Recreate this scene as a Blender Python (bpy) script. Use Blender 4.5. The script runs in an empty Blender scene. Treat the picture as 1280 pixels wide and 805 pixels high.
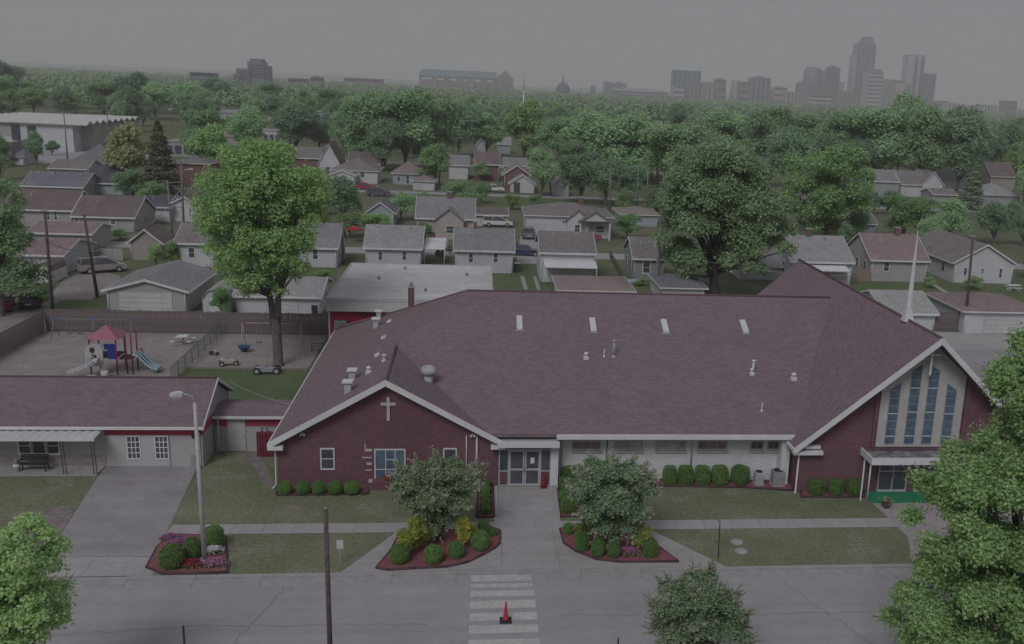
import bpy, math, random
import numpy as np
from mathutils import Vector, Matrix
SC = bpy.context.scene
COL = SC.collection
PI = math.pi

# ---------------------------------------------------------------- camera
F, PITCH, ROLL, YAW, PX, PY, CAMH = 1251.1, .2464, .0462, .1328, 757.2, 426.8, 22.858
def cam_axes():
    cy, sy, cp, sp = math.cos(YAW), math.sin(YAW), math.cos(PITCH), math.sin(PITCH)
    right = np.array([cy, -sy, 0.]); fw = np.array([sy*cp, cy*cp, -sp]); up = np.cross(right, fw)
    cr, sr = math.cos(ROLL), math.sin(ROLL)
    return np.array([cr*right + sr*up, -sr*right + cr*up, fw])
AX = cam_axes()
cd = bpy.data.cameras.new('camera'); cam = bpy.data.objects.new('camera', cd); COL.objects.link(cam)
cam.matrix_world = Matrix(((AX[0][0], AX[1][0], -AX[2][0], 0), (AX[0][1], AX[1][1], -AX[2][1], 0),
                           (AX[0][2], AX[1][2], -AX[2][2], CAMH), (0, 0, 0, 1)))
cd.sensor_fit = 'HORIZONTAL'; cd.sensor_width = 36; cd.lens = F/1280*36
cd.shift_x = -(PX-640)/1280; cd.shift_y = (PY-402.5)/1280
cd.clip_start = .5; cd.clip_end = 30000
SC.camera = cam

# ---------------------------------------------------------------- sky, sun, exposure
SUN_EL, SUN_AZ = math.radians(44), math.radians(205)     # azimuth: compass style, 0 = +Y, clockwise
w = bpy.data.worlds.new('World'); SC.world = w; w.use_nodes = True
nt = w.node_tree; bg = nt.nodes['Background']
sky = nt.nodes.new('ShaderNodeTexSky'); sky.sky_type = 'NISHITA'; sky.sun_disc = False
sky.sun_elevation = SUN_EL; sky.sun_rotation = SUN_AZ; sky.dust_density = 5; sky.air_density = 1.2
mx = nt.nodes.new('ShaderNodeMixRGB'); mx.inputs[0].default_value = .96
mx.inputs[2].default_value = (3.22, 3.22, 3.46, 1)       # the even white layer of cloud
nt.links.new(sky.outputs[0], mx.inputs[1]); nt.links.new(mx.outputs[0], bg.inputs[0])
bg.inputs[1].default_value = .1
sl = bpy.data.lights.new('sun', 'SUN'); sun = bpy.data.objects.new('sun', sl); COL.objects.link(sun)
sl.energy = 1.5; sl.angle = math.radians(22); sl.color = (1, .985, .975)
sd = Vector((math.sin(SUN_AZ)*math.cos(SUN_EL), math.cos(SUN_AZ)*math.cos(SUN_EL), math.sin(SUN_EL)))
sun.rotation_euler = sd.to_track_quat('Z', 'Y').to_euler(); sun.location = (0, 0, 300)
vs = SC.view_settings; vs.view_transform = 'Standard'; vs.look = 'None'; vs.exposure = -.48; vs.gamma = 1; vs.use_curve_mapping = False
SC.render.engine = 'CYCLES'
cy = SC.cycles; cy.use_denoising = True; cy.max_bounces = 7; cy.diffuse_bounces = 4; cy.glossy_bounces = 2
cy.transmission_bounces = 3; cy.transparent_max_bounces = 7; cy.volume_bounces = 3; cy.use_adaptive_sampling = True
cy.adaptive_threshold = .02

# ---------------------------------------------------------------- photo pixel -> place
def ray(u, v): return AX.T @ np.array([(u-PX)/F, -(v-PY)/F, 1.])
def g(u, v, z=0.):
    d = ray(u, v); t = (z-CAMH)/d[2]; return np.array([0, 0, CAMH]) + t*d
def onY(u, v, Y): d = ray(u, v); return np.array([0, 0, CAMH]) + d*(Y/d[1])
def onX(u, v, X): d = ray(u, v); return np.array([0, 0, CAMH]) + d*(X/d[0])
def onPlane(u, v, p, n):
    d = ray(u, v); o = np.array([0, 0, CAMH]); n = np.array(n, float)
    return o + d*(np.dot(np.array(p)-o, n)/np.dot(d, n))

# ---------------------------------------------------------------- materials
MATS = {}
def _base(name):
    m = bpy.data.materials.new(name); m.use_nodes = True
    nt = m.node_tree; return m, nt, nt.nodes['Principled BSDF']
def N(nt, t, **k):
    n = nt.nodes.new(t)
    for a, b in k.items(): setattr(n, a, b)
    return n
def rgb(c, f=1.): return (min(c[0]*f, 1), min(c[1]*f, 1), min(c[2]*f, 1), 1)
def noise_col(nt, vec, col, var, scale, col2=None, detail=5, lo=.32, hi=.68):
    n = N(nt, 'ShaderNodeTexNoise'); n.inputs['Scale'].default_value = scale; n.inputs['Detail'].default_value = detail
    n.inputs['Roughness'].default_value = .65
    nt.links.new(vec, n.inputs['Vector'])
    r = N(nt, 'ShaderNodeValToRGB'); nt.links.new(n.outputs['Fac'], r.inputs[0])
    r.color_ramp.elements[0].position = lo; r.color_ramp.elements[1].position = hi
    r.color_ramp.elements[0].color = rgb(col, 1-var); r.color_ramp.elements[1].color = rgb(col2 or col, 1+var)
    return n, r
def mat(name, col, rough=.8, var=.14, scale=3., bump=0., col2=None, metal=0., big=.12):
    if name in MATS: return MATS[name]
    m, nt, b = _base(name)
    tc = N(nt, 'ShaderNodeTexCoord')
    n, r = noise_col(nt, tc.outputs['Object'], col, var, scale, col2)
    n2, r2 = noise_col(nt, tc.outputs['Object'], (1, 1, 1), 0, scale*.13)
    r2.color_ramp.elements[0].color = (1-big, 1-big, 1-big, 1); r2.color_ramp.elements[1].color = (1, 1, 1, 1)
    mm = N(nt, 'ShaderNodeMixRGB', blend_type='MULTIPLY'); mm.inputs[0].default_value = 1
    nt.links.new(r.outputs[0], mm.inputs[1]); nt.links.new(r2.outputs[0], mm.inputs[2])
    nt.links.new(mm.outputs[0], b.inputs['Base Color'])
    b.inputs['Roughness'].default_value = rough; b.inputs['Metallic'].default_value = metal
    b.inputs['Specular IOR Level'].default_value = .25
    if bump:
        bp = N(nt, 'ShaderNodeBump'); bp.inputs['Strength'].default_value = bump; bp.inputs['Distance'].default_value = .03
        nt.links.new(n.outputs['Fac'], bp.inputs['Height']); nt.links.new(bp.outputs[0], b.inputs['Normal'])
    MATS[name] = m; return m
def mat_rows(name, c1, c2, mortar, bw, bh, ms, rough=.85, bump=.3, off=.5, patch=.15, bias=0.):
    """courses (bricks, shingles, lap siding) laid along the UV map, which is in metres"""
    if name in MATS: return MATS[name]
    m, nt, b = _base(name)
    tc = N(nt, 'ShaderNodeTexCoord')
    br = N(nt, 'ShaderNodeTexBrick'); br.offset = off
    br.inputs['Color1'].default_value = rgb(c1); br.inputs['Color2'].default_value = rgb(c2); br.inputs['Mortar'].default_value = rgb(mortar)
    br.inputs['Scale'].default_value = 1; br.inputs['Mortar Size'].default_value = ms; br.inputs['Mortar Smooth'].default_value = .3
    br.inputs['Brick Width'].default_value = bw; br.inputs['Row Height'].default_value = bh; br.inputs['Bias'].default_value = bias
    nt.links.new(tc.outputs['UV'], br.inputs['Vector'])
    n2, r2 = noise_col(nt, tc.outputs['Object'], (1, 1, 1), 0, .35)
    r2.color_ramp.elements[0].color = (1-patch, 1-patch, 1-patch, 1); r2.color_ramp.elements[1].color = (1, 1, 1, 1)
    n3, r3 = noise_col(nt, tc.outputs['Object'], (1, 1, 1), 0, 14, detail=3)
    r3.color_ramp.elements[0].color = (1-patch, 1-patch, 1-patch, 1); r3.color_ramp.elements[1].color = (1+patch*.4,)*3 + (1,)
    m1 = N(nt, 'ShaderNodeMixRGB', blend_type='MULTIPLY'); m1.inputs[0].default_value = 1
    m2 = N(nt, 'ShaderNodeMixRGB', blend_type='MULTIPLY'); m2.inputs[0].default_value = 1
    nt.links.new(br.outputs['Color'], m1.inputs[1]); nt.links.new(r2.outputs[0], m1.inputs[2])
    nt.links.new(m1.outputs[0], m2.inputs[1]); nt.links.new(r3.outputs[0], m2.inputs[2])
    nt.links.new(m2.outputs[0], b.inputs['Base Color'])
    bp = N(nt, 'ShaderNodeBump'); bp.inputs['Strength'].default_value = bump; bp.inputs['Distance'].default_value = .02
    iv = N(nt, 'ShaderNodeMath', operation='SUBTRACT'); iv.inputs[0].default_value = 1
    nt.links.new(br.outputs['Fac'], iv.inputs[1]); nt.links.new(iv.outputs[0], bp.inputs['Height']); nt.links.new(bp.outputs[0], b.inputs['Normal'])
    b.inputs['Roughness'].default_value = rough; b.inputs['Specular IOR Level'].default_value = .2
    MATS[name] = m; return m
def mat_leaf(name, dark, light, hue=.03, trans=.42, objvar=.25):
    if name.startswith(('leaf', 'needle')): dark = tuple(a*b for a, b in zip(dark, (1.0, 1.05, 1.04))); light = tuple(a*b for a, b in zip(light, (.985, 1.02, 1.02)))
    if name in MATS: return MATS[name]
    m, nt, b = _base(name)
    ge = N(nt, 'ShaderNodeNewGeometry'); oi = N(nt, 'ShaderNodeObjectInfo')
    r = N(nt, 'ShaderNodeValToRGB'); nt.links.new(ge.outputs['Random Per Island'], r.inputs[0])
    r.color_ramp.elements[0].color = rgb(dark); r.color_ramp.elements[1].color = rgb(light)
    hs = N(nt, 'ShaderNodeHueSaturation'); nt.links.new(r.outputs[0], hs.inputs['Color'])
    mr = N(nt, 'ShaderNodeMapRange'); mr.inputs[3].default_value = .5-hue; mr.inputs[4].default_value = .5+hue
    nt.links.new(oi.outputs['Random'], mr.inputs[0]); nt.links.new(mr.outputs[0], hs.inputs['Hue'])
    mv = N(nt, 'ShaderNodeMapRange'); mv.inputs[3].default_value = 1-objvar; mv.inputs[4].default_value = 1+objvar
    mt_ = N(nt, 'ShaderNodeMath', operation='FRACT'); mu = N(nt, 'ShaderNodeMath', operation='MULTIPLY'); mu.inputs[1].default_value = 7.31
    nt.links.new(oi.outputs['Random'], mu.inputs[0]); nt.links.new(mu.outputs[0], mt_.inputs[0]); nt.links.new(mt_.outputs[0], mv.inputs[0])
    nt.links.new(mv.outputs[0], hs.inputs['Value'])
    nt.links.new(hs.outputs[0], b.inputs['Base Color']); b.inputs['Roughness'].default_value = .6; b.inputs['Specular IOR Level'].default_value = .2
    tr = N(nt, 'ShaderNodeBsdfTranslucent'); nt.links.new(hs.outputs[0], tr.inputs[0])
    mix = N(nt, 'ShaderNodeMixShader'); mix.inputs[0].default_value = trans
    nt.links.new(b.outputs[0], mix.inputs[1]); nt.links.new(tr.outputs[0], mix.inputs[2])
    nt.links.new(mix.outputs[0], nt.nodes['Material Output'].inputs[0])
    MATS[name] = m; return m
def mat_glass(name, col, rough=.08, spec=.5):
    if name in MATS: return MATS[name]
    m, nt, b = _base(name)
    tc = N(nt, 'ShaderNodeTexCoord'); n, r = noise_col(nt, tc.outputs['Object'], col, .25, 1.3, detail=2)
    nt.links.new(r.outputs[0], b.inputs['Base Color']); b.inputs['Roughness'].default_value = rough
    b.inputs['Specular IOR Level'].default_value = spec
    MATS[name] = m; return m

# ---------------------------------------------------------------- mesh building
class MB:
    def __init__(s): s.V = []; s.Fc = []; s.Mi = []; s.S = []
    def add(s, vs, fs, mi=0, smooth=False):
        o = len(s.V); s.V += [tuple(map(float, v)) for v in vs]
        for f in fs: s.Fc.append(tuple(i+o for i in f)); s.Mi.append(mi); s.S.append(smooth)
        return s
    def box(s, x0, x1, y0, y1, z0, z1, mi=0):
        x0, x1 = min(x0, x1), max(x0, x1); y0, y1 = min(y0, y1), max(y0, y1); z0, z1 = min(z0, z1), max(z0, z1)
        v = [(x0,y0,z0),(x1,y0,z0),(x1,y1,z0),(x0,y1,z0),(x0,y0,z1),(x1,y0,z1),(x1,y1,z1),(x0,y1,z1)]
        return s.add(v, [(0,3,2,1),(4,5,6,7),(0,1,5,4),(1,2,6,5),(2,3,7,6),(3,0,4,7)], mi)
    def ext(s, pts, vec, mi=0, smooth=False):
        """polygon swept along vec"""
        n = len(pts); a = [np.array(p, float) for p in pts]; b = [p+np.array(vec, float) for p in a]
        nrm = sum((np.cross(a[i], a[(i+1) % n]) for i in range(n)), np.zeros(3))
        f = [tuple(range(n))[::-1], tuple(range(n, 2*n))]
        f += [(i, (i+1) % n, n+(i+1) % n, n+i) for i in range(n)]
        if np.dot(nrm, vec) < 0: f = [t[::-1] for t in f]
        return s.add(a+b, f, mi, smooth)
    def face(s, pts, mi=0): return s.add(pts, [tuple(range(len(pts)))], mi)
    def tube(s, p0, p1, r0, r1=None, n=8, mi=0, cap=True, smooth=True):
        r1 = r0 if r1 is None else r1; p0 = np.array(p0, float); p1 = np.array(p1, float); d = p1-p0; L = np.linalg.norm(d)
        if L < 1e-6: return s
        d /= L; a = np.cross(d, (0, 0, 1) if abs(d[2]) < .9 else (1, 0, 0)); a /= np.linalg.norm(a); b = np.cross(d, a)
        v = []
        for p, r in ((p0, r0), (p1, r1)):
            for i in range(n):
                t = 2*PI*i/n; v.append(p + r*(a*math.cos(t)+b*math.sin(t)))
        o = len(s.V)
        s.add(v, [(i, (i+1) % n, n+(i+1) % n, n+i) for i in range(n)], mi, smooth)
        if cap:
            s.Fc.append(tuple(range(o, o+n))[::-1]); s.Fc.append(tuple(range(o+n, o+2*n))); s.Mi += [mi, mi]; s.S += [False, False]
        return s
    def path(s, pts, rad, n=6, mi=0):
        """swept tube along points with radii"""
        pts = [np.array(p, float) for p in pts]
        if not hasattr(rad, '__len__'): rad = [rad]*len(pts)
        o = len(s.V); v = []
        for k, p in enumerate(pts):
            d = pts[min(k+1, len(pts)-1)]-pts[max(k-1, 0)]; d /= (np.linalg.norm(d)+1e-9)
            a = np.cross(d, (.13, .97, .21)); a /= np.linalg.norm(a); b = np.cross(d, a)
            v += [p+rad[k]*(a*math.cos(2*PI*i/n)+b*math.sin(2*PI*i/n)) for i in range(n)]
        f = []
        for k in range(len(pts)-1):
            f += [(k*n+i, k*n+(i+1) % n, (k+1)*n+(i+1) % n, (k+1)*n+i) for i in range(n)]
        s.add(v, f, mi, True); m = len(pts)-1
        s.Fc.append(tuple(range(o, o+n))[::-1]); s.Fc.append(tuple(range(o+m*n, o+m*n+n))); s.Mi += [mi, mi]; s.S += [False, False]
        return s
    def lathe(s, prof, c=(0, 0, 0), n=16, mi=0, smooth=True):
        v = []; f = []
        for r, z in prof:
            for i in range(n): v.append((c[0]+r*math.cos(2*PI*i/n), c[1]+r*math.sin(2*PI*i/n), c[2]+z))
        m = len(prof)
        for k in range(m-1): f += [(k*n+i, k*n+(i+1) % n, (k+1)*n+(i+1) % n, (k+1)*n+i) for i in range(n)]
        o = len(s.V); s.add(v, f, mi, smooth)
        s.Fc.append(tuple(range(o, o+n))[::-1]); s.Fc.append(tuple(range(o+(m-1)*n, o+m*n))); s.Mi += [mi, mi]; s.S += [False, False]
        return s
    def mesh(s, name, mats, off=(0, 0, 0)):
        me = bpy.data.meshes.new(name)
        V = np.array(s.V, float)-np.array(off, float)
        me.from_pydata(V.tolist(), [], s.Fc)
        if not isinstance(mats, (list, tuple)): mats = [mats]
        for m in mats: me.materials.append(m)
        me.polygons.foreach_set('material_index', s.Mi); me.polygons.foreach_set('use_smooth', s.S)
        uv = me.uv_layers.new(name='UVMap')
        out = np.zeros((len(me.loops), 2)); k = 0
        W = np.array(s.V, float)
        for f in s.Fc:
            P = W[list(f)]
            nrm = np.cross(P[1]-P[0], P[2]-P[0]); ln = np.linalg.norm(nrm)
            nrm = nrm/ln if ln > 1e-9 else np.array([0, 0, 1.])
            if abs(nrm[2]) > .97: h = np.array([1., 0, 0]); t = np.array([0, 1., 0])
            else:
                h = np.cross((0, 0, 1.), nrm); h /= np.linalg.norm(h); t = np.cross(nrm, h)
            out[k:k+len(f), 0] = P@h; out[k:k+len(f), 1] = P@t; k += len(f)
        uv.data.foreach_set('uv', out.ravel()); me.update(); return me
    def build(s, name, mats, parent=None, **props):
        """verts are in world metres; the object's origin is its thing's origin"""
        off = worldloc(parent) if parent else (0, 0, 0)
        o = bpy.data.objects.new(name, s.mesh(name, mats, off)); COL.objects.link(o)
        if parent: o.parent = parent
        for k, v in props.items(): o[k] = v
        return o
def worldloc(o):
    p = np.zeros(3)
    while o: p += np.array(o.location); o = o.parent
    return p
def thing(name, label, cat, loc=(0, 0, 0), group=None, rz=0):
    o = bpy.data.objects.new(name, None); COL.objects.link(o); o.empty_display_size = .3
    o.location = [float(x) for x in loc]; o.rotation_euler = (0, 0, rz); tag(o, label, cat, group); return o
def tag(o, label=None, cat=None, group=None, kind=None):
    if label: o['label'] = label
    if cat: o['category'] = cat
    if group: o['group'] = group
    if kind: o['kind'] = kind
    return o
def inst(name, me, parent=None, loc=(0, 0, 0), rz=0, scale=(1, 1, 1), rot=None):
    o = bpy.data.objects.new(name, me); COL.objects.link(o)
    if parent: o.parent = parent
    o.location = [float(x) for x in loc]; o.rotation_euler = rot or (0, 0, rz); o.scale = scale if hasattr(scale, '__len__') else (scale,)*3
    return o
def copy_tree(o, parent=None):
    c = o.copy(); COL.objects.link(c); c.parent = parent
    for ch in list(o.children): copy_tree(ch, c)
    return c
def sheet(name, pts, z, m, kind='structure', parent=None, px=True):
    P = [(*g(u, v)[:2], z) for u, v in pts] if px else [(x, y, z) for x, y in pts]
    a = sum(P[i][0]*P[(i+1) % len(P)][1]-P[(i+1) % len(P)][0]*P[i][1] for i in range(len(P)))
    if a < 0: P = P[::-1]
    o = MB().face(P).build(name, m, parent)
    if kind and not parent: o['kind'] = kind
    return o

# ---------------------------------------------------------------- palette
TRIM = mat('trim_white', (.72, .725, .765), .6, .06, 2)
STEEL = mat('grey_steel', (.42, .43, .47), .5, .08, 3, metal=.3)
GALV = mat('galvanised', (.5, .51, .55), .55, .1, 3)
DARK = mat('dark_metal', (.05, .05, .06), .6, .2, 6)
ALU = mat('storefront_alu', (.5, .5, .53), .45, .06, 3)
GLASS = mat_glass('glass_dark', (.085, .09, .115))
GLASSB = mat_glass('glass_blue', (.10, .15, .21), .15)
SHING = mat_rows('shingle_plum', (.27, .21, .24), (.215, .16, .19), (.155, .12, .14), .33, .15, .013, .9, .3, patch=.09)
BRICK = mat_rows('brick_red', (.245, .105, .13), (.175, .08, .105), (.20, .15, .175), .24, .085, .013, .85, .4, patch=.2)
WBRICK = mat_rows('brick_white', (.78, .79, .83), (.70, .71, .76), (.56, .57, .62), .4, .13, .012, .8, .35, patch=.12)
CONC = mat('concrete', (.41, .395, .415), .9, .09, 2.2, .1, big=.14)
CONC2 = mat('concrete_pale', (.435, .42, .44), .9, .09, 2.5, .1, big=.14)
ASPH = mat('asphalt_worn', (.375, .355, .385), .9, .09, 3.5, .12, big=.2)
MULCH = mat('mulch_red', (.27, .11, .125), .95, .4, 9, .6)
# ================================================================ GROUND
def mat_grass(name, c1, c2, c3, s=.25, bump=.5):
    m, nt, b = _base(name); tc = N(nt, 'ShaderNodeTexCoord')
    n1, r1 = noise_col(nt, tc.outputs['Object'], c1, 0, s, c2, 6, .35, .65)
    n2, r2 = noise_col(nt, tc.outputs['Object'], (0, 0, 0), 0, s*1.7, (1, 1, 1), 10, .50, .68)
    n3, r3 = noise_col(nt, tc.outputs['Object'], (1, 1, 1), 0, 5, None, 10, .25, .75)
    r3.color_ramp.elements[0].color = (.45, .47, .45, 1); r3.color_ramp.elements[1].color = (1.15, 1.15, 1.15, 1)
    a = N(nt, 'ShaderNodeMixRGB'); nt.links.new(r2.outputs[0], a.inputs[0]); nt.links.new(r1.outputs[0], a.inputs[1]); a.inputs[2].default_value = rgb(c3)
    c = N(nt, 'ShaderNodeMixRGB', blend_type='MULTIPLY'); c.inputs[0].default_value = 1
    nt.links.new(a.outputs[0], c.inputs[1]); nt.links.new(r3.outputs[0], c.inputs[2]); nt.links.new(c.outputs[0], b.inputs['Base Color'])
    b.inputs['Roughness'].default_value = .95; b.inputs['Specular IOR Level'].default_value = .1
    bp = N(nt, 'ShaderNodeBump'); bp.inputs['Strength'].default_value = bump; bp.inputs['Distance'].default_value = .05
    nt.links.new(n3.outputs['Fac'], bp.inputs['Height']); nt.links.new(bp.outputs[0], b.inputs['Normal'])
    MATS[name] = m; return m
GRASS_FAR = mat_grass('grass_far', (.15, .19, .115), (.20, .22, .14), (.24, .22, .18), .05)
GRASS = mat_grass('grass_lawn', (.19, .225, .145), (.255, .265, .185), (.325, .30, .24), .22)
GRASSG = mat_grass('grass_green', (.13, .185, .095), (.17, .215, .115), (.215, .215, .14), .25)
DIRT = mat('gravel_lane', (.33, .30, .295), .95, .16, 1.5, .3, big=.3)
CHIPS = mat('wood_chips', (.365, .325, .325), .95, .22, 5, .5, big=.25)
ROAD = mat('road_grey', (.40, .39, .42), .9, .05, 1.2, .06, big=.16)
def lane_wear(m):
    nt = m.node_tree; b = nt.nodes['Principled BSDF']; src = b.inputs['Base Color'].links[0].from_socket; tc = N(nt, 'ShaderNodeTexCoord'); mp = N(nt, 'ShaderNodeMapping'); mp.inputs['Scale'].default_value = (.035, .9, 1)
    nt.links.new(tc.outputs['Object'], mp.inputs[0]); n, r = noise_col(nt, mp.outputs[0], (1, 1, 1), 0, 1.0, None, 6, .3, .7); r.color_ramp.elements[0].color = (.86, .86, .86, 1); r.color_ramp.elements[1].color = (1.03, 1.03, 1.03, 1)
    n4, r4 = noise_col(nt, tc.outputs['Object'], (1, 1, 1), 0, .55, None, 9, .60, .72); r4.color_ramp.elements[0].color = (1, 1, 1, 1); r4.color_ramp.elements[1].color = (.82, .82, .83, 1)
    for rr in (r, r4):
        mm = N(nt, 'ShaderNodeMixRGB', blend_type='MULTIPLY'); mm.inputs[0].default_value = 1; nt.links.new(src, mm.inputs[1]); nt.links.new(rr.outputs[0], mm.inputs[2]); src = mm.outputs[0]
    nt.links.new(src, b.inputs['Base Color'])
lane_wear(ROAD); lane_wear(ASPH); lane_wear(CONC2); lane_wear(CONC)
PAINT = mat('road_paint', (.56, .56, .57), .8, .14, 5, big=.2)

sheet('ground', [(-6000, 44.6), (6000, 44.6), (6000, 11000), (-6000, 11000)], 0, GRASS_FAR, px=False)
sheet('verge', [(-300, -120), (300, -120), (300, 35), (-300, 35)], 0, GRASS, px=False)
road = sheet('road', [(-300, 35.2), (300, 35.2), (300, 43.55), (-300, 43.55)], -.075, ROAD, px=False)
# gutter pan and kerb, cast in lengths
gut = MB().box(-120, 120, 43.55, 44.32, -.3, -.08).build('gutter', mat('joint_dark', (.25, .24, .26), .95), None, kind='structure')
gm = MB().box(-1.49, 1.49, 43.555, 44.32, -.2, -.066).mesh('slab', CONC)
kerb = MB().box(-120, 120, 44.33, 44.62, -.3, -.03).build('kerb', MATS['joint_dark'], None, kind='structure')
km = MB().box(-1.49, 1.49, 44.325, 44.615, -.2, .01).mesh('kerb_stone', CONC)
km2 = MB().box(-1.49, 1.49, 44.325, 44.615, -.2, -.02).mesh('kerb_stone', CONC)
for i in range(-13, 14):
    inst('slab', gm, gut, (i*3.0+.7, 0, 0))
    x = i*3.0+.7
    inst('kerb_stone', km2 if (-27 < x < -16) else km, kerb, (x, 0, 0))
MB().box(-120, 120, 34.9, 35.2, -.3, .02).build('kerb', CONC, None, kind='structure')
# crosswalk
MB().box(-.1, 2.8, 43.62, 44.25, -.07, -.060).build('crosswalk_stripe', mat('road_paint_faded', (.50, .495, .505), .85, .16, 4), road)
MB().box(-.1, 2.8, 43.05, 43.4, -.09, -.069).build('crosswalk_stripe', MATS['road_paint_faded'], road)
for v0, v1 in ((738.4, 745), (750.6, 760), (766, 775), (781.4, 791), (799, 809.5), (818, 829), (839, 851), (862, 874)):
    a, b = g(630, v1, -.075), g(630, v0, -.075)
    MB().box(-.12+(744-v0)*.0005, 2.86, a[1], b[1], -.09, -.068).build('crosswalk_stripe', PAINT, road)
# tar-filled cracks in the road
rng = random.Random(4)
cm = mat('tar_seam', (.25, .24, .26), .9)
for (x0, y0, x1, y1) in ((-10.5, 36, -8.6, 43.4), (9.2, 36.5, 9.9, 43.5), (17.5, 37, 15.0, 43), (-19, 39.5, -12, 40.1), (4, 40.4, 14, 40.0), (14, 40, 24, 40.3), (-12, 40.1, -2, 39.8), (22.5, 36, 21, 43.4)):
    mb = MB(); pts = []
    for k in range(25):
        t = k/24; pts.append((x0+(x1-x0)*t+rng.uniform(-.1, .1), y0+(y1-y0)*t+rng.uniform(-.1, .1)))
    for a, b in zip(pts, pts[1:]):
        d = np.array(b)-np.array(a); n = np.array([-d[1], d[0]])/np.linalg.norm(d)*.022
        mb.face([(a[0]-n[0], a[1]-n[1], -.070), (b[0]-n[0], b[1]-n[1], -.070), (b[0]+n[0], b[1]+n[1], -.070), (a[0]+n[0], a[1]+n[1], -.070)])
    mb.build('crack_filler', cm, road)

# church lawns (finer, drier turf than the ground beyond)
sheet('lawn', [(-16.0, 44.6), (24.2, 44.6), (24.2, 56.2), (-16.0, 56.2)], .004, GRASS, px=False)
sheet('lawn', [(-60, 44.6), (-21.0, 44.6), (-21.0, 58.0), (-60, 58.0)], .004, GRASS, px=False)
sheet('lawn', [(-16.0, 56.2), (-11.0, 56.2), (-11.0, 61.0), (-16.0, 61.0)], .004, GRASS, px=False)
MUD = mat('bare_soil', (.25, .215, .22), .95, .25, 2, .4)
sheet('bare_soil', [(38, 640), (78, 632), (92, 640), (70, 678), (58, 690), (30, 680)], .008, MUD)
sheet('bare_soil', [(302, 566), (322, 566), (330, 576), (342, 606), (330, 606), (318, 585)], .009, MUD)
# driveway
sheet('driveway', [(131, 583), (247, 583), (207, 668), (196, 696), (58, 696)], .012, ASPH)
ap = sheet('driveway_apron', [tuple(g(*q)[:2]) for q in ((58, 696), (196, 696), (183, 709), (200, 717))]+[(g(204, 718)[0], 44.617), (g(50, 729)[0], 44.617)], .010, MATS['joint_dark'], px=False)
for a, b in (((58.5, 697), (108, 728)), ((109.2, 697), (157, 727)), ((158.2, 697), (195, 720))):
    x0, y1 = g(*a)[:2]; x1, y0 = g(b[0], b[1])[:2]
    MB().box(g(a[0], 710)[0], g(b[0], 712)[0], 44.625, y1-.02, -.05, .018).build('slab', CONC2, ap)
# sidewalk in slabs
swx0, swx1 = g(207, 668)[0], 23.4
sw = MB().box(swx0, swx1, 49.02, 50.17, -.1, .010).build('sidewalk', MATS['joint_dark'], None, kind='structure')
n = int((swx1-swx0)/1.5); L = (swx1-swx0)/n
sm = MB().box(.012, L-.012, 49.03, 50.16, -.05, .022).mesh('slab', CONC2)
for k in range(n): inst('slab', sm, sw, (swx0+k*L, 0, 0))
# entrance walk, flared to the kerb
wk = sheet('walkway', [(g(427, 713)[0], 44.617)]+[tuple(g(*q)[:2]) for q in ((497, 664), (500, 662), (617.5, 662), (617.6, 609), (695, 608), (700, 650), (702, 662), (812, 662))]+[(g(905, 703.5)[0], 44.617)], .016, CONC2, px=False)
jm = mat('joint_line', (.30, .285, .30), .95)
for (u0, v0, u1, v1) in ((617.5, 640, 699, 639.5), (618, 662, 703, 661.5), (628, 609, 627, 709), (470, 689, 494, 712.5), (858, 682, 836, 703), (627, 709, 560, 713), (690, 662, 700, 709)):
    a, b = g(u0, v0), g(u1, v1); d = b-a; nn = np.array([-d[1], d[0], 0]); nn *= .02/np.linalg.norm(nn)
    MB().face([(*(a+nn)[:2], .0205), (*(a-nn)[:2], .0205), (*(b-nn)[:2], .0205), (*(b+nn)[:2], .0205)]).build('joint', jm, wk)
for us in (((617.6, 609), (623, 609), (623.5, 646), (619, 646)), ((690, 608), (695, 608), (700, 647), (695.5, 647))):
    MB().ext([(*g(*p)[:2], .0) for p in us], (0, 0, .10)).build('walkway_curb', CONC2, None, kind='structure')
# church walk on the right
pv = sheet('pavement', [(1090, 629), (1290, 629), (1330, 700), (1140, 703), (1135, 672), (1113, 650)], .016, mat('pavers_rose', (.40, .36, .38), .9, .1, 3, .15))
# rear parking lot beside the sanctuary
sheet('parking_lot', [(1165, 437), (1420, 437), (1420, 600), (1200, 560)], .012, mat('lot_grey', (.36, .35, .37), .9, .08, 1.5, .1, big=.25))
sheet('alley', [(1130, 414), (1420, 420), (1420, 437), (1145, 437)], .008, mat('alley_pale', (.44, .43, .44), .9, .08, 2, .1, big=.2))

# mulch beds with a low edging
def bed(label, px, z=.10):
    P = [(*g(u, v)[:2], -.05) for u, v in px]
    t = thing('planting_bed', label, 'flower bed', (*np.mean([p[:2] for p in P], axis=0), 0))
    MB().ext(P, (0, 0, z+.05)).build('mulch', MULCH, t)
    c = np.mean([p[:2] for p in P], axis=0); mb = MB(); n = len(P)
    for i in range(n):
        a, b = np.array(P[i]), np.array(P[(i+1) % n])
        mb.tube((a[0], a[1], .06), (b[0], b[1], .06), .065, n=6)
    mb.build('edging', mat('edging_dark', (.10, .06, .075), .8), t); return t
bed('curved red mulch bed left of the glass entrance walk', [(470, 711), (486, 713.5), (520, 711.5), (560, 709.5), (585, 703.5), (604, 694), (620, 685), (624.5, 680), (624.5, 664), (612, 660), (570, 664), (530, 666), (499, 669), (488, 690)])
bed('curved red mulch bed right of the glass entrance walk', [(700, 662), (705, 680), (720, 690), (745, 700), (775, 703.5), (848, 703), (822, 684), (808, 664), (760, 664), (720, 664)])
bed('red mulch bed round the street lamp at the driveway', [(183, 710), (204, 718.5), (284, 716.5), (282, 672), (212, 669), (196, 686)])
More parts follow.
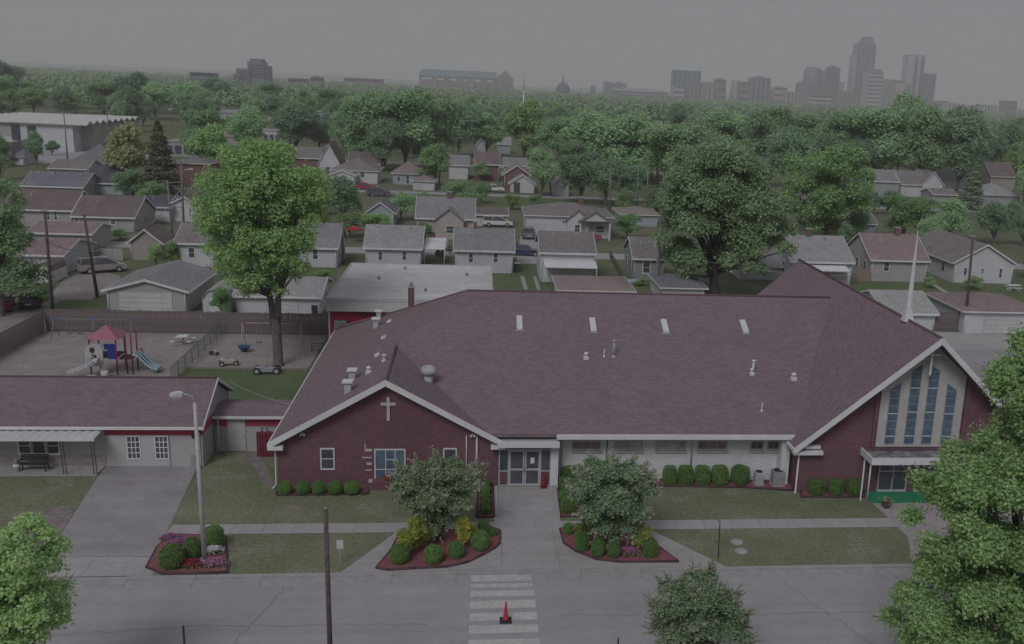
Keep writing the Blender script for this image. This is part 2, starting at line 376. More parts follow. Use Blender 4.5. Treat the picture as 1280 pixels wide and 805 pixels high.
bed('narrow red mulch strip of box hedges left of the walkway', [(598, 602), (616, 602), (617.5, 647), (596, 647.5)], .06)
bed('narrow red mulch strip of box hedges right of the walkway', [(698, 600), (722, 600), (728, 645), (701, 647)], .06)
bed('red mulch strip along the white brick wall', [(701, 598), (992, 604), (990, 614), (930, 610), (820, 608), (760, 607), (716, 606)], .05)
bed('mulch strip under the brick gable wall', [(346, 606), (460, 606), (460, 618), (346, 620)], .05)
bed('mulch strip under the tall church gable', [(1001, 614), (1080, 614), (1080, 622), (1001, 622)], .05)

# ================================================================ CHURCH
def slab_roof(mb, pts, th=.2, mi=0): mb.ext(pts, (0, 0, -th), mi)
CH = thing('church', 'long red brick church with plum shingle roof and two front gables', 'church', (4, 60, 0))
ZL0, XL, SL = 2.82, -11.45, .573                    # left slope (wing and hip share it)
RX, RZ = -5.0, ZL0+SL*(-5.0-XL)                      # wing ridge
YE, ZE, SF = 54.9, 3.35, .427                        # main front slope
YR = 68.2; ZR = ZE+SF*(YR-YE); XH = XL+(ZR-ZL0)/SL
ZRr, XRr = 2.87, 1.67; SR = (RZ-ZRr)/(XRr-RX)
YF = 54.75                                            # front edge of the wing's roof
YC = YE+(RZ-ZE)/SF
YB = YR+(YR-YE)
CX, CZ, CXL, CZL = 26.3, 9.98, 18.65, 3.0; SCH = (CZ-CZL)/(CX-CXL); CXR = 2*CX-CXL
xv = lambda z: CXL+(z-CZL)/SCH
wing_l = [(XL, YF, ZL0), (RX, YF, RZ), (RX, YC, RZ), (XH, YR, ZR), (XL, YB+.2, ZL0)]
roof = MB()
slab_roof(roof, wing_l, .22)
xvv = XRr-(ZE-ZRr)/SR
slab_roof(roof, [(RX, YF, RZ), (XRr, YF, ZRr), (XRr, 55.6, ZRr), (xvv, YE, ZE), (RX, YC, RZ)], .22)
main_f = [(xvv, YE, ZE), (xv(ZE), YE, ZE), (xv(ZR), YR, ZR), (XH, YR, ZR), (RX, YC, RZ)]
slab_roof(roof, main_f, .22)
slab_roof(roof, [(XL, YB+.2, ZL0), (XH, YR, ZR), (xv(ZR), YR, ZR), (xv(ZE), YB, ZE), (XL+.93, YB, ZE)], .22)
CYP, CYE, CYB = 52.4, 53.45, 79.0
slab_roof(roof, [(CX, CYP, CZ), (CXL, CYE, CZL), (CXL, CYB, CZL), (CX, CYB, CZ)], .22)
slab_roof(roof, [(CX, CYP, CZ), (CXR, CYE, CZL), (CXR, CYB, CZL), (CX, CYB, CZ)], .22)
ROOF = roof.build('roof', SHING, CH)
capm = mat('ridge_cap', (.16, .10, .125), .9, .15, 6)
for a, b in (((XH-.1, YR, ZR), (xv(ZR), YR, ZR)), ((RX, YF+.05, RZ), (RX, YC, RZ)), ((CX, CYP+.05, CZ), (CX, CYB, CZ)), ((XH, YR, ZR), (XL+.2, YB, ZL0+.1))):
    a, b = np.array(a), np.array(b)
    MB().path([a+(0, 0, .01), b+(0, 0, .01)], [.085, .085], 8).build('ridge_cap', capm, ROOF)
# crease where the sanctuary roof sweeps forward to its prow
for sx in (-1, 1):
    a = np.array([CX, 57.5, CZ]); b = np.array([CX+sx*5.6, CYE+.2, CZ-5.6*SCH])
    MB().path([a+(0, 0, .0), b+(0, 0, .0)], [.045, .03], 6).build('ridge_cap', SHING, ROOF)
# fascia, rake boards, gutters
fas = MB()
def rake(p, q, h=.36, t=.07, dy=-.04):
    p, q = np.array(p, float), np.array(q, float)
    fas.ext([p+(0, dy, .05), q+(0, dy, .05), q+(0, dy, .05-h), p+(0, dy, .05-h)], (0, t, 0))
rake((XL-.06, YF, ZL0-.03), (RX, YF, RZ)); rake((RX, YF, RZ), (XRr+.06, YF, ZRr-.03))
# boxed eave returns
fas.box(XL-.08, XL+.75, YF-.05, 55.25, ZL0-.42, ZL0-.2); fas.box(XRr-.75, XRr+.1, YF-.05, 55.25, ZRr-.42, ZRr-.2)
fas.box(XL-.1, XL+.02, YF, YB, ZL0-.26, ZL0-.06)
fas.box(4.72, xv(ZE)+.05, YE-.16, YE-.02, ZE-.30, ZE-.02)       # main gutter
fas.box(4.72, xv(ZE), YE-.02, 56.0, ZE-.36, ZE-.24)             # soffit
fas.build('fascia', TRIM, CH)
f2 = MB()
for sx in (-1, 1):
    p = np.array([CX, CYP, CZ]); q = np.array([CX+sx*(CX-CXL+.06), CYE-.01, CZL-.05])
    d = q-p; nn = np.array([-d[1]*sx, d[0]*sx, 0]); nn /= np.linalg.norm(nn)
    if nn[1] > 0: nn = -nn
    f2.ext([p+nn*.05+(0, 0, .06), q+nn*.05+(0, 0, .06), q+nn*.05+(0, 0, -.34), p+nn*.05+(0, 0, -.34)], -nn*.09)
f2.box(CXL-.05, CXL+1.75, 53.55, 54.05, 2.52, 2.74); f2.box(CXL+.65, CXL+1.6, 53.7, 54.05, 2.86, 3.04)
f2.box(CXL-.14, CXL-.02, CYE, 54.9, CZL-.25, CZL-.05); f2.box(CXR+.02, CXR+.14, CYE, CYB, CZL-.25, CZL-.05)
f2.build('rake_board', TRIM, CH)
# walls
wl = MB()
z0 = lambda x: min(ZL0+SL*(x-XL), RZ-SR*(x-RX))-.23
wl.ext([(-11.1, 55.3, 0), (1.37, 55.3, 0), (1.37, 55.3, z0(1.37)), (RX, 55.3, RZ-.23), (-11.1, 55.3, z0(-11.1))], (0, 6.5, 0))
wl.box(-11.1, 0, 61.8, 80.8, 0, 2.75)
wl.build('brick_wall', BRICK, CH)
wl = MB().box(4.78, 19.2, 56.0, 80.8, 0, ZE-.3)
wl.build('white_brick_wall', WBRICK, CH)
wl = MB(); zc = lambda x: CZ-SCH*abs(x-CX)-.23
yw = 54.0
wl.ext([(19.15, yw, 0), (33.45, yw, 0), (33.45, yw, zc(33.45)), (CX, yw, CZ-.23), (19.15, yw, zc(19.15))], (0, 24.6, 0))
wl.box(23.42, 23.6, yw-.10, yw, 2.9, zc(23.42)); wl.box(29.0, 29.18, yw-.10, yw, 2.9, zc(29.1))
wl.build('sanctuary_wall', BRICK, CH)
# stone window panel of the sanctuary
STONE = mat('panel_stone', (.50, .49, .50), .85, .08, 3, .1)
pn = MB()
px0, px1, pzb = 23.72, 28.88, 2.92
pn.ext([(px0, yw-.07, pzb), (px1, yw-.07, pzb), (px1, yw-.07, zc(px1)-.05), (CX, yw-.07, CZ-.35), (px0, yw-.07, zc(px0)-.05)], (0, .1, 0))
pn.build('stone_panel', STONE, CH)
for k, (xc, zt) in enumerate(((24.55, 6.85), (25.75, 8.02), (26.85, 8.02), (28.05, 6.85))):
    wn = MB(); w2 = .275; zb = 3.12
    out = -1 if xc < CX else 1
    tip = [(xc-w2, yw-.09, zt-(0 if out > 0 else .42)), (xc+w2, yw-.09, zt-(.42 if out > 0 else 0))]
    fr = MB().ext([(xc-w2-.05, yw-.09, zb-.05), (xc+w2+.05, yw-.09, zb-.05), (xc+w2+.05, yw-.09, tip[1][2]+.04), (xc-w2-.05, yw-.09, tip[0][2]+.04)], (0, .05, 0))
    W = fr.build('window', mat('window_lead', (.30, .31, .34), .6), CH)
    nz = 7 if k in (0, 3) else 9
    ztop = min(tip[0][2], tip[1][2]); h = (ztop-zb)/nz
    for i in range(nz):
        MB().box(xc-w2, xc+w2, yw-.105, yw-.085, zb+i*h+.025, zb+(i+1)*h-.025).build('pane', GLASSB, W)
    MB().ext([(xc-w2, yw-.105, ztop+.03), (xc+w2, yw-.105, ztop+.03), (xc+w2, yw-.105, tip[1][2]) if out < 0 else (xc-w2, yw-.105, tip[0][2])], (0, .02, 0)).build('pane', GLASSB, W)
    for j in range(1, nz, 3): MB().box(xc-w2, xc+w2, yw-.12, yw-.09, zb+j*h-.025, zb+j*h+.025).build('mullion', TRIM, W)
# cross under the prow
MB().box(26.22, 26.34, 53.35, 53.47, 7.55, 9.25).box(25.72, 26.84, 53.36, 53.46, 8.72, 8.82).build('cross', TRIM, CH, label='slim white metal cross hanging under the sanctuary gable')
MB().tube((26.28, 53.41, 9.2), (26.28, 53.6, 9.75), .03).build('cross_hanger', TRIM, CH)
# entrance canopy of the sanctuary
cx0, cx1, cy0, cz0 = 22.85, 30.1, 52.2, 2.42
cn = MB().box(cx0, cx1, cy0, cy0+.1, cz0, cz0+.42).box(cx0, cx0+.1, cy0+.1, yw, cz0, cz0+.42).box(cx1-.1, cx1, cy0+.1, yw, cz0, cz0+.42).box(cx0+.1, cx1-.1, cy0+.1, yw-.12, cz0+.02, cz0+.10)
CN = cn.build('canopy', TRIM, CH)
MB().box(cx0+.1, cx1-.1, cy0+.1, yw-.1, cz0+.1, cz0+.25).build('canopy_top', mat('canopy_tar', (.10, .10, .115), .5, .7, 1.4, big=.3, col2=(.30, .30, .33)), CN)
MB().tube((22.95, 52.5, 0), (22.95, 52.5, cz0), .045).build('canopy_post', TRIM, CH)
MB().path([(23.0, 53.6, cz0), (22.85, 53.2, 1.6), (22.72, 52.9, .12), (22.6, 52.6, .05)], .05).build('downspout', TRIM, CH)
fc = bpy.data.curves.new('house_number', 'FONT'); fc.body = '440'; fc.size = .24; fc.extrude = .006
fo = bpy.data.objects.new('tmp', fc); COL.objects.link(fo)
dg = bpy.context.evaluated_depsgraph_get(); me = bpy.data.meshes.new_from_object(fo.evaluated_get(dg)); bpy.data.objects.remove(fo)
me.materials.clear(); me.materials.append(DARK)
num = inst('house_number', me, CN, (0, 0, 0), rot=(PI/2, 0, 0)); num.location = (26.35-4, cy0-.008-60, cz0+.12)
# sanctuary doors: two double glass doors between brick piers
for x0 in (24.12, 26.45, 28.4):
    D = MB().box(x0, x0+1.84, yw-.08, yw-.01, .03, 2.2).build('door', ALU, CH)
    for k in range(2):
        a = x0+.07+k*.88
        MB().box(a, a+.79, yw-.1, yw-.07, .2, 1.32).box(a, a+.79, yw-.1, yw-.07, 1.4, 2.12).build('pane', GLASS, D)
        MB().box(x0+.84+k*.1, x0+.88+k*.1, yw-.16, yw-.1, .95, 1.25).build('handle', STEEL, D)
MB().box(23.2, 29.9, 52.25, 53.98, .0, .035).build('entrance_mat', mat('astroturf', (.035, .25, .13), .95, .25, 12, .4), None).update_tag()
tag(bpy.data.objects['entrance_mat'], 'green turf carpet in front of the sanctuary doors', 'mat')
# wing: cross, windows, pale bricks
xs = onY(485, 480, 55.2)[0]
zc0, zc1 = onY(485, 526, 55.2)[2], onY(485, 497, 55.2)[2]; za = onY(485, 505.5, 55.2)[2]
MB().box(xs-.085, xs+.085, 55.2, 55.3, zc0, zc1).box(xs-.42, xs-.085, 55.205, 55.3, za-.08, za+.08).box(xs+.085, xs+.42, 55.205, 55.3, za-.08, za+.08).build('cross', mat('cross_stone', (.55, .50, .50), .8, .1, 4), CH, label='pale stone cross on the brick wing gable')
def win(parent, x0, x1, z0, z1, y, frame=TRIM, panes=None, glass=GLASS, fw=.07, name='window', proud=.06):
    fr = MB()
    fr.box(x0, x1, y-proud, y+.01, z0, z0+fw*1.3).box(x0, x1, y-proud, y+.01, z1-fw, z1)
    fr.box(x0, x0+fw, y-proud, y+.01, z0+fw*1.3, z1-fw).box(x1-fw, x1, y-proud, y+.01, z0+fw*1.3, z1-fw)
    W = fr.build(name, frame, parent)
    xi0, xi1, zi0, zi1 = x0+fw, x1-fw, z0+fw*1.3, z1-fw
    for (a, b, c, d) in panes or [(0, 1, 0, .5), (0, 1, .5, 1)]:
        e = .022
        MB().box(xi0+(xi1-xi0)*a+(e if a > 0 else 0), xi0+(xi1-xi0)*b-(e if b < 1 else 0), y-proud*.5, y, zi0+(zi1-zi0)*c+(e if c > 0 else 0), zi0+(zi1-zi0)*d-(e if d < 1 else 0)).build('pane', glass, W)
    bars = MB(); hv = False
    for (a, b, c, d) in panes or [(0, 1, 0, .5), (0, 1, .5, 1)]:
        if b < 1: bars.box(xi0+(xi1-xi0)*b-.022, xi0+(xi1-xi0)*b+.022, y-proud*.8, y, zi0+(zi1-zi0)*c, zi0+(zi1-zi0)*d); hv = True
        if d < 1: bars.box(xi0+(xi1-xi0)*a, xi0+(xi1-xi0)*b, y-proud*.8-.002, y-.002, zi0+(zi1-zi0)*d-.022, zi0+(zi1-zi0)*d+.022); hv = True
    if hv: bars.build('mullion', frame, W)
    return W
def winpx(parent, u0, u1, vt, vb, y, **k):
    a, b = onY((u0+u1)/2, vt, y), onY((u0+u1)/2, vb, y); um = (vt+vb)/2
    return win(parent, onY(u0, um, y)[0], onY(u1, um, y)[0], b[2], a[2], y, **k)
winpx(CH, 400.5, 418.5, 560, 587, 55.3)
winpx(CH, 554, 571, 560, 587, 55.3)
winpx(CH, 468, 507, 561, 600, 55.3, panes=[(0, .35, 0, .33), (0, .35, .33, 1), (.35, .68, 0, .33), (.35, .68, .33, .67), (.35, .68, .67, 1), (.68, 1, 0, .33), (.68, 1, .33, 1)], glass=GLASSB)
pb = mat('pale_brick', (.58, .50, .52), .85, .1, 5)
for u0, u1, v0, v1 in ((456, 465, 561, 564), (456, 457.2, 554.5, 561), (452.5, 465, 571, 572.4), (458.5, 465, 578, 581), (457, 465, 587, 588.2), (461, 466, 600, 603)):
    a, b = onY(u0, v1, 55.3), onY(u1, v0, 55.3)
    MB().box(a[0], b[0], 55.24, 55.3, a[2], b[2]).build('pale_brick', pb, CH)
# brick planter under the big window
a, b = g(458, 613), g(508, 613)
PL = thing('brick_planter', 'low brick planter under the big blue wing window', 'planter', ((a[0]+b[0])/2, a[1], 0))
MB().box(a[0], b[0], a[1], 55.29, 0, .46).build('wall', BRICK, PL)
MB().box(a[0]+.12, b[0]-.12, a[1]+.12, 55.2, .462, .50).build('soil', MULCH, PL)
for dx in (.12, b[0]-a[0]-.3): MB().box(a[0]+dx, a[0]+dx+.22, a[1]+.05, a[1]+.25, .463, .58).build('cap_stone', pb, PL)
# downspouts and flood lamps on the wing
MB().path([(-11.35, 55.0, 2.5), (-11.2, 55.2, 2.2), (-11.2, 55.2, .15), (-11.35, 54.9, .05)], .05).build('downspout', TRIM, CH)
for u in (583, 596): p = onY(u, 560, 55.2); MB().tube((p[0], 55.22, .4), (p[0], 55.22, onY(u, 544, 55.2)[2]), .03 if u == 583 else .055).build('downspout', TRIM, CH)
for u, v in ((378, 543), (591, 544.5)):
    p = onY(u, v, 55.15); L_ = MB().box(p[0]-.06, p[0]+.06, 55.18, 55.3, p[2]-.05, p[2]+.08)
    for s in (-1, 1): L_.lathe([(.03, .1), (.07, -.02), (.065, -.05)], (p[0]+s*.1, 55.1, p[2]-.02), 10)
    L_.build('flood_lamp', TRIM, CH)
# glass entrance
EY = 55.2
e0, e1 = 1.4, 4.75
ent = MB().box(e0, e1+.1, 54.55, 56.5, 2.72, 2.95)
ENT = ent.build('entrance_roof', mat('flat_roof_pale', (.52, .52, .53), .85, .12, 2), CH)
MB().box(e0-.1, e1+.12, 54.42, 54.55, 2.66, 2.98).build('entrance_gutter', TRIM, ENT)
d0 = onY(636, 585, EY)[0]; d1 = onY(675, 585, EY)[0]; dm = (d0+d1)/2
SFm = MB()
for x in (e0+.03, d0-.03, d1+.03, 4.42): SFm.box(x-.035, x+.035, EY-.05, EY+.05, .02, 2.7)
for z in (.05, 2.28, 2.67): SFm.box(e0, 4.45, EY-.045, EY+.045, z-.035, z+.035)
for a, b in ((e0+.06, d0-.06), (d1+.06, 4.38)): SFm.box(a, b, EY-.04, EY+.04, .92, .98)
SF_ = SFm.build('storefront', ALU, CH)
for a, b in ((e0+.06, d0-.06), (d0, d1), (d1+.06, 4.38)): MB().box(a, b, EY-.012, EY+.012, 2.32, 2.63).build('pane', GLASS, SF_)
for a, b in ((e0+.06, d0-.06), (d1+.06, 4.38)):
    MB().box(a, b, EY-.012, EY+.012, .98, 2.24).build('pane', GLASS, SF_)
MB().box(e0+.07, d0-.07, EY-.02, EY+.02, .09, .91).build('kick_panel', BRICK, SF_)
MB().box(d1+.07, 4.37, EY-.012, EY+.012, .09, .91).build('pane', mat('panel_red_dark', (.16, .07, .08), .6), SF_)
for a, b in ((d0+.01, dm-.015), (dm+.015, d1-.01)):
    D = MB().box(a, b, EY-.03, EY+.03, .03, .16).box(a, b, EY-.03, EY+.03, 2.14, 2.24).box(a, a+.09, EY-.03, EY+.03, .16, 2.14).box(b-.09, b, EY-.03, EY+.03, .16, 2.14).box(a+.09, b-.09, EY-.03, EY+.03, .98, 1.1).build('door', ALU, CH)
    MB().box(a+.09, b-.09, EY-.01, EY+.01, .16, .98).box(a+.09, b-.09, EY-.01, EY+.01, 1.1, 2.14).build('pane', GLASS, D)
    hx = b-.05 if a < dm-.5 else a+.05
    MB().tube((hx, EY-.09, .9), (hx, EY-.09, 1.25), .016).build('handle', STEEL, D)
    if a > dm-.5: MB().box(a+.33, a+.55, EY-.02, EY-.012, 1.42, 1.78).build('notice', mat('paper', (.8, .8, .8), .8, .02), D)
MB().box(4.45, 4.8, EY-.1, EY+.1, 0, 2.66).build('entrance_pier', TRIM, CH)
MB().box(4.7, 4.78, EY+.1, 56.0, 0, 2.7).build('entrance_side_wall', WBRICK, CH)
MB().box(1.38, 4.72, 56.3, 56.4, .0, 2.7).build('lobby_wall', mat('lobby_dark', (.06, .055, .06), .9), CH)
for p in ((4.83, EY-.16), ): MB().path([(p[0], p[1]+.1, 2.7), (p[0], p[1], 2.4), (p[0], p[1], .1), (p[0]+.05, p[1]-.2, .04)], .05).build('downspout', TRIM, CH)
# white wall: strip windows, downspouts, dark pipe, pier
yw2 = 56.0
WF = mat('window_frame_grey', (.45, .45, .48), .7)
GR = mat_glass('curtain_rose', (.28, .20, .22), .5, .2); GW = mat_glass('curtain_pale', (.42, .43, .46), .5, .2)
for u0, u1, v0, v1, gl in ((715, 751, 551, 562, GR), (768, 803, 551, 562, GW), (820, 857, 551, 562, GW), (872, 909, 551, 562, GR), (938, 954, 551, 562, GLASS), (959, 975, 551, 562, GLASS)):
    W = winpx(CH, u0, u1, v0, v1, yw2, frame=WF, panes=[(0, .36, 0, 1), (.36, .66, 0, 1), (.66, 1, 0, 1)] if gl is not GLASS else [(0, .5, 0, 1), (.5, 1, 0, 1)], glass=gl, fw=.06)
    a, b = onY(u0-1, v1+1.6, yw2), onY(u1+1, v1+1.6, yw2)
    MB().box(a[0], b[0], yw2-.12, yw2, a[2]-.09, a[2]+.03).build('sill', WF, W)
for u in (702, 864): p = onY(u, 575, 55.9); MB().path([(p[0], 54.85, ZE-.3), (p[0], 55.9, ZE-.55), (p[0], 55.93, .1)], .05).build('downspout', TRIM, CH)
p = onY(758, 575, 55.95); MB().tube((p[0], 55.95, .1), (p[0], 55.95, ZE-.35), .03).build('pipe', DARK, CH)
a, b = onY(975.5, 570, 55.3), onY(986, 570, 55.3)
MB().box(a[0], b[0], 55.1, 56.0, 0, ZE-.36).build('pier', TRIM, CH)
MB().path([(18.75, 54.85, ZE-.2), (18.95, 54.4, 2.95), (19.05, 53.92, 2.65), (19.05, 53.92, .15), (18.95, 53.7, .05)], .055).build('downspout', TRIM, CH)
MB().box(19.08, 19.14, 54.1, 56.0, 0, 3.0).build('return_wall', BRICK, CH)
# roof furniture
PF = (np.array([0, YE, ZE]), np.array([0, -SF, 1])); PLn = (np.array([XL, 0, ZL0]), np.array([-SL, 0, 1]))
PR = (np.array([RX, 0, RZ]), np.array([SR, 0, 1]))
sf_up = np.array([0, 1, SF])/math.hypot(1, SF); sf_n = np.array([0, -SF, 1])/math.hypot(1, SF)
for u, v0, v1 in ((648.8, 395.5, 413), (741.3, 398, 415.5), (832, 400, 417), (932, 401, 417.5)):
    a = onPlane(u+1, v1, *PF); b = onPlane(u, v0, *PF); Ls = np.linalg.norm(b-a)*.97; hw = .19
    c = [a+(-hw, 0, 0), a+(hw, 0, 0), a+(hw, 0, 0)+sf_up*Ls, a+(-hw, 0, 0)+sf_up*Ls]
    S = MB().ext([q+sf_n*-.02 for q in c], sf_n*.14).build('skylight', TRIM, ROOF)
    q = [a+(-hw+.04, 0, 0)+sf_up*.04, a+(hw-.04, 0, 0)+sf_up*.04, a+(hw-.04, 0, 0)+sf_up*(Ls-.04), a+(-hw+.04, 0, 0)+sf_up*(Ls-.04)]
    MB().ext([t+sf_n*.12 for t in q], sf_n*.025).build('pane', mat('skylight_pane', (.66, .67, .66), .4, .06), S)
    MB().ext([a+(-hw-.14, 0, 0)-sf_up*.10, a+(hw+.14, 0, 0)-sf_up*.10, a+(hw+.14, 0, 0)-sf_up*.02, a+(-hw-.14, 0, 0)-sf_up*.02], sf_n*.03).build('flashing', STEEL, S)
def vent_pipe(p, h, r, cap=True, base=True, m=TRIM):
    mb = MB().tube(p-(0, 0, .1), p+(0, 0, h), r, n=10)
    if cap: mb.lathe([(r*1.2, h), (r*1.9, h+.02), (r*1.9, h+.08), (r*.5, h+.14)], p, 12)
    if base: mb.lathe([(r*2.6, -.08), (r*2.2, .05), (r*1.05, .12)], p, 10)
    mb.build('vent_pipe', m, ROOF)
def turtle(p, s=.22, m=TRIM):
    MB().box(p[0]-s, p[0]+s, p[1]-s*.8, p[1]+s*.8, p[2]-.1, p[2]+.14).box(p[0]-s*.5, p[0]+s*.5, p[1]-s*.4, p[1]+s*.4, p[2]+.141, p[2]+.26).lathe([(s*.85, .26), (s*.95, .33), (s*.4, .42)], p, 12).build('roof_vent', m, ROOF)
turtle(onPlane(732.5, 448, *PF), .17); vent_pipe(onPlane(755, 446, *PF), .5, .035, False); vent_pipe(onPlane(767, 446, *PF), 1.0, .075, m=STEEL)
turtle(onPlane(939.5, 468, *PF), .14); vent_pipe(onPlane(941, 467, *PF), .8, .07); turtle(onPlane(992, 474, *PF), .19); vent_pipe(onPlane(952, 514, *PF), .55, .035, False)
for u, v, s in ((435, 490, .3), (440.5, 475, .3), (470, 409, .3), (473.5, 399, .26)):      # boxed exhaust vents
    p = onPlane(u, v, *PLn)
    V_ = MB().box(p[0]-s*.62, p[0]+s*.62, p[1]-s*.62, p[1]+s*.62, p[2]-.3, p[2]+.55).build('exhaust_vent', GALV, ROOF)
    MB().box(p[0]-s, p[0]+s, p[1]-s, p[1]+s, p[2]+.6, p[2]+.7).box(p[0]-s*.5, p[0]+s*.5, p[1]-s*.5, p[1]+s*.5, p[2]+.55, p[2]+.6).build('vent_cap', TRIM, V_)
for u, v in ((486.5, 402.5), (479.5, 422.5), (471.5, 444.5)):                                  # low hooded vents
    p = onPlane(u, v, *PLn); n_ = np.array([-SL, 0, 1])/math.hypot(1, SL); up = np.array([1, 0, SL])/math.hypot(1, SL)
    V_ = MB().ext([p+up*.2+(0, -.2, 0), p+up*.2+(0, .2, 0), p-up*.15+(0, .2, 0), p-up*.15+(0, -.2, 0)], n_*.12).build('hood_vent', TRIM, ROOF)
    MB().ext([p-up*.155+(0, -.15, .0)+n_*.02, p-up*.155+(0, .15, .0)+n_*.02, p-up*.155+(0, .15, 0)+n_*.1, p-up*.155+(0, -.15, 0)+n_*.1], -up*.03).build('vent_mouth', DARK, V_)
turtle(onPlane(461, 466, *PLn), .17); vent_pipe(onPlane(480.5, 451, *PLn), .3, .09, m=GALV)
p = onPlane(535.5, 476, *PR)
TV = MB().tube(p-(0, 0, .4), p+(0, 0, .42), .26, n=16).ext([p+(-.4, -.35, .12), p+(.5, -.35, -.36), p+(.5, .35, -.36), p+(-.4, .35, .12)], (0, 0, .06)).build('turbine_vent', GALV, ROOF)
mb = MB().lathe([(.28, .4), (.42, .46), (.46, .62), (.38, .82), (.2, .93), (.03, .96)], p, 18)
for i in range(18):
    t = 2*PI*i/18; mb.path([p+(math.cos(t)*r, math.sin(t)*r, z) for r, z in ((.43, .46), (.475, .62), (.39, .83), (.2, .95))], .012, 4)
mb.build('turbine_head', GALV, TV)
p = onPlane(514, 378, *PLn)
c_ = MB().box(p[0]-.22, p[0]+.22, p[1]-.22, p[1]+.22, p[2]-.6, p[2]+1.15)
CHI = c_.build('chimney', BRICK, ROOF); MB().box(p[0]-.27, p[0]+.27, p[1]-.27, p[1]+.27, p[2]+1.15, p[2]+1.25).build('chimney_cap', mat('cap_conc', (.4, .36, .37), .9), CHI)
MB().lathe([(.1, 1.25), (.1, 1.5), (.16, 1.52), (.05, 1.62)], p, 10).build('flue', GALV, CHI)
# spire
p = np.array([CX, 57.3, CZ-.1]); top = onY(1139, 291, 57.3)[2]; h = top-p[2]+.15
SP = thing('church_spire', 'slender white spire standing on the sanctuary ridge', 'spire', p)
MB().add([p+(-.3, -.3, 0), p+(.3, -.3, 0), p+(.3, .3, 0), p+(-.3, .3, 0), p+(-.16, -.16, .8), p+(.16, -.16, .8), p+(.16, .16, .8), p+(-.16, .16, .8)], [(0, 1, 5, 4), (1, 2, 6, 5), (2, 3, 7, 6), (3, 0, 4, 7), (4, 5, 6, 7)]).build('spire_base', TRIM, SP)
MB().lathe([(.19, .801), (.02, h)], p, 8, smooth=False).build('spire_shaft', TRIM, SP)
MB().tube(p+(0, 0, h), p+(.14, 0, h+.9), .014).build('finial', STEEL, SP)
# condensers by the white wall
for u, v, w_, hh, lab in ((949, 608, .5, .85, 'smaller beige air conditioner beside the white brick wall'), (973, 609, .68, .95, 'larger grey air conditioner beside the white pier')):
    q = g(u, v); a = thing('air_conditioner', lab, 'air conditioner', q)
    MB().box(q[0]-w_/2-.06, q[0]+w_/2+.06, q[1]-.06, q[1]+w_+.06, 0, .1).build('pad', CONC, a)
    cb = MB().box(q[0]-w_/2, q[0]+w_/2, q[1], q[1]+w_, .1, hh).build('cabinet', GALV if w_ < .6 else mat('ac_grey', (.33, .35, .38), .6), a)
    mb = MB()
    for k in range(7): mb.box(q[0]-w_/2+.04, q[0]+w_/2-.04, q[1]-.012, q[1]-.002, .16+k*(hh-.24)/7, .16+k*(hh-.24)/7+.03)
    mb.build('grille', STEEL, cb)
    MB().lathe([(w_*.4, hh+.004), (w_*.4, hh+.05), (w_*.36, hh+.05), (w_*.36, hh+.006)], (q[0], q[1]+w_/2, 0), 20).lathe([(w_*.34, hh+.01), (w_*.05, hh+.03)], (q[0], q[1]+w_/2, 0), 16).build('fan', DARK, a)
q = g(593, 614)
a = thing('air_conditioner', 'small grey air conditioner behind the bushy tree by the wing', 'air conditioner', (q[0], 54.5, 0))
MB().box(q[0]-.35, q[0]+.35, 54.2, 54.9, .05, .85).build('cabinet', GALV, a); MB().lathe([(.28, .855), (.28, .9), (.1, .92)], (q[0], 54.55, 0), 16).build('fan', DARK, a)
# ================================================================ ANNEX
CREAM = mat_rows('siding_cream', (.45, .445, .46), (.45, .445, .46), (.37, .365, .38), 60, .22, .008, .8, .2, patch=.08)
CREAMP = mat('panel_cream', (.48, .475, .49), .8, .05, 2)
REDP = mat('red_band', (.40, .06, .10), .7, .1, 3)
STONEV = mat_rows('stone_veneer', (.42, .38, .37), (.34, .29, .29), (.30, .28, .28), .55, .16, .015, .9, .4)
AN = thing('annex_building', 'low cream annex with plum shingle roof and red band under the eave', 'building', (-24, 62, 0))
AY, AX1, AX0 = 58.4, -16.0, -48.0
MB().box(AX0, AX1, AY, 65.1, 0, 2.55).ext([(AX1, AY, 2.55), (AX1, 61.75, 4.3), (AX1, 65.1, 2.55)], (-.2, 0, 0)).build('wall', CREAM, AN)
ar = MB(); ar.ext([(AX0, 57.95, 2.68), (AX1+.2, 57.95, 2.68), (AX1+.2, 61.75, 4.52), (AX0, 61.75, 4.52)], (0, 0, -.16)); ar.ext([(AX0, 61.75, 4.52), (AX1+.2, 61.75, 4.52), (AX1+.2, 65.5, 2.7), (AX0, 65.5, 2.7)], (0, 0, -.16))
AR = ar.build('roof', SHING, AN); MB().path([(AX0, 61.75, 4.53), (AX1+.2, 61.75, 4.53)], .07).build('ridge_cap', capm, AR)
MB().box(AX0, AX1+.25, 57.84, 57.94, 2.5, 2.66).box(AX1+.2, AX1+.24, 57.95, 58.05, 2.4, 2.62).ext([(AX1+.21, 57.95, 2.72), (AX1+.21, 61.75, 4.56), (AX1+.21, 61.75, 4.34), (AX1+.21, 57.95, 2.5)], (.05, 0, 0)).ext([(AX1+.21, 65.5, 2.72), (AX1+.21, 61.75, 4.56), (AX1+.21, 61.75, 4.34), (AX1+.21, 65.5, 2.5)], (.05, 0, 0)).build('fascia', TRIM, AN)
MB().box(-21.45, AX1+.02, AY-.04, AY, 1.99, 2.5).box(AX1, AX1+.04, AY, 61.0, 1.99, 2.5).build('red_band', REDP, AN)
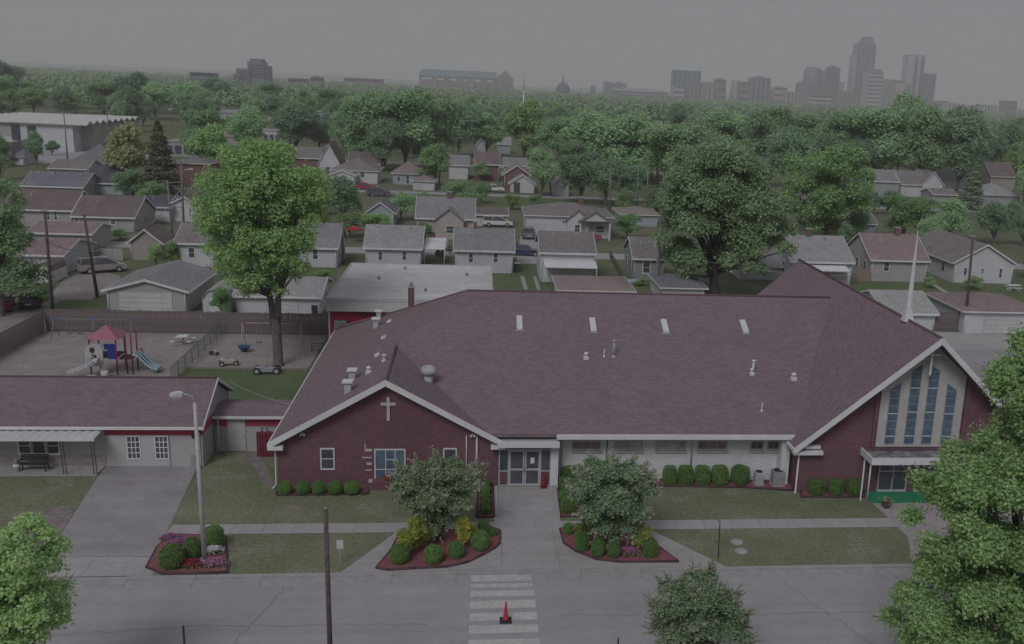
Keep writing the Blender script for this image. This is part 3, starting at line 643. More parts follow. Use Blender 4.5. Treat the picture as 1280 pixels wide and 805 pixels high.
# filled-in garage front with two glazed doors
gx0, gx1 = onY(133, 560, AY)[0], onY(245, 560, AY)[0]
gx2 = onY(212, 560, AY)[0]
MB().box(gx0, gx2, AY-.06, AY-.001, .04, 1.985).build('front_panel', CREAMP, AN)
for u0, u1 in ((158.5, 176), (193.5, 211)):
    winpx(AN, u0, u1, 544.5, 574, AY-.06, panes=[(i/3, (i+1)/3, j/4, (j+1)/4) for i in range(3) for j in range(4)], fw=.06, proud=.05)
MB().box(onY(238, 560, AY)[0], AX1+.01, AY-.05, AY-.001, .02, .75).build('stone_base', STONEV, AN)
MB().path([(AX1-.2, 57.9, 2.5), (AX1-.15, 58.3, 2.2), (AX1-.15, 58.33, .2), (AX1-.2, 58.1, .06)], .045).build('downspout', TRIM, AN)
px_ = onY(241.5, 545, AY); MB().box(px_[0]-.06, px_[0]+.06, AY-.14, AY, px_[2]-.1, px_[2]+.12).build('wall_lamp', DARK, AN)
# porch
MB().box(AX0, gx0+.02, AY-.05, AY-.001, 0, .75).build('stone_base', STONEV, AN)
MB().box(AX0, onY(118, 590, 57)[0]+.1, 57.0, AY-.051, 0, .09).build('porch_slab', CONC, AN)
aw1 = -21.45; wv = MB(); nn = 110; P = []
for i in range(nn+1):
    x = AX0+(aw1-AX0)*i/nn; zz = .035*(1 if i % 2 else -1); P.append((x, zz))
for i in range(nn):
    (xa, za), (xb, zb) = P[i], P[i+1]
    wv.add([(xa, 56.75, 2.36+za), (xb, 56.75, 2.36+zb), (xb, 58.35, 2.44+zb), (xa, 58.35, 2.44+za)], [(0, 1, 2, 3)])
AWN = wv.build('awning', mat('awning_alu', (.6, .6, .62), .5, .05), AN); MB().box(AX0, aw1+.03, 56.68, 56.745, 2.22, 2.4).build('awning_gutter', TRIM, AWN)
for u in (79, 83, 117, 121):
    x = onY(u, 590, 57)[0]; MB().tube((x, 57.05, .09), (x, 56.85, 2.33), .022).build('porch_post', DARK, AN)
for a, b in ((79, 83), (117, 121)):
    xa, xb = onY(a, 590, 57)[0], onY(b, 590, 57)[0]; mb = MB()
    for k in range(9): mb.tube((xa, 57.05-.01*k, .2+k*.2), (xb, 57.04-.01*k, .3+k*.2), .009, n=4)
    mb.build('post_scroll', DARK, AN)
winpx(AN, 22, 75.5, 546, 568.5, AY, panes=[(0, .28, 0, .5), (0, .28, .5, 1), (.34, .66, 0, 1), (.72, 1, 0, .5), (.72, 1, .5, 1)], fw=.1)
# bench and bucket on the porch
bx = onY(41, 578, 57.6)[0]
B = thing('porch_bench', 'dark slatted bench on the annex porch', 'bench', (bx, 57.7, .09))
mb = MB()
for k in range(4): MB().box(bx-.75, bx+.75, 57.45+k*.11, 57.53+k*.11, .5, .53).build('slat', DARK, B)
for k in range(4): MB().box(bx-.75, bx+.75, 57.9+k*.02, 57.93+k*.02, .6+k*.1, .67+k*.1).build('slat', DARK, B)
for s in (-1, 1):
    MB().box(bx+s*.7-.03, bx+s*.7+.03, 57.44, 57.5, .09, .72).build('leg', DARK, B); MB().box(bx+s*.7-.03, bx+s*.7+.03, 57.86, 57.91, .09, .5).build('leg', DARK, B)
    MB().box(bx+s*.7-.04, bx+s*.7+.04, 57.42, 57.9, .72, .76).build('armrest', DARK, B)
q = onY(20.5, 580, 57.5)
B = thing('ash_urn', 'small white and blue smoking urn beside the porch bench', 'urn', (q[0], 57.5, .09))
MB().lathe([(.16, .09), (.16, .4), (.19, .42), (.19, .5), (.12, .52)], (q[0], 57.5, 0), 14).build('urn_body', TRIM, B); MB().lathe([(.05, .52), (.04, .75), (.09, .77), (.02, .85)], (q[0], 57.5, 0), 10).build('urn_top', STEEL, B)
# connector between annex and wing
CNc = thing('covered_connector', 'low cream connector with red band between annex and brick wing', 'building', (-13.6, 62, 0))
MB().box(-15.95, -11.15, 61.0, 63.4, 0, 2.4).build('wall', CREAM, CNc)
MB().ext([(-15.95, 60.7, 2.42), (-11.15, 60.7, 2.42), (-11.15, 62.4, 2.72), (-15.95, 62.4, 2.72)], (0, 0, -.1)).ext([(-15.95, 62.4, 2.72), (-11.15, 62.4, 2.72), (-11.15, 63.8, 2.5), (-15.95, 63.8, 2.5)], (0, 0, -.1)).build('roof', SHING, CNc)
MB().box(-15.95, -11.15, 60.6, 60.7, 2.24, 2.40).build('fascia', TRIM, CNc)
a0, a1 = onY(285, 550, 61)[0], onY(308, 550, 61)[0]
MB().box(-15.9, a0, 60.97, 61.0, 1.66, 2.2).box(a1, -11.2, 60.97, 61.0, 1.66, 2.2).build('red_band', REDP, CNc)
D = MB().box(a0+.02, a1-.02, 60.94, 60.999, .05, 2.18).build('door', CREAMP, CNc); MB().lathe([(.035, 0), (.04, .05), (.01, .06)], (a1-.15, 60.9, 1.0), 8).build('handle', STEEL, D)
for x in (onY(295, 550, 61)[0],): MB().box(x-.012, x+.012, 60.93, 60.939, .06, 2.17).build('door_seam', mat('seam', (.4, .39, .4)), D)
MB().tube((-15.7, 60.88, .1), (-15.7, 60.88, 2.3), .05).build('downspout', TRIM, CNc)
# red wooden gate beside the connector
GT = thing('wooden_gate', 'dark red board gate enclosure beside the brick wing', 'gate', (-12.5, 60.0, 0))
mt = mat('red_boards', (.17, .03, .05), .8, .2, 4)
x0 = onY(321, 560, 60)[0]
for k in range(12): MB().box(x0+k*.15, x0+k*.15+.135, 60.0, 60.03, .03, 1.62+.03*((k*7) % 3)).build('board', mt, GT)
MB().box(x0, x0+1.8, 60.031, 60.08, .4, .5).box(x0, x0+1.8, 60.031, 60.08, 1.2, 1.3).build('rail', mt, GT)
for k in range(2): MB().box(x0+.25+k*.28, x0+.36+k*.28, 60.2, 60.3, 0, 1.95).build('post', mat('old_post', (.25, .22, .23), .9), GT)

# ================================================================ FLAT-ROOFED HALL BEHIND
FB = thing('flat_roof_hall', 'white flat-roofed hall with crimson side wall behind the church roof', 'building', (-5.5, 92, 0))
MB().box(-12.35, 1.35, 84.2, 101.0, 0, 4.7).build('wall', TRIM, FB)
MB().box(-12.2, 1.3, 84.12, 84.19, 0, 3.92).build('red_wall', mat('crimson_wall', (.36, .03, .07), .7, .08, 3), FB)
MB().ext([(-12.45, 83.5, 3.95), (1.4, 83.5, 3.95), (1.4, 84.1, 4.78), (-12.45, 84.1, 4.78)], (0, .08, -.06)).build('mansard', mat('mansard_beige', (.44, .435, .44), .8, .06, 3), FB)
RFL = MB().box(-12.45, 1.4, 84.1, 101.1, 4.72, 4.88).build('roof', mat('membrane_white', (.605, .61, .63), .75, .09, .8, big=.22), FB)
MB().box(-12.5, 1.45, 84.0, 84.1, 4.7, 4.97).box(-12.5, -12.38, 84.1, 101.1, 4.7, 4.96).box(1.3, 1.45, 84.1, 101.1, 4.7, 4.98).box(-12.38, 1.3, 101.0, 101.15, 4.7, 4.96).build('parapet', mat('parapet_blue', (.52, .53, .59), .6), RFL)
for q in ((-9, 93), (-4.5, 88), (-1, 96), (-7, 98.5)): MB().lathe([(.12, 4.88), (.1, 5.1), (.16, 5.12), (.05, 5.2)], (q[0], q[1], 0), 10).build('roof_drain', STEEL, RFL)
q = onY(427, 411, 84.0); a = MB().box(q[0]-.55, q[0]+.45, 83.55, 84.1, q[2]-.55, q[2]+.75).build('wall_unit', STEEL, FB)
mb = MB()
for k in range(8): mb.box(q[0]-.5, q[0]+.4, 83.53, 83.549, q[2]-.45+k*.14, q[2]-.38+k*.14)
mb.build('grille', mat('grille_dark', (.2, .21, .23)), a)

# ================================================================ PLAYGROUND
sheet('play_yard', [(-37.6, 66.5), (-13.4, 66.5), (-13.4, 90.9), (-37.6, 90.9)], .016, CHIPS, px=False)
sheet('lawn', [(-22.7, 66.0), (-11.3, 66.0), (-11.3, 79.4), (-22.7, 79.4)], .022, GRASSG, px=False)
MB().box(-22.6, -13.4, 79.4, 79.6, 0, .14).build('timber_edging', mat('timber', (.28, .24, .24), .9), None); tag(bpy.data.objects['timber_edging'], 'long timber edging between wood chips and grass', 'edging')
WOODF = mat('fence_wood', (.205, .165, .175), .9, .3, 2.2, .3)
WOODG = mat('fence_grey', (.32, .28, .285), .9, .2, 2.2, .3)
FE = thing('board_fence', 'tall dark board fence along the back of the play yard', 'fence', (-25, 91.0, 0))
frng = random.Random(5)
bms = [MB().box(.008, .172, 0, .025, .03, 1.98+.02*k).mesh('board', WOODF) for k in range(4)]
for k in range(int((-13.2+37.6)/.182)):
    inst('board', frng.choice(bms), FE, (-37.6+k*.182+25, -.0+frng.uniform(-.01, .012), frng.uniform(-.02, .03)), rot=(0, frng.uniform(-.006, .006), 0))
for z in (.4, 1.1, 1.75): MB().box(-37.6, -13.2, 91.04, 91.09, z, z+.09).build('rail', WOODF, FE)
for k in range(11): MB().box(-37.55+k*2.4, -37.45+k*2.4, 91.1, 91.2, 0, 1.95).build('post', WOODF, FE)
FE2 = thing('board_fence', 'weathered grey board fence along the alley side of the play yard', 'fence', (-37.7, 80, 0))
bms2 = [MB().box(0, .025, .008, .172, .03, 1.86+.02*k).mesh('board', WOODG) for k in range(3)]
for k in range(int((91.0-66)/.182)): inst('board', frng.choice(bms2), FE2, (frng.uniform(-.01, .01), 66+k*.182-80, frng.uniform(-.02, .02)))
for z in (.4, 1.6): MB().box(-37.76, -37.71, 66, 90.9, z, z+.09).build('rail', WOODG, FE2)
for k in range(10): MB().box(-37.9, -37.78, 66.5+k*2.6, 66.62+k*2.6, 0, 1.8).build('post', WOODG, FE2)
# chain-link fence across the yard
CF = thing('chain_link_fence', 'green-grey chain-link fence dividing the play yard', 'fence', (-22.6, 84, 0))
gm_ = mat('fence_green', (.14, .19, .165), .7)
for k in range(9): MB().tube((-22.65, 75.4+k*1.9, 0), (-22.65, 75.4+k*1.9, 1.28), .03).build('post', gm_, CF)
MB().tube((-22.65, 75.4, 1.25), (-22.65, 90.6, 1.25), .022).build('top_rail', gm_, CF)
mb = MB()
for k in range(-9, 102):
    for s in (1, -1):
        y0 = 75.4+k*.15; y1 = y0+1.2
        za, zb = (.05, 1.25) if s > 0 else (1.25, .05)
        ya, yb = max(y0, 75.4), min(y1, 90.6)
        if ya >= yb: continue
        fz = lambda y: za+(zb-za)*(y-y0)/1.2
        mb.tube((-22.65, ya, fz(ya)), (-22.65, yb, fz(yb)), .006, n=3, cap=False)
mb.build('wire_mesh', gm_, CF)
# play structure
PSR = mat('play_red', (.24, .035, .065), .5, .1, 3); PSP = mat('play_roof', (.42, .17, .23), .6, .08, 3); PSB = mat('play_blue', (.03, .05, .30), .5, .1, 3)
SLB = mat('slide_blue', (.05, .14, .26), .4, .1, 2); SLW = mat('slide_pale', (.40, .52, .60), .5, .06, 2); PSW = mat('play_white', (.52, .53, .56), .6, .06, 2)
p = g(141, 465); PX_, PY_ = p[0], p[1]
PS = thing('play_structure', 'red and blue play tower with pink hipped roof and two slides', 'play structure', (PX_, PY_, 0))
hw = .95; ze = onY(133, 420, PY_)[2]; zt = onY(133, 406.5, PY_)[2]; ox = onY(133, 420, PY_)[0]
mb = MB(); r = 1.2
mb.add([(ox-r, PY_-r, ze), (ox+r, PY_-r, ze), (ox+r, PY_+r, ze), (ox-r, PY_+r, ze), (ox-.06, PY_, zt), (ox+.06, PY_, zt)], [(0, 1, 5, 4), (1, 2, 5), (2, 3, 4, 5), (3, 0, 4), (3, 2, 1, 0)]); mb.build('roof', PSP, PS)
for sx in (-1, 1):
    for sy in (-1, 1): MB().tube((ox+sx*hw, PY_+sy*hw, 0), (ox+sx*hw, PY_+sy*hw, ze), .06).build('post', PSR, PS)
for dx in (1.55, 1.95):
    for sy in (-.6, .6): MB().tube((ox+dx, PY_+sy, 0), (ox+dx, PY_+sy, 3.0), .055).build('post', PSR, PS)
MB().box(ox-hw, ox+hw, PY_-hw, PY_+hw, 1.35, 1.43).box(ox+hw, ox+1.95, PY_-.6, PY_+.6, 1.18, 1.26).build('deck', mat('deck_dark', (.10, .06, .08)), PS)
MB().box(ox+.35, ox+.95, PY_-hw-.04, PY_-hw+.02, 1.3, 2.5).box(ox+.1, ox+.349, PY_-hw-.04, PY_-hw+.02, 2.05, 2.5).build('blue_panel', PSB, PS)
wp = MB(); ring = [(ox-1.3, .75), (ox-1.3, 1.9), (ox-1.15, 2.3), (ox-.75, 2.5), (ox-.2, 2.5), (ox+.0, 2.0), (ox+.0, .75)]
wp.ext([(x, PY_-hw-.06, z) for x, z in ring], (0, .06, 0)); WP = wp.build('climbing_panel', PSW, PS)
MB().lathe([(.2, 0), (.2, .02)], (0, 0, 0), 12)
for cx_, cz_ in ((ox-.75, 2.0), (ox-.65, 1.45)): MB().ext([(cx_+.2*math.cos(t), PY_-hw-.075, cz_+.24*math.sin(t)) for t in np.linspace(0, 2*PI, 10)[:-1]], (0, .01, 0)).build('hole', DARK, WP)
# curved pale slide to the left, coming forward
pts = [np.array((ox-.4, PY_-hw-.2, 1.35)), np.array((ox-.55, PY_-1.5, 1.15)), np.array((ox-1.0, PY_-1.9, .85)), np.array((ox-1.6, PY_-2.0, .6)), np.array((ox-2.2, PY_-1.9, .45))]
mb = MB()
for a, b in zip(pts, pts[1:]):
    d = b-a; n_ = np.array([-d[1], d[0], 0]); n_ /= np.linalg.norm(n_); n_ *= .28
    mb.ext([a-n_, b-n_, b+n_, a+n_], (0, 0, .05)); mb.ext([a-n_, b-n_, b-n_*1.15, a-n_*1.15], (0, 0, .25)); mb.ext([a+n_, b+n_, b+n_*1.15, a+n_*1.15], (0, 0, .25))
mb.build('curved_slide', PSW, PS)
MB().lathe([(.75, 0), (.7, .12), (.35, .3), (.1, .34)], (ox-.6, PY_-2.1, 0), 16).lathe([(.28, .0), (.3, .5), (.22, .56)], (ox+.25, PY_-1.6, 0), 14).build('step_pod', PSW, PS)
# double wave slide to the right
sl0 = np.array((ox+2.0, PY_, 1.45)); sx_end = onY(200, 461, PY_)[0]
prof = []
for k in range(13):
    t = k/12; prof.append((sl0[0]+(sx_end-sl0[0])*t, 1.45*(1-t)**1.25*(1+.18*math.sin(t*PI*2.0))+.30*t+.02))
for j, m_ in ((0, SLW), (1, SLB), (2, SLW), (3, SLB), (4, SLW)):
    ya = PY_-.62+j*.25; mb = MB()
    for (xa, za), (xb, zb) in zip(prof, prof[1:]):
        e = .14 if m_ is SLW else 0
        mb.ext([(xa, ya, za), (xb, ya, zb), (xb, ya+(.08 if m_ is SLW else .25), zb), (xa, ya+(.08 if m_ is SLW else .25), za)], (0, 0, .04+e))
    mb.build('slide', m_, PS) if m_ is SLB else mb.build('slide_rail', m_, PS)
MB().tube((prof[-2][0], PY_, 0), (prof[-2][0], PY_, .3), .05).build('slide_foot', DARK, PS)
# climber behind the slide
mb = MB()
for k in range(5): mb.tube((ox+2.0+.12*k, PY_+.9, 1.5-.3*k), (ox+2.0+.12*k, PY_+1.5, 1.5-.3*k), .03)
mb.tube((ox+1.95, PY_+.9, 1.6), (ox+2.6, PY_+.9, 0), .035).tube((ox+1.95, PY_+1.5, 1.6), (ox+2.6, PY_+1.5, 0), .035); mb.build('ladder', PSR, PS)
# swing frames
def swing(label, xs_, y, h, m_, m2, seats, feet=.9):
    S = thing('swing_set', label, 'swing set', (sum(xs_)/len(xs_), y, 0))
    for x in xs_:
        for s in (-1, 1): MB().tube((x, y+s*feet, 0), (x, y+s*.06, h), .035, n=7).build('leg', m_, S)
        MB().box(x-.28, x+.28, y-.08, y+.08, h-.06, h+.06).build('bracket', m2, S)
    MB().tube((xs_[0], y, h), (xs_[-1], y, h), .04, n=8).build('top_bar', m_, S)
    for x in seats:
        st = MB().box(x-.22, x+.22, y-.08, y+.08, .45, .49).build('swing_seat', DARK, S)
        MB().tube((x-.2, y, .48), (x-.15, y, h), .008, n=4).tube((x+.2, y, .48), (x+.15, y, h), .008, n=4).build('chain', STEEL, st)
    return S
sx0, sx1, sx2 = onY(67, 399, 88.6)[0], onY(117, 398, 88.6)[0], onY(165, 398, 88.6)[0]
swing('tall grey swing set with blue brackets before the back fence', (sx0, sx1, sx2), 88.6, onY(117, 399, 88.6)[2], mat('swing_grey', (.27, .26, .29), .6), mat('bracket_blue', (.10, .17, .38), .6), [sx0+1.2, sx0+2.1, sx1+1.1, sx1+2.0])
swing('pale swing set with rust-red bar behind the big maple trunk', (onY(303, 405, 86.3)[0], onY(376, 404, 86.3)[0]), 86.3, onY(340, 404, 86.3)[2], mat('swing_pale', (.45, .42, .44), .6), mat('bracket_rust', (.30, .12, .14), .7), [-18.5, -17.2])
# picnic table with round seats
q = g(229, 431); PT = thing('picnic_table', 'white picnic table with separate round seats on grey post', 'picnic table', q)
MB().lathe([(.5, .74), (.52, .78), (.5, .8)], q, 18).build('table_top', TRIM, PT); MB().tube(q, q+(0, 0, .74), .06).build('pedestal', STEEL, PT)
for k in range(4):
    t = PI/4+k*PI/2; e = q+(math.cos(t)*.95, math.sin(t)*.95, 0)
    MB().lathe([(.2, .44), (.21, .47), (.2, .48)], e, 12).build('seat', TRIM, PT); MB().path([q+(0, 0, .3), (q+e)/2+(0, 0, .28), e+(0, 0, .44)], .03).build('seat_arm', STEEL, PT)
# toy cars, tub, small bench, tricycle
def toy(label, q, L, m_, wr, rz):
    T = thing('toy_car', label, 'toy car', (q[0], q[1], .02), rz=rz)
    def loc(mb, nm, mm, par): o = bpy.data.objects.new(nm, mb.mesh(nm, mm)); COL.objects.link(o); o.parent = par; return o
    loc(MB().ext([(-L/2, -.28, .18), (L/2, -.28, .18), (L/2, -.28, .38), (L*.15, -.28, .45), (-L*.1, -.28, .42), (-L*.3, -.28, .55), (-L/2, -.28, .5)], (0, .56, 0)), 'body', m_, T)
    for sx in (-1, 1):
        for sy in (-1, 1):
            wq = loc(MB().tube((sx*L*.42, sy*.32, wr), (sx*L*.42, sy*.45, wr), wr, n=16), 'wheel', DARK, T); loc(MB().tube((sx*L*.42, sy*.445, wr), (sx*L*.42, sy*.465, wr), wr*.5, n=12), 'hub', GALV, wq)
    loc(MB().tube((L*.05, 0, .42), (-L*.05, 0, .72), .015), 'steering_column', DARK, T)
toy('cream toy wagon car on the wood chips', g(286, 456.5), 1.25, mat('toy_cream', (.52, .48, .42), .6), .2, .25)
toy('silver toy racing car with black tyres beside the maple', g(334, 467), 1.75, mat('toy_silver', (.36, .37, .45), .4), .28, .08)
q = g(305.5, 440); T = thing('play_tub', 'blue round spring tub on the wood chips', 'tub', q)
MB().lathe([(.1, .02), (.3, .2), (.5, .45), (.52, .52), (.46, .5), (.28, .28)], q, 18).build('bowl', mat('tub_blue', (.04, .09, .20), .4), T); MB().lathe([(.1, 0), (.12, .1)], q, 10).build('spring', DARK, T)
q = g(389, 440); T = thing('tilted_bench', 'small thin metal bench frame near the wing eave', 'bench', q)
for dx in (0, 1.0):
    MB().tube(q+(dx, 0, 0), q+(dx+.05, .05, .75), .025).build('leg', DARK, T); MB().tube(q+(dx+.1, .45, 0), q+(dx+.05, .4, .45), .025).build('leg', DARK, T)
MB().box(q[0]-.05, q[0]+1.1, q[1]+.0, q[1]+.45, .42, .46).build('seat', mat('bench_brown', (.25, .19, .19)), T); MB().tube(q+(0, .03, .75), q+(1.08, .05, .78), .03).build('back_rail', DARK, T)
q = g(264.5, 444); T = thing('tricycle', 'small dark tricycle left by the chain-link fence', 'tricycle', q)
for k, (dx, dy, r_) in enumerate(((0, 0, .2), (.45, .15, .13), (.45, -.15, .13))): MB().tube(q+(dx, dy-.02, r_), q+(dx, dy+.02, r_), r_, n=14).build('wheel', DARK, T)
MB().path([q+(0, 0, .2), q+(.05, 0, .55), q+(.25, 0, .35), q+(.45, 0, .15)], .02).build('frame', GALV, T); MB().box(q[0]+.25, q[0]+.4, q[1]-.1, q[1]+.1, .36, .4).build('saddle', TRIM, T)

# ================================================================ STREET FURNITURE
q = g(256, 705.7); h = onY(243, 503, q[1])[2]; xt = onY(243.3, 503, q[1])[0]
SLm = thing('street_lamp', 'grey metal street lamp rising from the mulch bed by the driveway', 'street lamp', q)
MB().path([q, (xt, q[1], h)], [.12, .075], 12).build('pole', GALV, SLm); MB().lathe([(.19, .1), (.17, .2), (.13, .3)], q, 12).build('base', GALV, SLm)
MB().path([(xt, q[1], h), (xt-.1, q[1], h+.28), (xt-.32, q[1]-.1, h+.42), (xt-.48, q[1]-.2, h+.42)], .035).build('arm', GALV, SLm)
hd = MB().ext([(xt-.45, q[1]-.34, h+.36), (xt-.45, q[1]-.06, h+.36), (xt-.65, q[1]-.02, h+.42), (xt-1.0, q[1]-.08, h+.36), (xt-1.0, q[1]-.32, h+.36), (xt-.65, q[1]-.38, h+.42)], (0, 0, .14)).build('lamp_head', mat('lamp_head', (.58, .58, .6), .5), SLm)
MB().box(xt-.95, xt-.55, q[1]-.3, q[1]-.1, h+.30, h+.36).build('lens', mat('lamp_lens', (.7, .7, .7), .3), hd)
PW = mat('pole_wood', (.13, .10, .105), .9, .3, 3, .3)
PWG = mat('pole_grey', (.24, .22, .235), .9, .2, 3, .2)
bq = np.array((-5.63, 36.2, 0)) ; tp = onY(407, 636, 36.2)
P_ = thing('wooden_pole', 'dark brown wooden pole rising from the near verge', 'pole', (tp[0]+.22, 34.6, 0))
tp2 = onY(407, 636, 34.6); bs = onY(414, 850, 34.6)
MB().path([(bs[0], 34.6, -.2), (tp2[0], 34.6, tp2[2])], [.105, .085], 10).build('shaft', PW, P_); MB().lathe([(.088, 0), (.07, .05)], tp2, 10).build('pole_cap', mat('cap_pale', (.3, .27, .27)), P_)
for u, vt, lab in ((229, 782, 'thin dark sign post on the near kerb by the driveway'), (773, 798, 'thin dark sign post on the near kerb past the crosswalk')):
    t_ = onY(u, vt, 34.75); P_ = thing('sign_post', lab, 'sign post', (t_[0], 34.75, 0)); MB().box(t_[0]-.03, t_[0]+.03, 34.72, 34.78, 0, t_[2]).build('post', DARK, P_); MB().box(t_[0]-.022, t_[0]+.022, 34.78, 34.82, t_[2]-.5, t_[2]-.05).build('plate', STEEL, P_)
q = g(425.5, 706); zt = onY(425.5, 675, q[1])[2]
P_ = thing('street_sign', 'small pale sign on a thin post beside the sidewalk grass', 'sign', q)
MB().box(q[0]-.025, q[0]+.025, q[1]-.02, q[1]+.02, 0, zt).build('post', STEEL, P_); MB().box(q[0]-.16, q[0]+.16, q[1]-.035, q[1]-.021, zt-.45, zt).build('sign_plate', mat('sign_back', (.55, .55, .57), .5), P_)
q = g(897.5, 698); tt = onY(901, 636, q[1])
P_ = thing('sign_post', 'tall dark sign post seen edge-on in the front lawn', 'sign post', q)
MB().path([q, (tt[0], q[1], tt[2])], .028, 6).build('post', DARK, P_); MB().ext([(tt[0]-.035, q[1]-.25, tt[2]-.75), (tt[0]-.035, q[1]+.2, tt[2]-.75), (tt[0]-.03, q[1]+.2, tt[2]), (tt[0]-.03, q[1]-.25, tt[2])], (-.02, 0, 0)).build('sign_plate', STEEL, P_)
for u, v, lab in ((921, 677.5, 'pale round manhole lid in the front lawn, farther from the kerb'), (926.5, 689, 'pale round manhole lid in the front lawn, nearer the kerb')):
    q = g(u, v); T = thing('manhole_lid', lab, 'manhole cover', q); MB().lathe([(.34, -.05), (.34, .035), (.3, .045)], q, 20).build('collar', CONC, T); MB().lathe([(.27, .046), (.26, .055)], q, 18).build('lid', CONC2, T)
q = g(632, 776, -.075); CO = thing('traffic_cone', 'slim red traffic cone with black base on the crosswalk', 'traffic cone', (q[0], q[1], -.066))
MB().box(q[0]-.26, q[0]+.26, q[1]-.26, q[1]+.26, -.068, -.03).box(q[0]-.2, q[0]+.2, q[1]-.2, q[1]+.2, -.029, -.0).build('base', mat('rubber', (.035, .033, .04), .8), CO)
MB().lathe([(.14, .0), (.125, .05), (.03, .85), (.02, .87)], (q[0], q[1], 0), 18).build('cone', mat('cone_red', (.52, .05, .07), .6, .06), CO)
CO2 = thing('traffic_cone', 'red traffic cone kept behind the entrance side glass', 'traffic cone', (4.05, EY-.3, .05))
MB().box(3.85, 4.25, EY-.5, EY-.12, .02, .07).build('base', mat('cone_base_red', (.26, .04, .06)), CO2); MB().lathe([(.16, .07), (.14, .45), (.05, .62), (.03, .85)], (4.05, EY-.3, 0), 14).build('cone', MATS['cone_base_red'], CO2)
q = g(1107.5, 635); T = thing('flower_pot', 'brown flower pot beside the green entrance carpet', 'flower pot', q)
MB().lathe([(.15, .017), (.24, .25), (.27, .42), (.29, .44), (.29, .48), (.24, .48)], q, 16).build('pot', mat('pot_brown', (.14, .10, .10), .7), T)
# ================================================================ HOUSES
def siding(n, c): return mat_rows('siding_'+n, c, c, tuple(x*.78 for x in c), 60, .2, .012, .8, .2, patch=.1)
W_WHITE = siding('white', (.63, .635, .68)); W_BLUE = siding('bluewhite', (.565, .59, .65)); W_CREAM = siding('warm', (.45, .435, .445)); W_GREY = siding('grey', (.40, .41, .43))
W_GREEN = siding('sage', (.33, .36, .36)); W_PINK = siding('rosy', (.50, .43, .43)); W_TAN = siding('tan', (.42, .38, .37)); W_PB = siding('paleblue', (.40, .45, .52))
W_BR = mat_rows('brick_far', (.27, .14, .15), (.22, .11, .12), (.22, .16, .17), .24, .085, .012)
def shingle(n, c): return mat_rows('shingles_'+n, tuple(x*1.12 for x in c), tuple(x*.82 for x in c), tuple(x*.6 for x in c), .33, .16, .012, .9, .3, patch=.2)
R_GREY = shingle('grey', (.33, .33, .35)); R_LG = shingle('lightgrey', (.42, .42, .44)); R_BG = shingle('browngrey', (.29, .265, .275)); R_PINK = shingle('rosebrown', (.345, .265, .275))
R_TAN = shingle('tan', (.36, .305, .29)); R_NAVY = shingle('navy', (.135, .14, .175)); R_BR = shingle('brown', (.235, .19, .20)); R_PUR = shingle('slate', (.25, .245, .29)); R_PALE = shingle('pale', (.47, .47, .48))
FDOOR = mat('door_dark', (.12, .09, .10), .6); GDOOR = mat_rows('garage_door', (.62, .62, .64), (.62, .62, .64), (.46, .46, .48), 60, .5, .02)
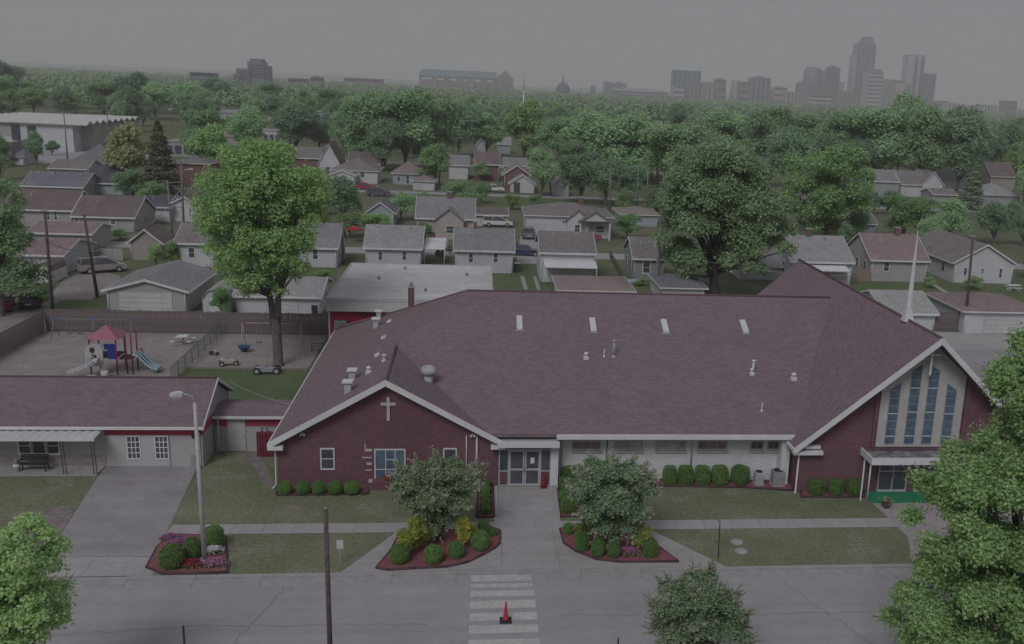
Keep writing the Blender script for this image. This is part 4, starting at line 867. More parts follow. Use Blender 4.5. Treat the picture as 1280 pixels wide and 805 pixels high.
def house(name, label, uL, uR, vb, ve, vr, depth, style, wall, roof, wins=(), doors=(), gdoor=(), chim=None, cat='house', group=None, swins=0, lwins=0, y=None, porch=None, ov=.35, vent=0):
    um = (uL+uR)/2; Yf = y or g(um, vb)[1]
    x0, x1 = onY(uL, (vb+ve)/2, Yf)[0], onY(uR, (vb+ve)/2, Yf)[0]; xm = (x0+x1)/2; hw = max(onY(um, ve, Yf)[2], 1.9)
    H_ = thing(name, label, cat, (xm, Yf+depth/2, 0), group)
    mb = MB(); mb.box(x0, x1, Yf, Yf+depth, 0, hw)
    rf = MB(); t = .16
    if style == 'x':
        zr = max(onY(um, vr, Yf+depth/2)[2], hw+.8); ym = Yf+depth/2; s = (zr-hw)/(depth/2)
        mb.ext([(x0, Yf, hw), (x0, ym, zr-.05), (x0, Yf+depth, hw)], (.15, 0, 0)); mb.ext([(x1, Yf, hw), (x1, ym, zr-.05), (x1, Yf+depth, hw)], (-.15, 0, 0))
        for sg in (-1, 1):
            ye = ym+sg*(depth/2+ov); ze_ = hw-s*ov
            rf.ext([(x0-ov*.7, ye, ze_+.1), (x1+ov*.7, ye, ze_+.1), (x1+ov*.7, ym, zr+.1), (x0-ov*.7, ym, zr+.1)], (0, 0, -t))
        fz = MB().box(x0-ov*.7, x1+ov*.7, Yf-ov-.08, Yf-ov-.004, hw-s*ov-.12, hw-s*ov+.1)
        for xx, sg in ((x0-ov*.7, -1), (x1+ov*.7, 1)):
            for yy in (Yf-ov, Yf+depth+ov):
                fz.ext([(xx, yy, hw-s*ov+.13), (xx, ym, zr+.13), (xx, ym, zr-.08), (xx, yy, hw-s*ov-.08)], (sg*.05, 0, 0))
    elif style == 'y':
        zr = max(onY(um, vr, Yf)[2], hw+.7); s = (zr-hw)/((x1-x0)/2)
        for yy, d in ((Yf, .15), (Yf+depth, -.15)): mb.ext([(x0, yy, hw), (xm, yy, zr-.05), (x1, yy, hw)], (0, d, 0))
        for sg in (-1, 1):
            xe = xm+sg*((x1-x0)/2+ov); ze_ = hw-s*ov
            rf.ext([(xe, Yf-ov*.8, ze_+.1), (xe, Yf+depth+ov, ze_+.1), (xm, Yf+depth+ov, zr+.1), (xm, Yf-ov*.8, zr+.1)], (0, 0, -t))
        fz = MB()
        for sg in (-1, 1):
            xe = xm+sg*((x1-x0)/2+ov); ze_ = hw-s*ov
            fz.ext([(xe, Yf-ov*.8-.05, ze_+.13), (xm, Yf-ov*.8-.05, zr+.13), (xm, Yf-ov*.8-.05, zr-.1), (xe, Yf-ov*.8-.05, ze_-.1)], (0, .045, 0))
            fz.box(xe+sg*.004, xe+sg*.08, Yf-ov*.8, Yf+depth+ov, ze_-.1, ze_+.08)
    else:
        zr = max(onY(um, vr, Yf+depth/2)[2], hw+.8); ym = Yf+depth/2; hl = max(((x1-x0)-depth)/2, .15)
        a = [(x0-ov, Yf-ov, hw), (x1+ov, Yf-ov, hw), (x1+ov, Yf+depth+ov, hw), (x0-ov, Yf+depth+ov, hw), (xm-hl, ym, zr), (xm+hl, ym, zr)]
        rf.add(a, [(0, 1, 5, 4), (1, 2, 5), (2, 3, 4, 5), (3, 0, 4), (3, 2, 1, 0)])
        fz = MB().box(x0-ov-.05, x1+ov+.05, Yf-ov-.06, Yf-ov-.004, hw-.14, hw-.004).box(x1+ov+.004, x1+ov+.06, Yf-ov, Yf+depth+ov, hw-.14, hw-.004).box(x0-ov-.06, x0-ov-.004, Yf-ov, Yf+depth+ov, hw-.14, hw-.004)
    mb.build('wall', wall, H_); RF = rf.build('roof', roof, H_); fz.build('fascia', TRIM, H_)
    for q in wins: winpx(H_, q[0], q[1], q[2], q[3], Yf, fw=.1, proud=.05)
    for q in doors:
        a, b = onY(q[0], q[3], Yf), onY(q[1], q[2], Yf)
        D = MB().box(a[0], b[0], Yf-.05, Yf-.004, .05, max(b[2], 1.9)).build('door', FDOOR if len(q) < 5 else q[4], H_)
        MB().box(a[0]+.06, a[0]+.12, Yf-.09, Yf-.05, .95, 1.05).build('handle', STEEL, D)
    for q in gdoor:
        a, b = onY(q[0], q[3], Yf), onY(q[1], q[2], Yf); n_ = 4; zt_ = max(min(b[2], hw-.12), 1.7)
        D = MB().box(a[0], b[0], Yf-.03, Yf-.004, .02, zt_).build('garage_door', mat('garage_seam', (.40, .40, .42)), H_)
        for k in range(n_): MB().box(a[0]+.02, b[0]-.02, Yf-.05, Yf-.03, .03+k*(zt_-.03)/n_, .03+(k+1)*(zt_-.03)/n_-.02).build('panel', GDOOR, D)
    def sidewin(x, yy, sg):
        W = MB().box(x, x+sg*.05, yy-.48, yy+.48, hw*.38, hw*.8).build('window', TRIM, H_)
        for k in range(2): MB().box(x+sg*.05, x+sg*.065, yy-.4, yy+.4, hw*(.4+.195*k), hw*(.585+.195*k)).build('pane', GLASS, W)
    for k in range(swins): sidewin(x1, Yf+depth*(k+.7)/(swins+.4), 1)
    for k in range(lwins): sidewin(x0, Yf+depth*(k+.7)/(lwins+.4), -1)
    if chim:
        cu, cw = chim if isinstance(chim, tuple) else (chim, .3)
        ym_ = Yf+depth/2 if style != 'y' else Yf+depth*.45
        cx_ = onY(cu, vr, ym_)[0]
        zk = zr if style != 'y' else zr-s*abs(cx_-xm)
        C_ = MB().box(cx_-cw, cx_+cw, ym_-.05-cw, ym_-.05+cw, zk-.7, zk+.85).build('chimney', W_BR, RF); MB().box(cx_-cw-.06, cx_+cw+.06, ym_-.11-cw, ym_+.01+cw, zk+.85, zk+.97).build('chimney_cap', CONC, C_)
    for k in range(vent):
        xx = x0+(x1-x0)*(k+.6)/(vent+.3)
        if style == 'x': MB().box(xx-.18, xx+.18, Yf+depth*.40, Yf+depth*.40+.3, zr-.35, zr+.02).build('roof_vent', STEEL, RF)
    for xx in (x0+.12, x1-.12):
        MB().tube((xx, Yf-.07, .1), (xx, Yf-.07, hw-.1), .045, n=6).build('downspout', TRIM, H_)
    if style == 'x' and not vent and cat == 'house':
        xx = x0+(x1-x0)*(.3+.4*((uL*7) % 1)); MB().tube((xx, Yf+depth*.3, hw+.2), (xx, Yf+depth*.3, hw+(zr-hw)*.6+.55), .06, n=6).build('vent_pipe', STEEL, RF)
    return H_, x0, x1, Yf, hw, zr
def lean_to(H_, x0, x1, y0, y1, z0, z1, m=None, posts=True, name='awning'):
    A_ = MB().ext([(x0, y0, z0), (x1, y0, z0), (x1, y1, z1), (x0, y1, z1)], (0, 0, -.09)).build(name, m or TRIM, H_)
    if posts:
        for x in (x0+.1, x1-.1): MB().tube((x, y0+.12, 0), (x, y0+.12, z0-.05), .05).build('post', TRIM, H_)
    return A_
# --- garages and houses behind the play yard
house('garage', 'cream gabled garage with wide white door behind the play yard fence', 134, 233, 391.5, 363, 350, 10.5, 'y', W_CREAM, R_GREY, gdoor=[(150, 215, 365.5, 391)], cat='garage')
MB().box(-27.0, -26.93, 104, 105, 0, 2.0).build('x', DARK, None); bpy.data.objects.remove(bpy.data.objects['x'])
house('garage', 'long white garage with pale roof beside the big maple trunk', 295, 400, 393, 371, 346, 8, 'x', W_WHITE, R_LG, gdoor=[(333, 373, 372, 393)], cat='garage', swins=1)
house('small_house', 'white cottage with brown-grey roof left of the big maple', 221, 268, 333, 303, 279, 8, 'x', W_WHITE, R_BG, wins=[(235, 244, 309, 323)], vent=1)
house('small_house', 'white cottage with grey roof right of the big maple', 372, 421, 334, 308, 279, 8, 'x', W_BLUE, R_GREY, wins=[(390, 398, 311, 325)], swins=2, vent=1)
house('shed', 'weathered tan shed with brown roof beside the parked minivan', 163, 202, 325, 302, 287, 5, 'y', W_TAN, R_BR, cat='shed')
house('long_house', 'long beige house wing with brown roof and arched window', 6, 90, 283, 261, 237, 9, 'x', W_CREAM, R_BR, wins=[(58, 63, 264, 276), (67, 72, 264, 276)])
house('long_house', 'long beige gabled house with brown roof and shed beside it', 92, 168, 289, 270, 245, 9.5, 'x', W_CREAM, R_BR, wins=[(92, 99, 272, 278), (138, 145, 274, 281)], swins=1)
house('garage', 'beige garage with rose-brown roof in front of the long houses', 38, 115, 312, 291, 278, 7, 'x', W_CREAM, R_PINK, cat='garage')
house('garage', 'white garage with dark rose roof next to the leafy alley tree', 27, 80, 342, 318, 298, 9, 'x', W_WHITE, R_PINK, cat='garage', swins=0)
house('small_house', 'low white house with dark roof behind the spruce tree', 176, 214, 277, 258, 245, 7, 'x', W_WHITE, R_NAVY, wins=[(190, 196, 261, 266)])
house('small_house', 'narrow white gable porch house beside the twin utility poles', 216, 246, 277, 254, 246, 8, 'y', W_WHITE, R_BR, wins=[(236, 239, 258, 272), (241, 244, 258, 272)])
house('house', 'pale blue house with navy roof in front of the yellow-green tree', 106, 154, 243, 228, 207, 10, 'x', W_PB, R_NAVY)
house('house', 'long low house with dark slate roof and several vents', 28, 104, 246, 234, 215, 10, 'x', W_GREY, R_PUR, vent=4)
house('house', 'grey house with broad slate hip roof left of the yellow-green tree', 88, 140, 214, 205, 180, 13, 'hip', W_GREY, R_PUR)
house('house', 'tan house with pale brown roof behind the slate-roofed house', 62, 108, 222, 212, 199, 10, 'x', W_TAN, R_BG)
house('house', 'small mauve gabled house by the street beside the plum-leaved tree', 1, 15, 206, 193, 179, 9, 'y', W_PUR if False else W_PINK, R_PUR, wins=[(5, 9, 195, 201)])
house('house', 'small white porch house beside the dark conifers along the street', 15, 30, 206, 198, 186, 8, 'hip', W_WHITE, R_PUR)
house('brick_house', 'red brick and white gabled house behind the maple', 399, 424, 226, 203, 180, 10, 'y', W_WHITE, R_BR, wins=[(407, 413, 208, 219)], chim=(415, .4))
house('house', 'low house with long brown roof left of the brick gabled house', 366, 400, 210, 197, 184, 9, 'x', W_BR, R_BG)
house('brick_house', 'flat brick house behind the maple and the spruce', 213, 262, 232, 204, 196, 12, 'hip', W_BR, R_BG)
# --- middle row
h = house('small_house', 'white house with plain grey roof behind the flat-roofed hall', 457, 526, 333, 309, 282, 8.5, 'x', W_BLUE, R_LG, wins=[(472, 479, 314, 326), (502, 509, 314, 326)], vent=3)
lean_to(h[0], h[2]+.3, h[2]+3.0, h[3]+1, h[3]+6, 2.2, 2.9, name='carport_roof')
h = house('small_house', 'white house with grey roof and small chimney above the church ridge', 569, 641, 341, 312, 286, 8.5, 'x', W_BLUE, R_GREY, wins=[(585, 592, 316, 329), (616, 623, 316, 329)], chim=(594, .2), swins=1)
h = house('small_house', 'white house with brown roof and awning porch above the church ridge', 676, 742, 353, 315, 290, 8.5, 'x', W_WHITE, R_BG, wins=[(692, 699, 329, 333), (717, 724, 329, 333)], lwins=2, vent=2)
lean_to(h[0], h[1]+.3, h[2]+.2, h[3]-2.4, h[3]+.0, 2.25, 2.75)
h = house('small_house', 'sage green cottage half hidden by the big dark tree', 792, 830, 350, 322, 297, 8, 'x', W_GREEN, R_BG, wins=[(803, 813, 327, 342)], lwins=2)
h = house('house', 'rosy house with grey roof, front gable and red porch', 521, 592, 298, 272, 247, 9, 'x', W_PINK, R_GREY, wins=[(562, 570, 271, 279), (577, 582, 272, 276)], doors=[(550, 556, 273, 288)], chim=(562, .35))
gx, gw = onY(562, 280, h[3])[0], 2.1
MB().ext([(gx-gw, h[3]-1.2, 0), (gx+gw, h[3]-1.2, 0), (gx+gw, h[3]-1.2, h[4]-.2), (gx, h[3]-1.2, h[4]+1.5), (gx-gw, h[3]-1.2, h[4]-.2)], (0, 1.19, 0)).build('front_gable', W_PINK, h[0])
mb = MB()
for s in (-1, 1): mb.ext([(gx+s*(gw+.3), h[3]-1.5, h[4]-.35), (gx, h[3]-1.5, h[4]+1.6), (gx, h[3]+2.2, h[4]+1.6), (gx+s*(gw+.3), h[3]+2.2, h[4]-.35)], (0, 0, -.12))
mb.build('gable_roof', R_GREY, h[0])
win(h[0], gx-.5, gx+.9, .9, 2.1, h[3]-1.2)
MB().box(gx-3.9, gx-gw-.1, h[3]-.9, h[3]-.06, 0, .9).build('porch_wall', mat('porch_red', (.28, .10, .13)), h[0])
h2 = house('carport', 'low carport with brown roof beside the rosy house', 594, 634, 283, 268, 259, 6, 'x', W_WHITE, R_BR, gdoor=[(600, 615, 270, 282)], cat='carport')
h = house('house', 'cream house with brown-grey hip roof and gabled front porch', 658, 764, 297, 270, 253, 11, 'hip', W_WHITE, R_BG, wins=[(702, 707, 275, 280), (718, 725, 276, 285)], gdoor=[(664, 681, 279, 297)], chim=(726, .4))
for cu, gw_, dy, lab in ((722, 1.7, .8, 'front_gable'), (742, 2.3, 2.2, 'porch_gable')):
    gx = onY(cu, 280, h[3])[0]; yy = h[3]-dy; zt_ = h[4]+1.0; mb = MB()
    if lab == 'front_gable': MB().ext([(gx-gw_, yy, 0), (gx+gw_, yy, 0), (gx+gw_, yy, h[4]-.3), (gx, yy, zt_), (gx-gw_, yy, h[4]-.3)], (0, dy-.02, 0)).build(lab, W_WHITE, h[0]); win(h[0], gx-.55, gx+.4, .9, 2.2, yy)
    else:
        MB().ext([(gx-gw_, yy, h[4]-.45), (gx+gw_, yy, h[4]-.45), (gx, yy, zt_)], (0, .2, 0)).build(lab, W_WHITE, h[0])
        for s in (-1, 1): MB().box(gx+s*gw_-.1, gx+s*gw_+.1, yy, yy+.2, 0, h[4]-.451).build('post', TRIM, h[0])
        MB().box(gx-1.1, gx+1.1, yy+.02, yy+.12, .1, .9).build('porch_rail', mat('porch_red', (.28, .10, .13)), h[0])
        D = MB().box(gx-1.8, gx-.9, h[3]-.06, h[3]-.004, .05, 2.05).build('door', FDOOR, h[0]); win(h[0], gx+.4, gx+1.7, .9, 2.0, h[3])
    for s in (-1, 1): mb.ext([(gx+s*(gw_+.3), yy-.3, h[4]-.55), (gx, yy-.3, zt_+.12), (gx, yy+dy+2.4, zt_+.12), (gx+s*(gw_+.3), yy+dy+2.4, h[4]-.55)], (0, 0, -.12))
    mb.build('gable_roof', R_BG, h[0])
house('garage', 'small blue-grey gabled garage behind the grey-roofed white house', 459, 492, 283, 265, 253, 7, 'y', W_PB, R_PUR, cat='garage', gdoor=[(466, 485, 268, 282)])
house('house', 'low tan-roofed house at the edge of the big dark tree', 776, 822, 283, 268, 258, 9, 'hip', W_PB, R_TAN)
# --- far side of the grass strip
house('house', 'grey house with light hip roof beside the brick gabled house', 414, 472, 229, 213, 197, 12, 'hip', W_WHITE, R_BG, wins=[(450, 456, 215, 222)], doors=[(433, 437, 215, 228)])
house('garage', 'white garage with pale roof below the light hip-roofed house', 412, 443, 231, 219, 213, 6, 'y', W_WHITE, R_PALE, cat='garage')
house('house', 'pale blue house with rose hip roof beside the red parked car', 491, 527, 231, 217, 201, 10, 'hip', W_PB, R_PINK, wins=[(496, 501, 220, 227), (507, 512, 219, 230)])
house('garage', 'white garage with rose hip roof next to the pale blue house', 516, 543, 238, 226, 219, 6, 'hip', W_WHITE, R_PINK, gdoor=[(518, 530, 228, 237)], cat='garage')
house('house', 'white storey-and-a-half house with grey shed roof among the trees', 561, 585, 224, 206, 194, 9, 'x', W_WHITE, R_GREY, wins=[(568, 572, 204, 208)])
house('brick_house', 'tall brown brick house with plum roof among the trees', 594, 624, 226, 205, 190, 10, 'x', W_BR, R_BR)
house('house', 'white gabled house glimpsed high among the trees', 596, 612, 192, 181, 172, 9, 'y', W_WHITE, R_GREY)
house('house', 'pale blue house glimpsed high among the trees', 622, 638, 192, 180, 171, 9, 'x', W_PB, R_LG)
house('house', 'white house with pale grey roof behind the brick garage', 630, 658, 216, 207, 197, 9, 'x', W_WHITE, R_GREY)
house('brick_house', 'brown brick gabled house beside the grass strip', 630, 662, 238, 218, 207, 9, 'y', W_BR, R_TAN)
house('garage', 'white gabled garage with brown door facing the grass strip', 638, 668, 241, 229, 219, 6, 'y', W_WHITE, R_PALE, doors=[(642, 650, 228, 240)], cat='garage')
house('brick_house', 'small brick gabled house between the dark trees', 690, 710, 238, 216, 207, 9, 'y', W_BR, R_TAN)
house('garage', 'white gabled garage between the dark trees', 692, 711, 245, 230, 222, 6, 'y', W_WHITE, R_PALE, cat='garage')
house('house', 'dark brown roofed house in the shade of the big wood', 436, 474, 214, 204, 190, 9, 'x', W_TAN, R_BR)
# --- roofs just beyond the church ridge
house('garage', 'pale brown hip-roofed garage just beyond the church ridge', 700, 790, 384, 364, 347, 8, 'hip', W_WHITE, R_TAN, cat='garage')
house('garage', 'dark grey hip-roofed garage beyond the church ridge by the trunk', 828, 880, 380, 366, 353, 8, 'hip', W_WHITE, R_PUR, cat='garage')
# --- right-hand row
h = house('house', 'white house with grey roof, brick chimney and awning beside the sanctuary roof', 988, 1064, 357, 326, 295, 10, 'x', W_BLUE, R_LG, wins=[(1030, 1037, 340, 352)], chim=(1010, .35), lwins=2, vent=2)
lean_to(h[0], h[1]+1.2, h[2]-.9, h[3]-1.9, h[3]-.06, 2.25, 2.7)
h = house('small_house', 'low white back porch wing beside the big dark tree', 925, 985, 350, 334, 318, 7, 'x', W_WHITE, R_PALE, wins=[(948, 955, 338, 345)])
house('house', 'cream house with rose-brown roof and steep left gable behind the spire', 1088, 1158, 352, 324, 293, 9.5, 'x', W_CREAM, R_PINK, wins=[(1104, 1112, 327, 340)], chim=(1121, .35), lwins=3)
h = house('house', 'long white gabled house with brown-grey roof behind the leaning pole', 1192, 1266, 354, 328, 306, 15, 'y', W_WHITE, R_BG, wins=[(1204, 1209, 334, 345), (1226, 1230, 335, 343), (1248, 1253, 335, 348)], chim=(1214, .35), lwins=3)
house('garage', 'white garage with flat pale roof behind the sanctuary ridge', 1106, 1168, 413, 393, 364, 9, 'x', W_WHITE, R_PALE, cat='garage')
house('garage', 'white garage with rose hip roof and wide door by the alley', 1205, 1300, 417, 389, 366, 9, 'hip', W_WHITE, R_PINK, gdoor=[(1228, 1276, 396, 416)], cat='garage')
# --- houses in front of the right-hand wood
house('house', 'grey two-part house with chimney pipe below the right-hand wood', 1078, 1122, 247, 226, 212, 9, 'x', W_GREY, R_GREY, wins=[(1090, 1094, 232, 239)], chim=(1107, .25))
house('house', 'white house with dark roof and gable below the right-hand wood', 1126, 1156, 246, 230, 214, 9, 'x', W_WHITE, R_BG, swins=1)
house('house', 'white steep gabled house next to the dark-roofed house', 1152, 1178, 247, 230, 215, 10, 'y', W_WHITE, R_BG)
house('house', 'pale-roofed house with white dormer left of the blue spruce', 1178, 1206, 238, 224, 210, 11, 'x', W_WHITE, R_PALE)
house('garage', 'small low garage with brown roof left of the blue spruce', 1166, 1195, 253, 243, 236, 7, 'x', W_GREY, R_BG, cat='garage')
house('house', 'tan storey-and-a-half house right of the blue spruce', 1238, 1268, 238, 220, 203, 10, 'x', W_TAN, R_BR, wins=[(1252, 1256, 216, 221)])
house('house', 'grey house with wide light roof right of the blue spruce', 1224, 1274, 259, 244, 229, 10, 'hip', W_GREY, R_LG)
house('small_house', 'grey-blue house between the second tall tree and round trees', 1076, 1094, 293, 279, 264, 8, 'x', W_PB, R_PUR, wins=[(1080, 1087, 283, 288)])
house('house', 'white house half hidden behind the big dark tree crown', 940, 975, 300, 280, 262, 9, 'x', W_WHITE, R_GREY)
house('house', 'pale house behind the second tall tree', 1010, 1050, 262, 246, 232, 9, 'x', W_WHITE, R_GREY)
# --- small white barn sheds
def barn_shed(label, uL, uR, vb, vt, depth, m, rm):
    Yf = g((uL+uR)/2, vb)[1]; x0, x1 = onY(uL, vb, Yf)[0], onY(uR, vb, Yf)[0]; h_ = onY((uL+uR)/2, vt, Yf)[2]; w_ = x1-x0; xm = (x0+x1)/2
    T = thing('barn_shed', label, 'shed', (xm, Yf+depth/2, 0))
    ring = [(x0, 0), (x1, 0), (x1, h_*.6), (x1-w_*.15, h_*.85), (xm, h_), (x0+w_*.15, h_*.85), (x0, h_*.6)]
    MB().ext([(x, Yf, z) for x, z in ring], (0, depth, 0)).build('wall', m, T)
    mb = MB()
    for (xa, za), (xb, zb) in zip(ring[2:], ring[3:]): mb.ext([(xa, Yf-.15, za+.01), (xb, Yf-.15, zb+.01), (xb, Yf-.15, zb+.1), (xa, Yf-.15, za+.1)], (0, depth+.3, 0))
    mb.build('roof', rm, T); MB().box(xm-w_*.25, xm+w_*.25, Yf-.03, Yf-.004, .05, h_*.58).build('door', TRIM, T)
barn_shed('white barn-roofed shed between two garages behind the fence', 254, 289, 392, 361, 5, W_WHITE, R_PALE)
barn_shed('small white shed with dark rounded roof by the alley', 43, 66, 354, 330, 4, W_WHITE, R_BR)
# --- large buildings
def block(name, label, uL, uR, vb, vt, depth, m, rm, cat='building', y=None, bands=0, cols=0, group=None, winm=None, cap=0):
    Yf = y or g((uL+uR)/2, vb)[1]; x0, x1 = onY(uL, vt, Yf)[0], onY(uR, vt, Yf)[0]; h_ = onY((uL+uR)/2, vt, Yf)[2]
    T = thing(name, label, cat, ((x0+x1)/2, Yf+depth/2, 0), group)
    MB().box(x0, x1, Yf, Yf+depth, 0, h_).build('wall', m, T)
    MB().box(x0-.01*(x1-x0), x1+.01*(x1-x0), Yf-.01*depth, Yf+1.01*depth, h_+.001, h_+max(.25, .02*h_)).build('roof', rm, T)
    if bands and cols:
        for i in range(cols):
            for j in range(bands):
                xa = x0+(x1-x0)*(i+.2)/cols; xb = x0+(x1-x0)*(i+.8)/cols; za = h_*(.08+.88*(j+.25)/bands); zb = h_*(.08+.88*(j+.8)/bands)
                MB().box(xa, xb, Yf-.02*depth-.1, Yf-.004, za, zb).build('window', winm or GLASS, T)
    return T, x0, x1, Yf, h_
# white hall with folded eave
T, x0, x1, Yf, h_ = block('white_hall', 'large white hall with zigzag folded eave across the far street', -60, 90, 187, 153, 42, W_WHITE, mat('hall_roof', (.58, .57, .57), .8), 'hall')
x2 = onY(170, 150, Yf+42)[0]
MB().box(x1, x2, Yf+6, Yf+42.5, 0, h_*.98).build('end_wing', W_CREAM, T)
mb = MB(); nz = 9
for k in range(nz):
    ya, yb = Yf-1+(44)*k/nz, Yf-1+44*(k+1)/nz; ym_ = (ya+yb)/2
    mb.ext([(x0, ya, h_+.3), (x2+1, ya, h_+.2), (x2+1, ym_, h_+1.15), (x0, ym_, h_+1.0)], (0, 0, -.3)); mb.ext([(x0, ym_, h_+1.0), (x2+1, ym_, h_+1.15), (x2+1, yb, h_+.2), (x0, yb, h_+.3)], (0, 0, -.3))
mb.build('folded_roof', mat('hall_roof', (.58, .57, .57)), T)
for xa in (x0+(x1-x0)*.485, x0+(x1-x0)*.62): MB().box(xa, xa+2.2, Yf-.1, Yf-.01, h_*.35, h_*.9).build('window', GLASS, T)
MB().box(x1-28, x1-14, Yf-.08, Yf-.01, h_*.5, h_*.95).build('cream_panel', W_CREAM, T)
for k in range(5):
    mb = MB().box(x2-.02, x2+.1, Yf+7+k*3.2, Yf+9.6+k*3.2, h_*.45, h_*.92).build('window', mat('pane_cream', (.45, .43, .36)), T)
MB().box(x1+.5, x2-1, Yf+5.9, Yf+5.99, h_*.45, h_*.9).build('cream_panel', mat('pane_cream', (.45, .43, .36)), T)
block('warehouse', 'long low cream warehouse behind the streets at left', 237, 348, 153, 141.5, 40, W_CREAM, mat('wh_roof', (.36, .36, .38)), 'warehouse', cols=9, bands=1, winm=W_GREY)
block('warehouse', 'pale grey block building beside the dark round tree', 393, 434, 165, 141, 30, W_GREY, mat('wh_roof', (.36, .36, .38)), 'warehouse', cols=5, bands=2)
block('brick_school', 'long red brick building among the far left trees', 10, 100, 126, 106, 30, W_BR, mat('school_roof', (.4, .38, .39)), cols=10, bands=2)
block('shop_building', 'low white flat shop with dark windows behind the maple crown', 306, 350, 181, 164, 14, W_WHITE, mat('wh_roof', (.36, .36, .38)), cols=6, bands=1)
block('shop_building', 'low grey flat roof building left of the maple crown', 205, 250, 196, 178, 18, W_GREY, R_LG, cols=4, bands=1)
house('house', 'broad tan-roofed house below the cream warehouse', 262, 312, 182, 170, 155, 16, 'hip', W_TAN, R_TAN)
# ================================================================ SKYLINE
SKY = dict(blue=mat('tower_blue', (.13, .17, .25), .5), grey=mat('tower_grey', (.20, .21, .27), .6), dark=mat('tower_dark', (.10, .115, .17), .5), pale=mat('tower_pale', (.42, .43, .48), .7), rose=mat('tower_rose', (.27, .20, .23), .7), teal=mat('tower_teal', (.07, .22, .30), .4), tan=mat('tower_tan', (.46, .36, .32), .7), green=mat('tower_green', (.34, .42, .46), .5))
BAND = mat('tower_glass', (.05, .06, .09), .3)
DS = 3300
def tower(name, label, u0, u1, vt, m, Y=DS, depth=45, steps=(), rounded=False, ribs=0, floors=0, roofm=None):
    """steps: (fraction of width in from left, from right, pixel top)"""
    x0, x1 = onY(u0, vt, Y)[0], onY(u1, vt, Y)[0]; h_ = onY((u0+u1)/2, vt, Y)[2]
    T = thing(name, label, 'tower' if h_ > 60 else 'building', ((x0+x1)/2, Y+depth/2, 0))
    if rounded:
        r = (x1-x0)/2; MB().lathe([(r, 0), (r, h_-r*.5), (r*.86, h_-r*.2), (r*.5, h_-.05*r), (.2, h_)], ((x0+x1)/2, Y+depth/2, 0), 20).build('shaft', SKY[m], T)
    else: MB().box(x0, x1, Y, Y+depth, 0, h_).build('shaft', SKY[m], T)
    for k, (a, b, v) in enumerate(steps):
        hh = onY((u0+u1)/2, v, Y)[2]; xa, xb = x0+(x1-x0)*a, x1-(x1-x0)*b
        MB().box(xa, xb, Y+depth*.15, Y+depth*.85, h_ if not k else hprev, hh).build('upper_stage', SKY[roofm or m], T); hprev = hh
    for i in range(ribs):
        xa = x0+(x1-x0)*(i+.3)/ribs; MB().box(xa, xa+(x1-x0)*.42/ribs, Y-1.2, Y-.05, 6, h_*.97).build('window_strip', BAND, T)
    for j in range(floors):
        z = h_*(j+.5)/floors; MB().box(x0+.3, x1-.3, Y-1.0, Y-.05, z, z+h_*.4/floors).build('window_band', BAND, T)
    return T
tower('city_tower', 'tallest stepped grey tower of the hazy skyline', 1073, 1096, 55, 'grey', ribs=5, steps=((.2, .05, 51), (.35, .15, 46)))
tower('city_tower', 'slimmer flank of the tallest stepped tower', 1069, 1075, 68, 'pale', Y=DS+5)
tower('city_tower', 'gridded tower with round brown crown before the tallest tower', 1086, 1105, 90, 'pale', Y=DS-120, floors=9, steps=((.08, .08, 86),), roofm='rose')
tower('city_tower', 'pale glass tower with dark corner top right of the tallest', 1143, 1158, 69, 'green', ribs=2, steps=((.0, .05, 68),), floors=0)
tower('city_tower', 'dark side slab of the pale glass tower', 1136, 1143.5, 70, 'pale', Y=DS+4, steps=((.0, .0, 68.5),), roofm='dark')
tower('city_tower', 'narrow dark mauve tower at the right of the towers', 1158, 1171, 92, 'dark', Y=DS-60, ribs=3)
tower('city_tower', 'round-topped blue tower left of the tallest', 1009, 1031, 83, 'blue', rounded=True, depth=55)
tower('city_tower', 'dark blue slab tower beside the round-topped tower', 1038, 1051, 84, 'dark', ribs=3, steps=((.2, .4, 82),))
tower('city_tower', 'pale rose slab behind the dark blue slab tower', 1031, 1039, 88, 'rose', Y=DS+80)
tower('city_tower', 'thin bluish tower between the slabs and the tallest tower', 1051, 1056, 102, 'green', Y=DS+90)
tower('city_tower', 'pale blue tower right of the gridded tower', 1106, 1119, 99, 'green', Y=DS+60, ribs=4)
tower('city_tower', 'tan tower with dark top below the pale glass tower', 1121, 1132, 104, 'tan', Y=DS-80, steps=((.0, .0, 100.5),), roofm='dark')
tower('city_tower', 'small blue tower beside the tan tower', 1131, 1139, 105, 'blue', Y=DS-30)
tower('glass_hotel', 'broad teal glass hotel standing alone in the skyline', 841, 877, 88, 'teal', Y=3000, depth=20, ribs=6)
rngs = random.Random(11)
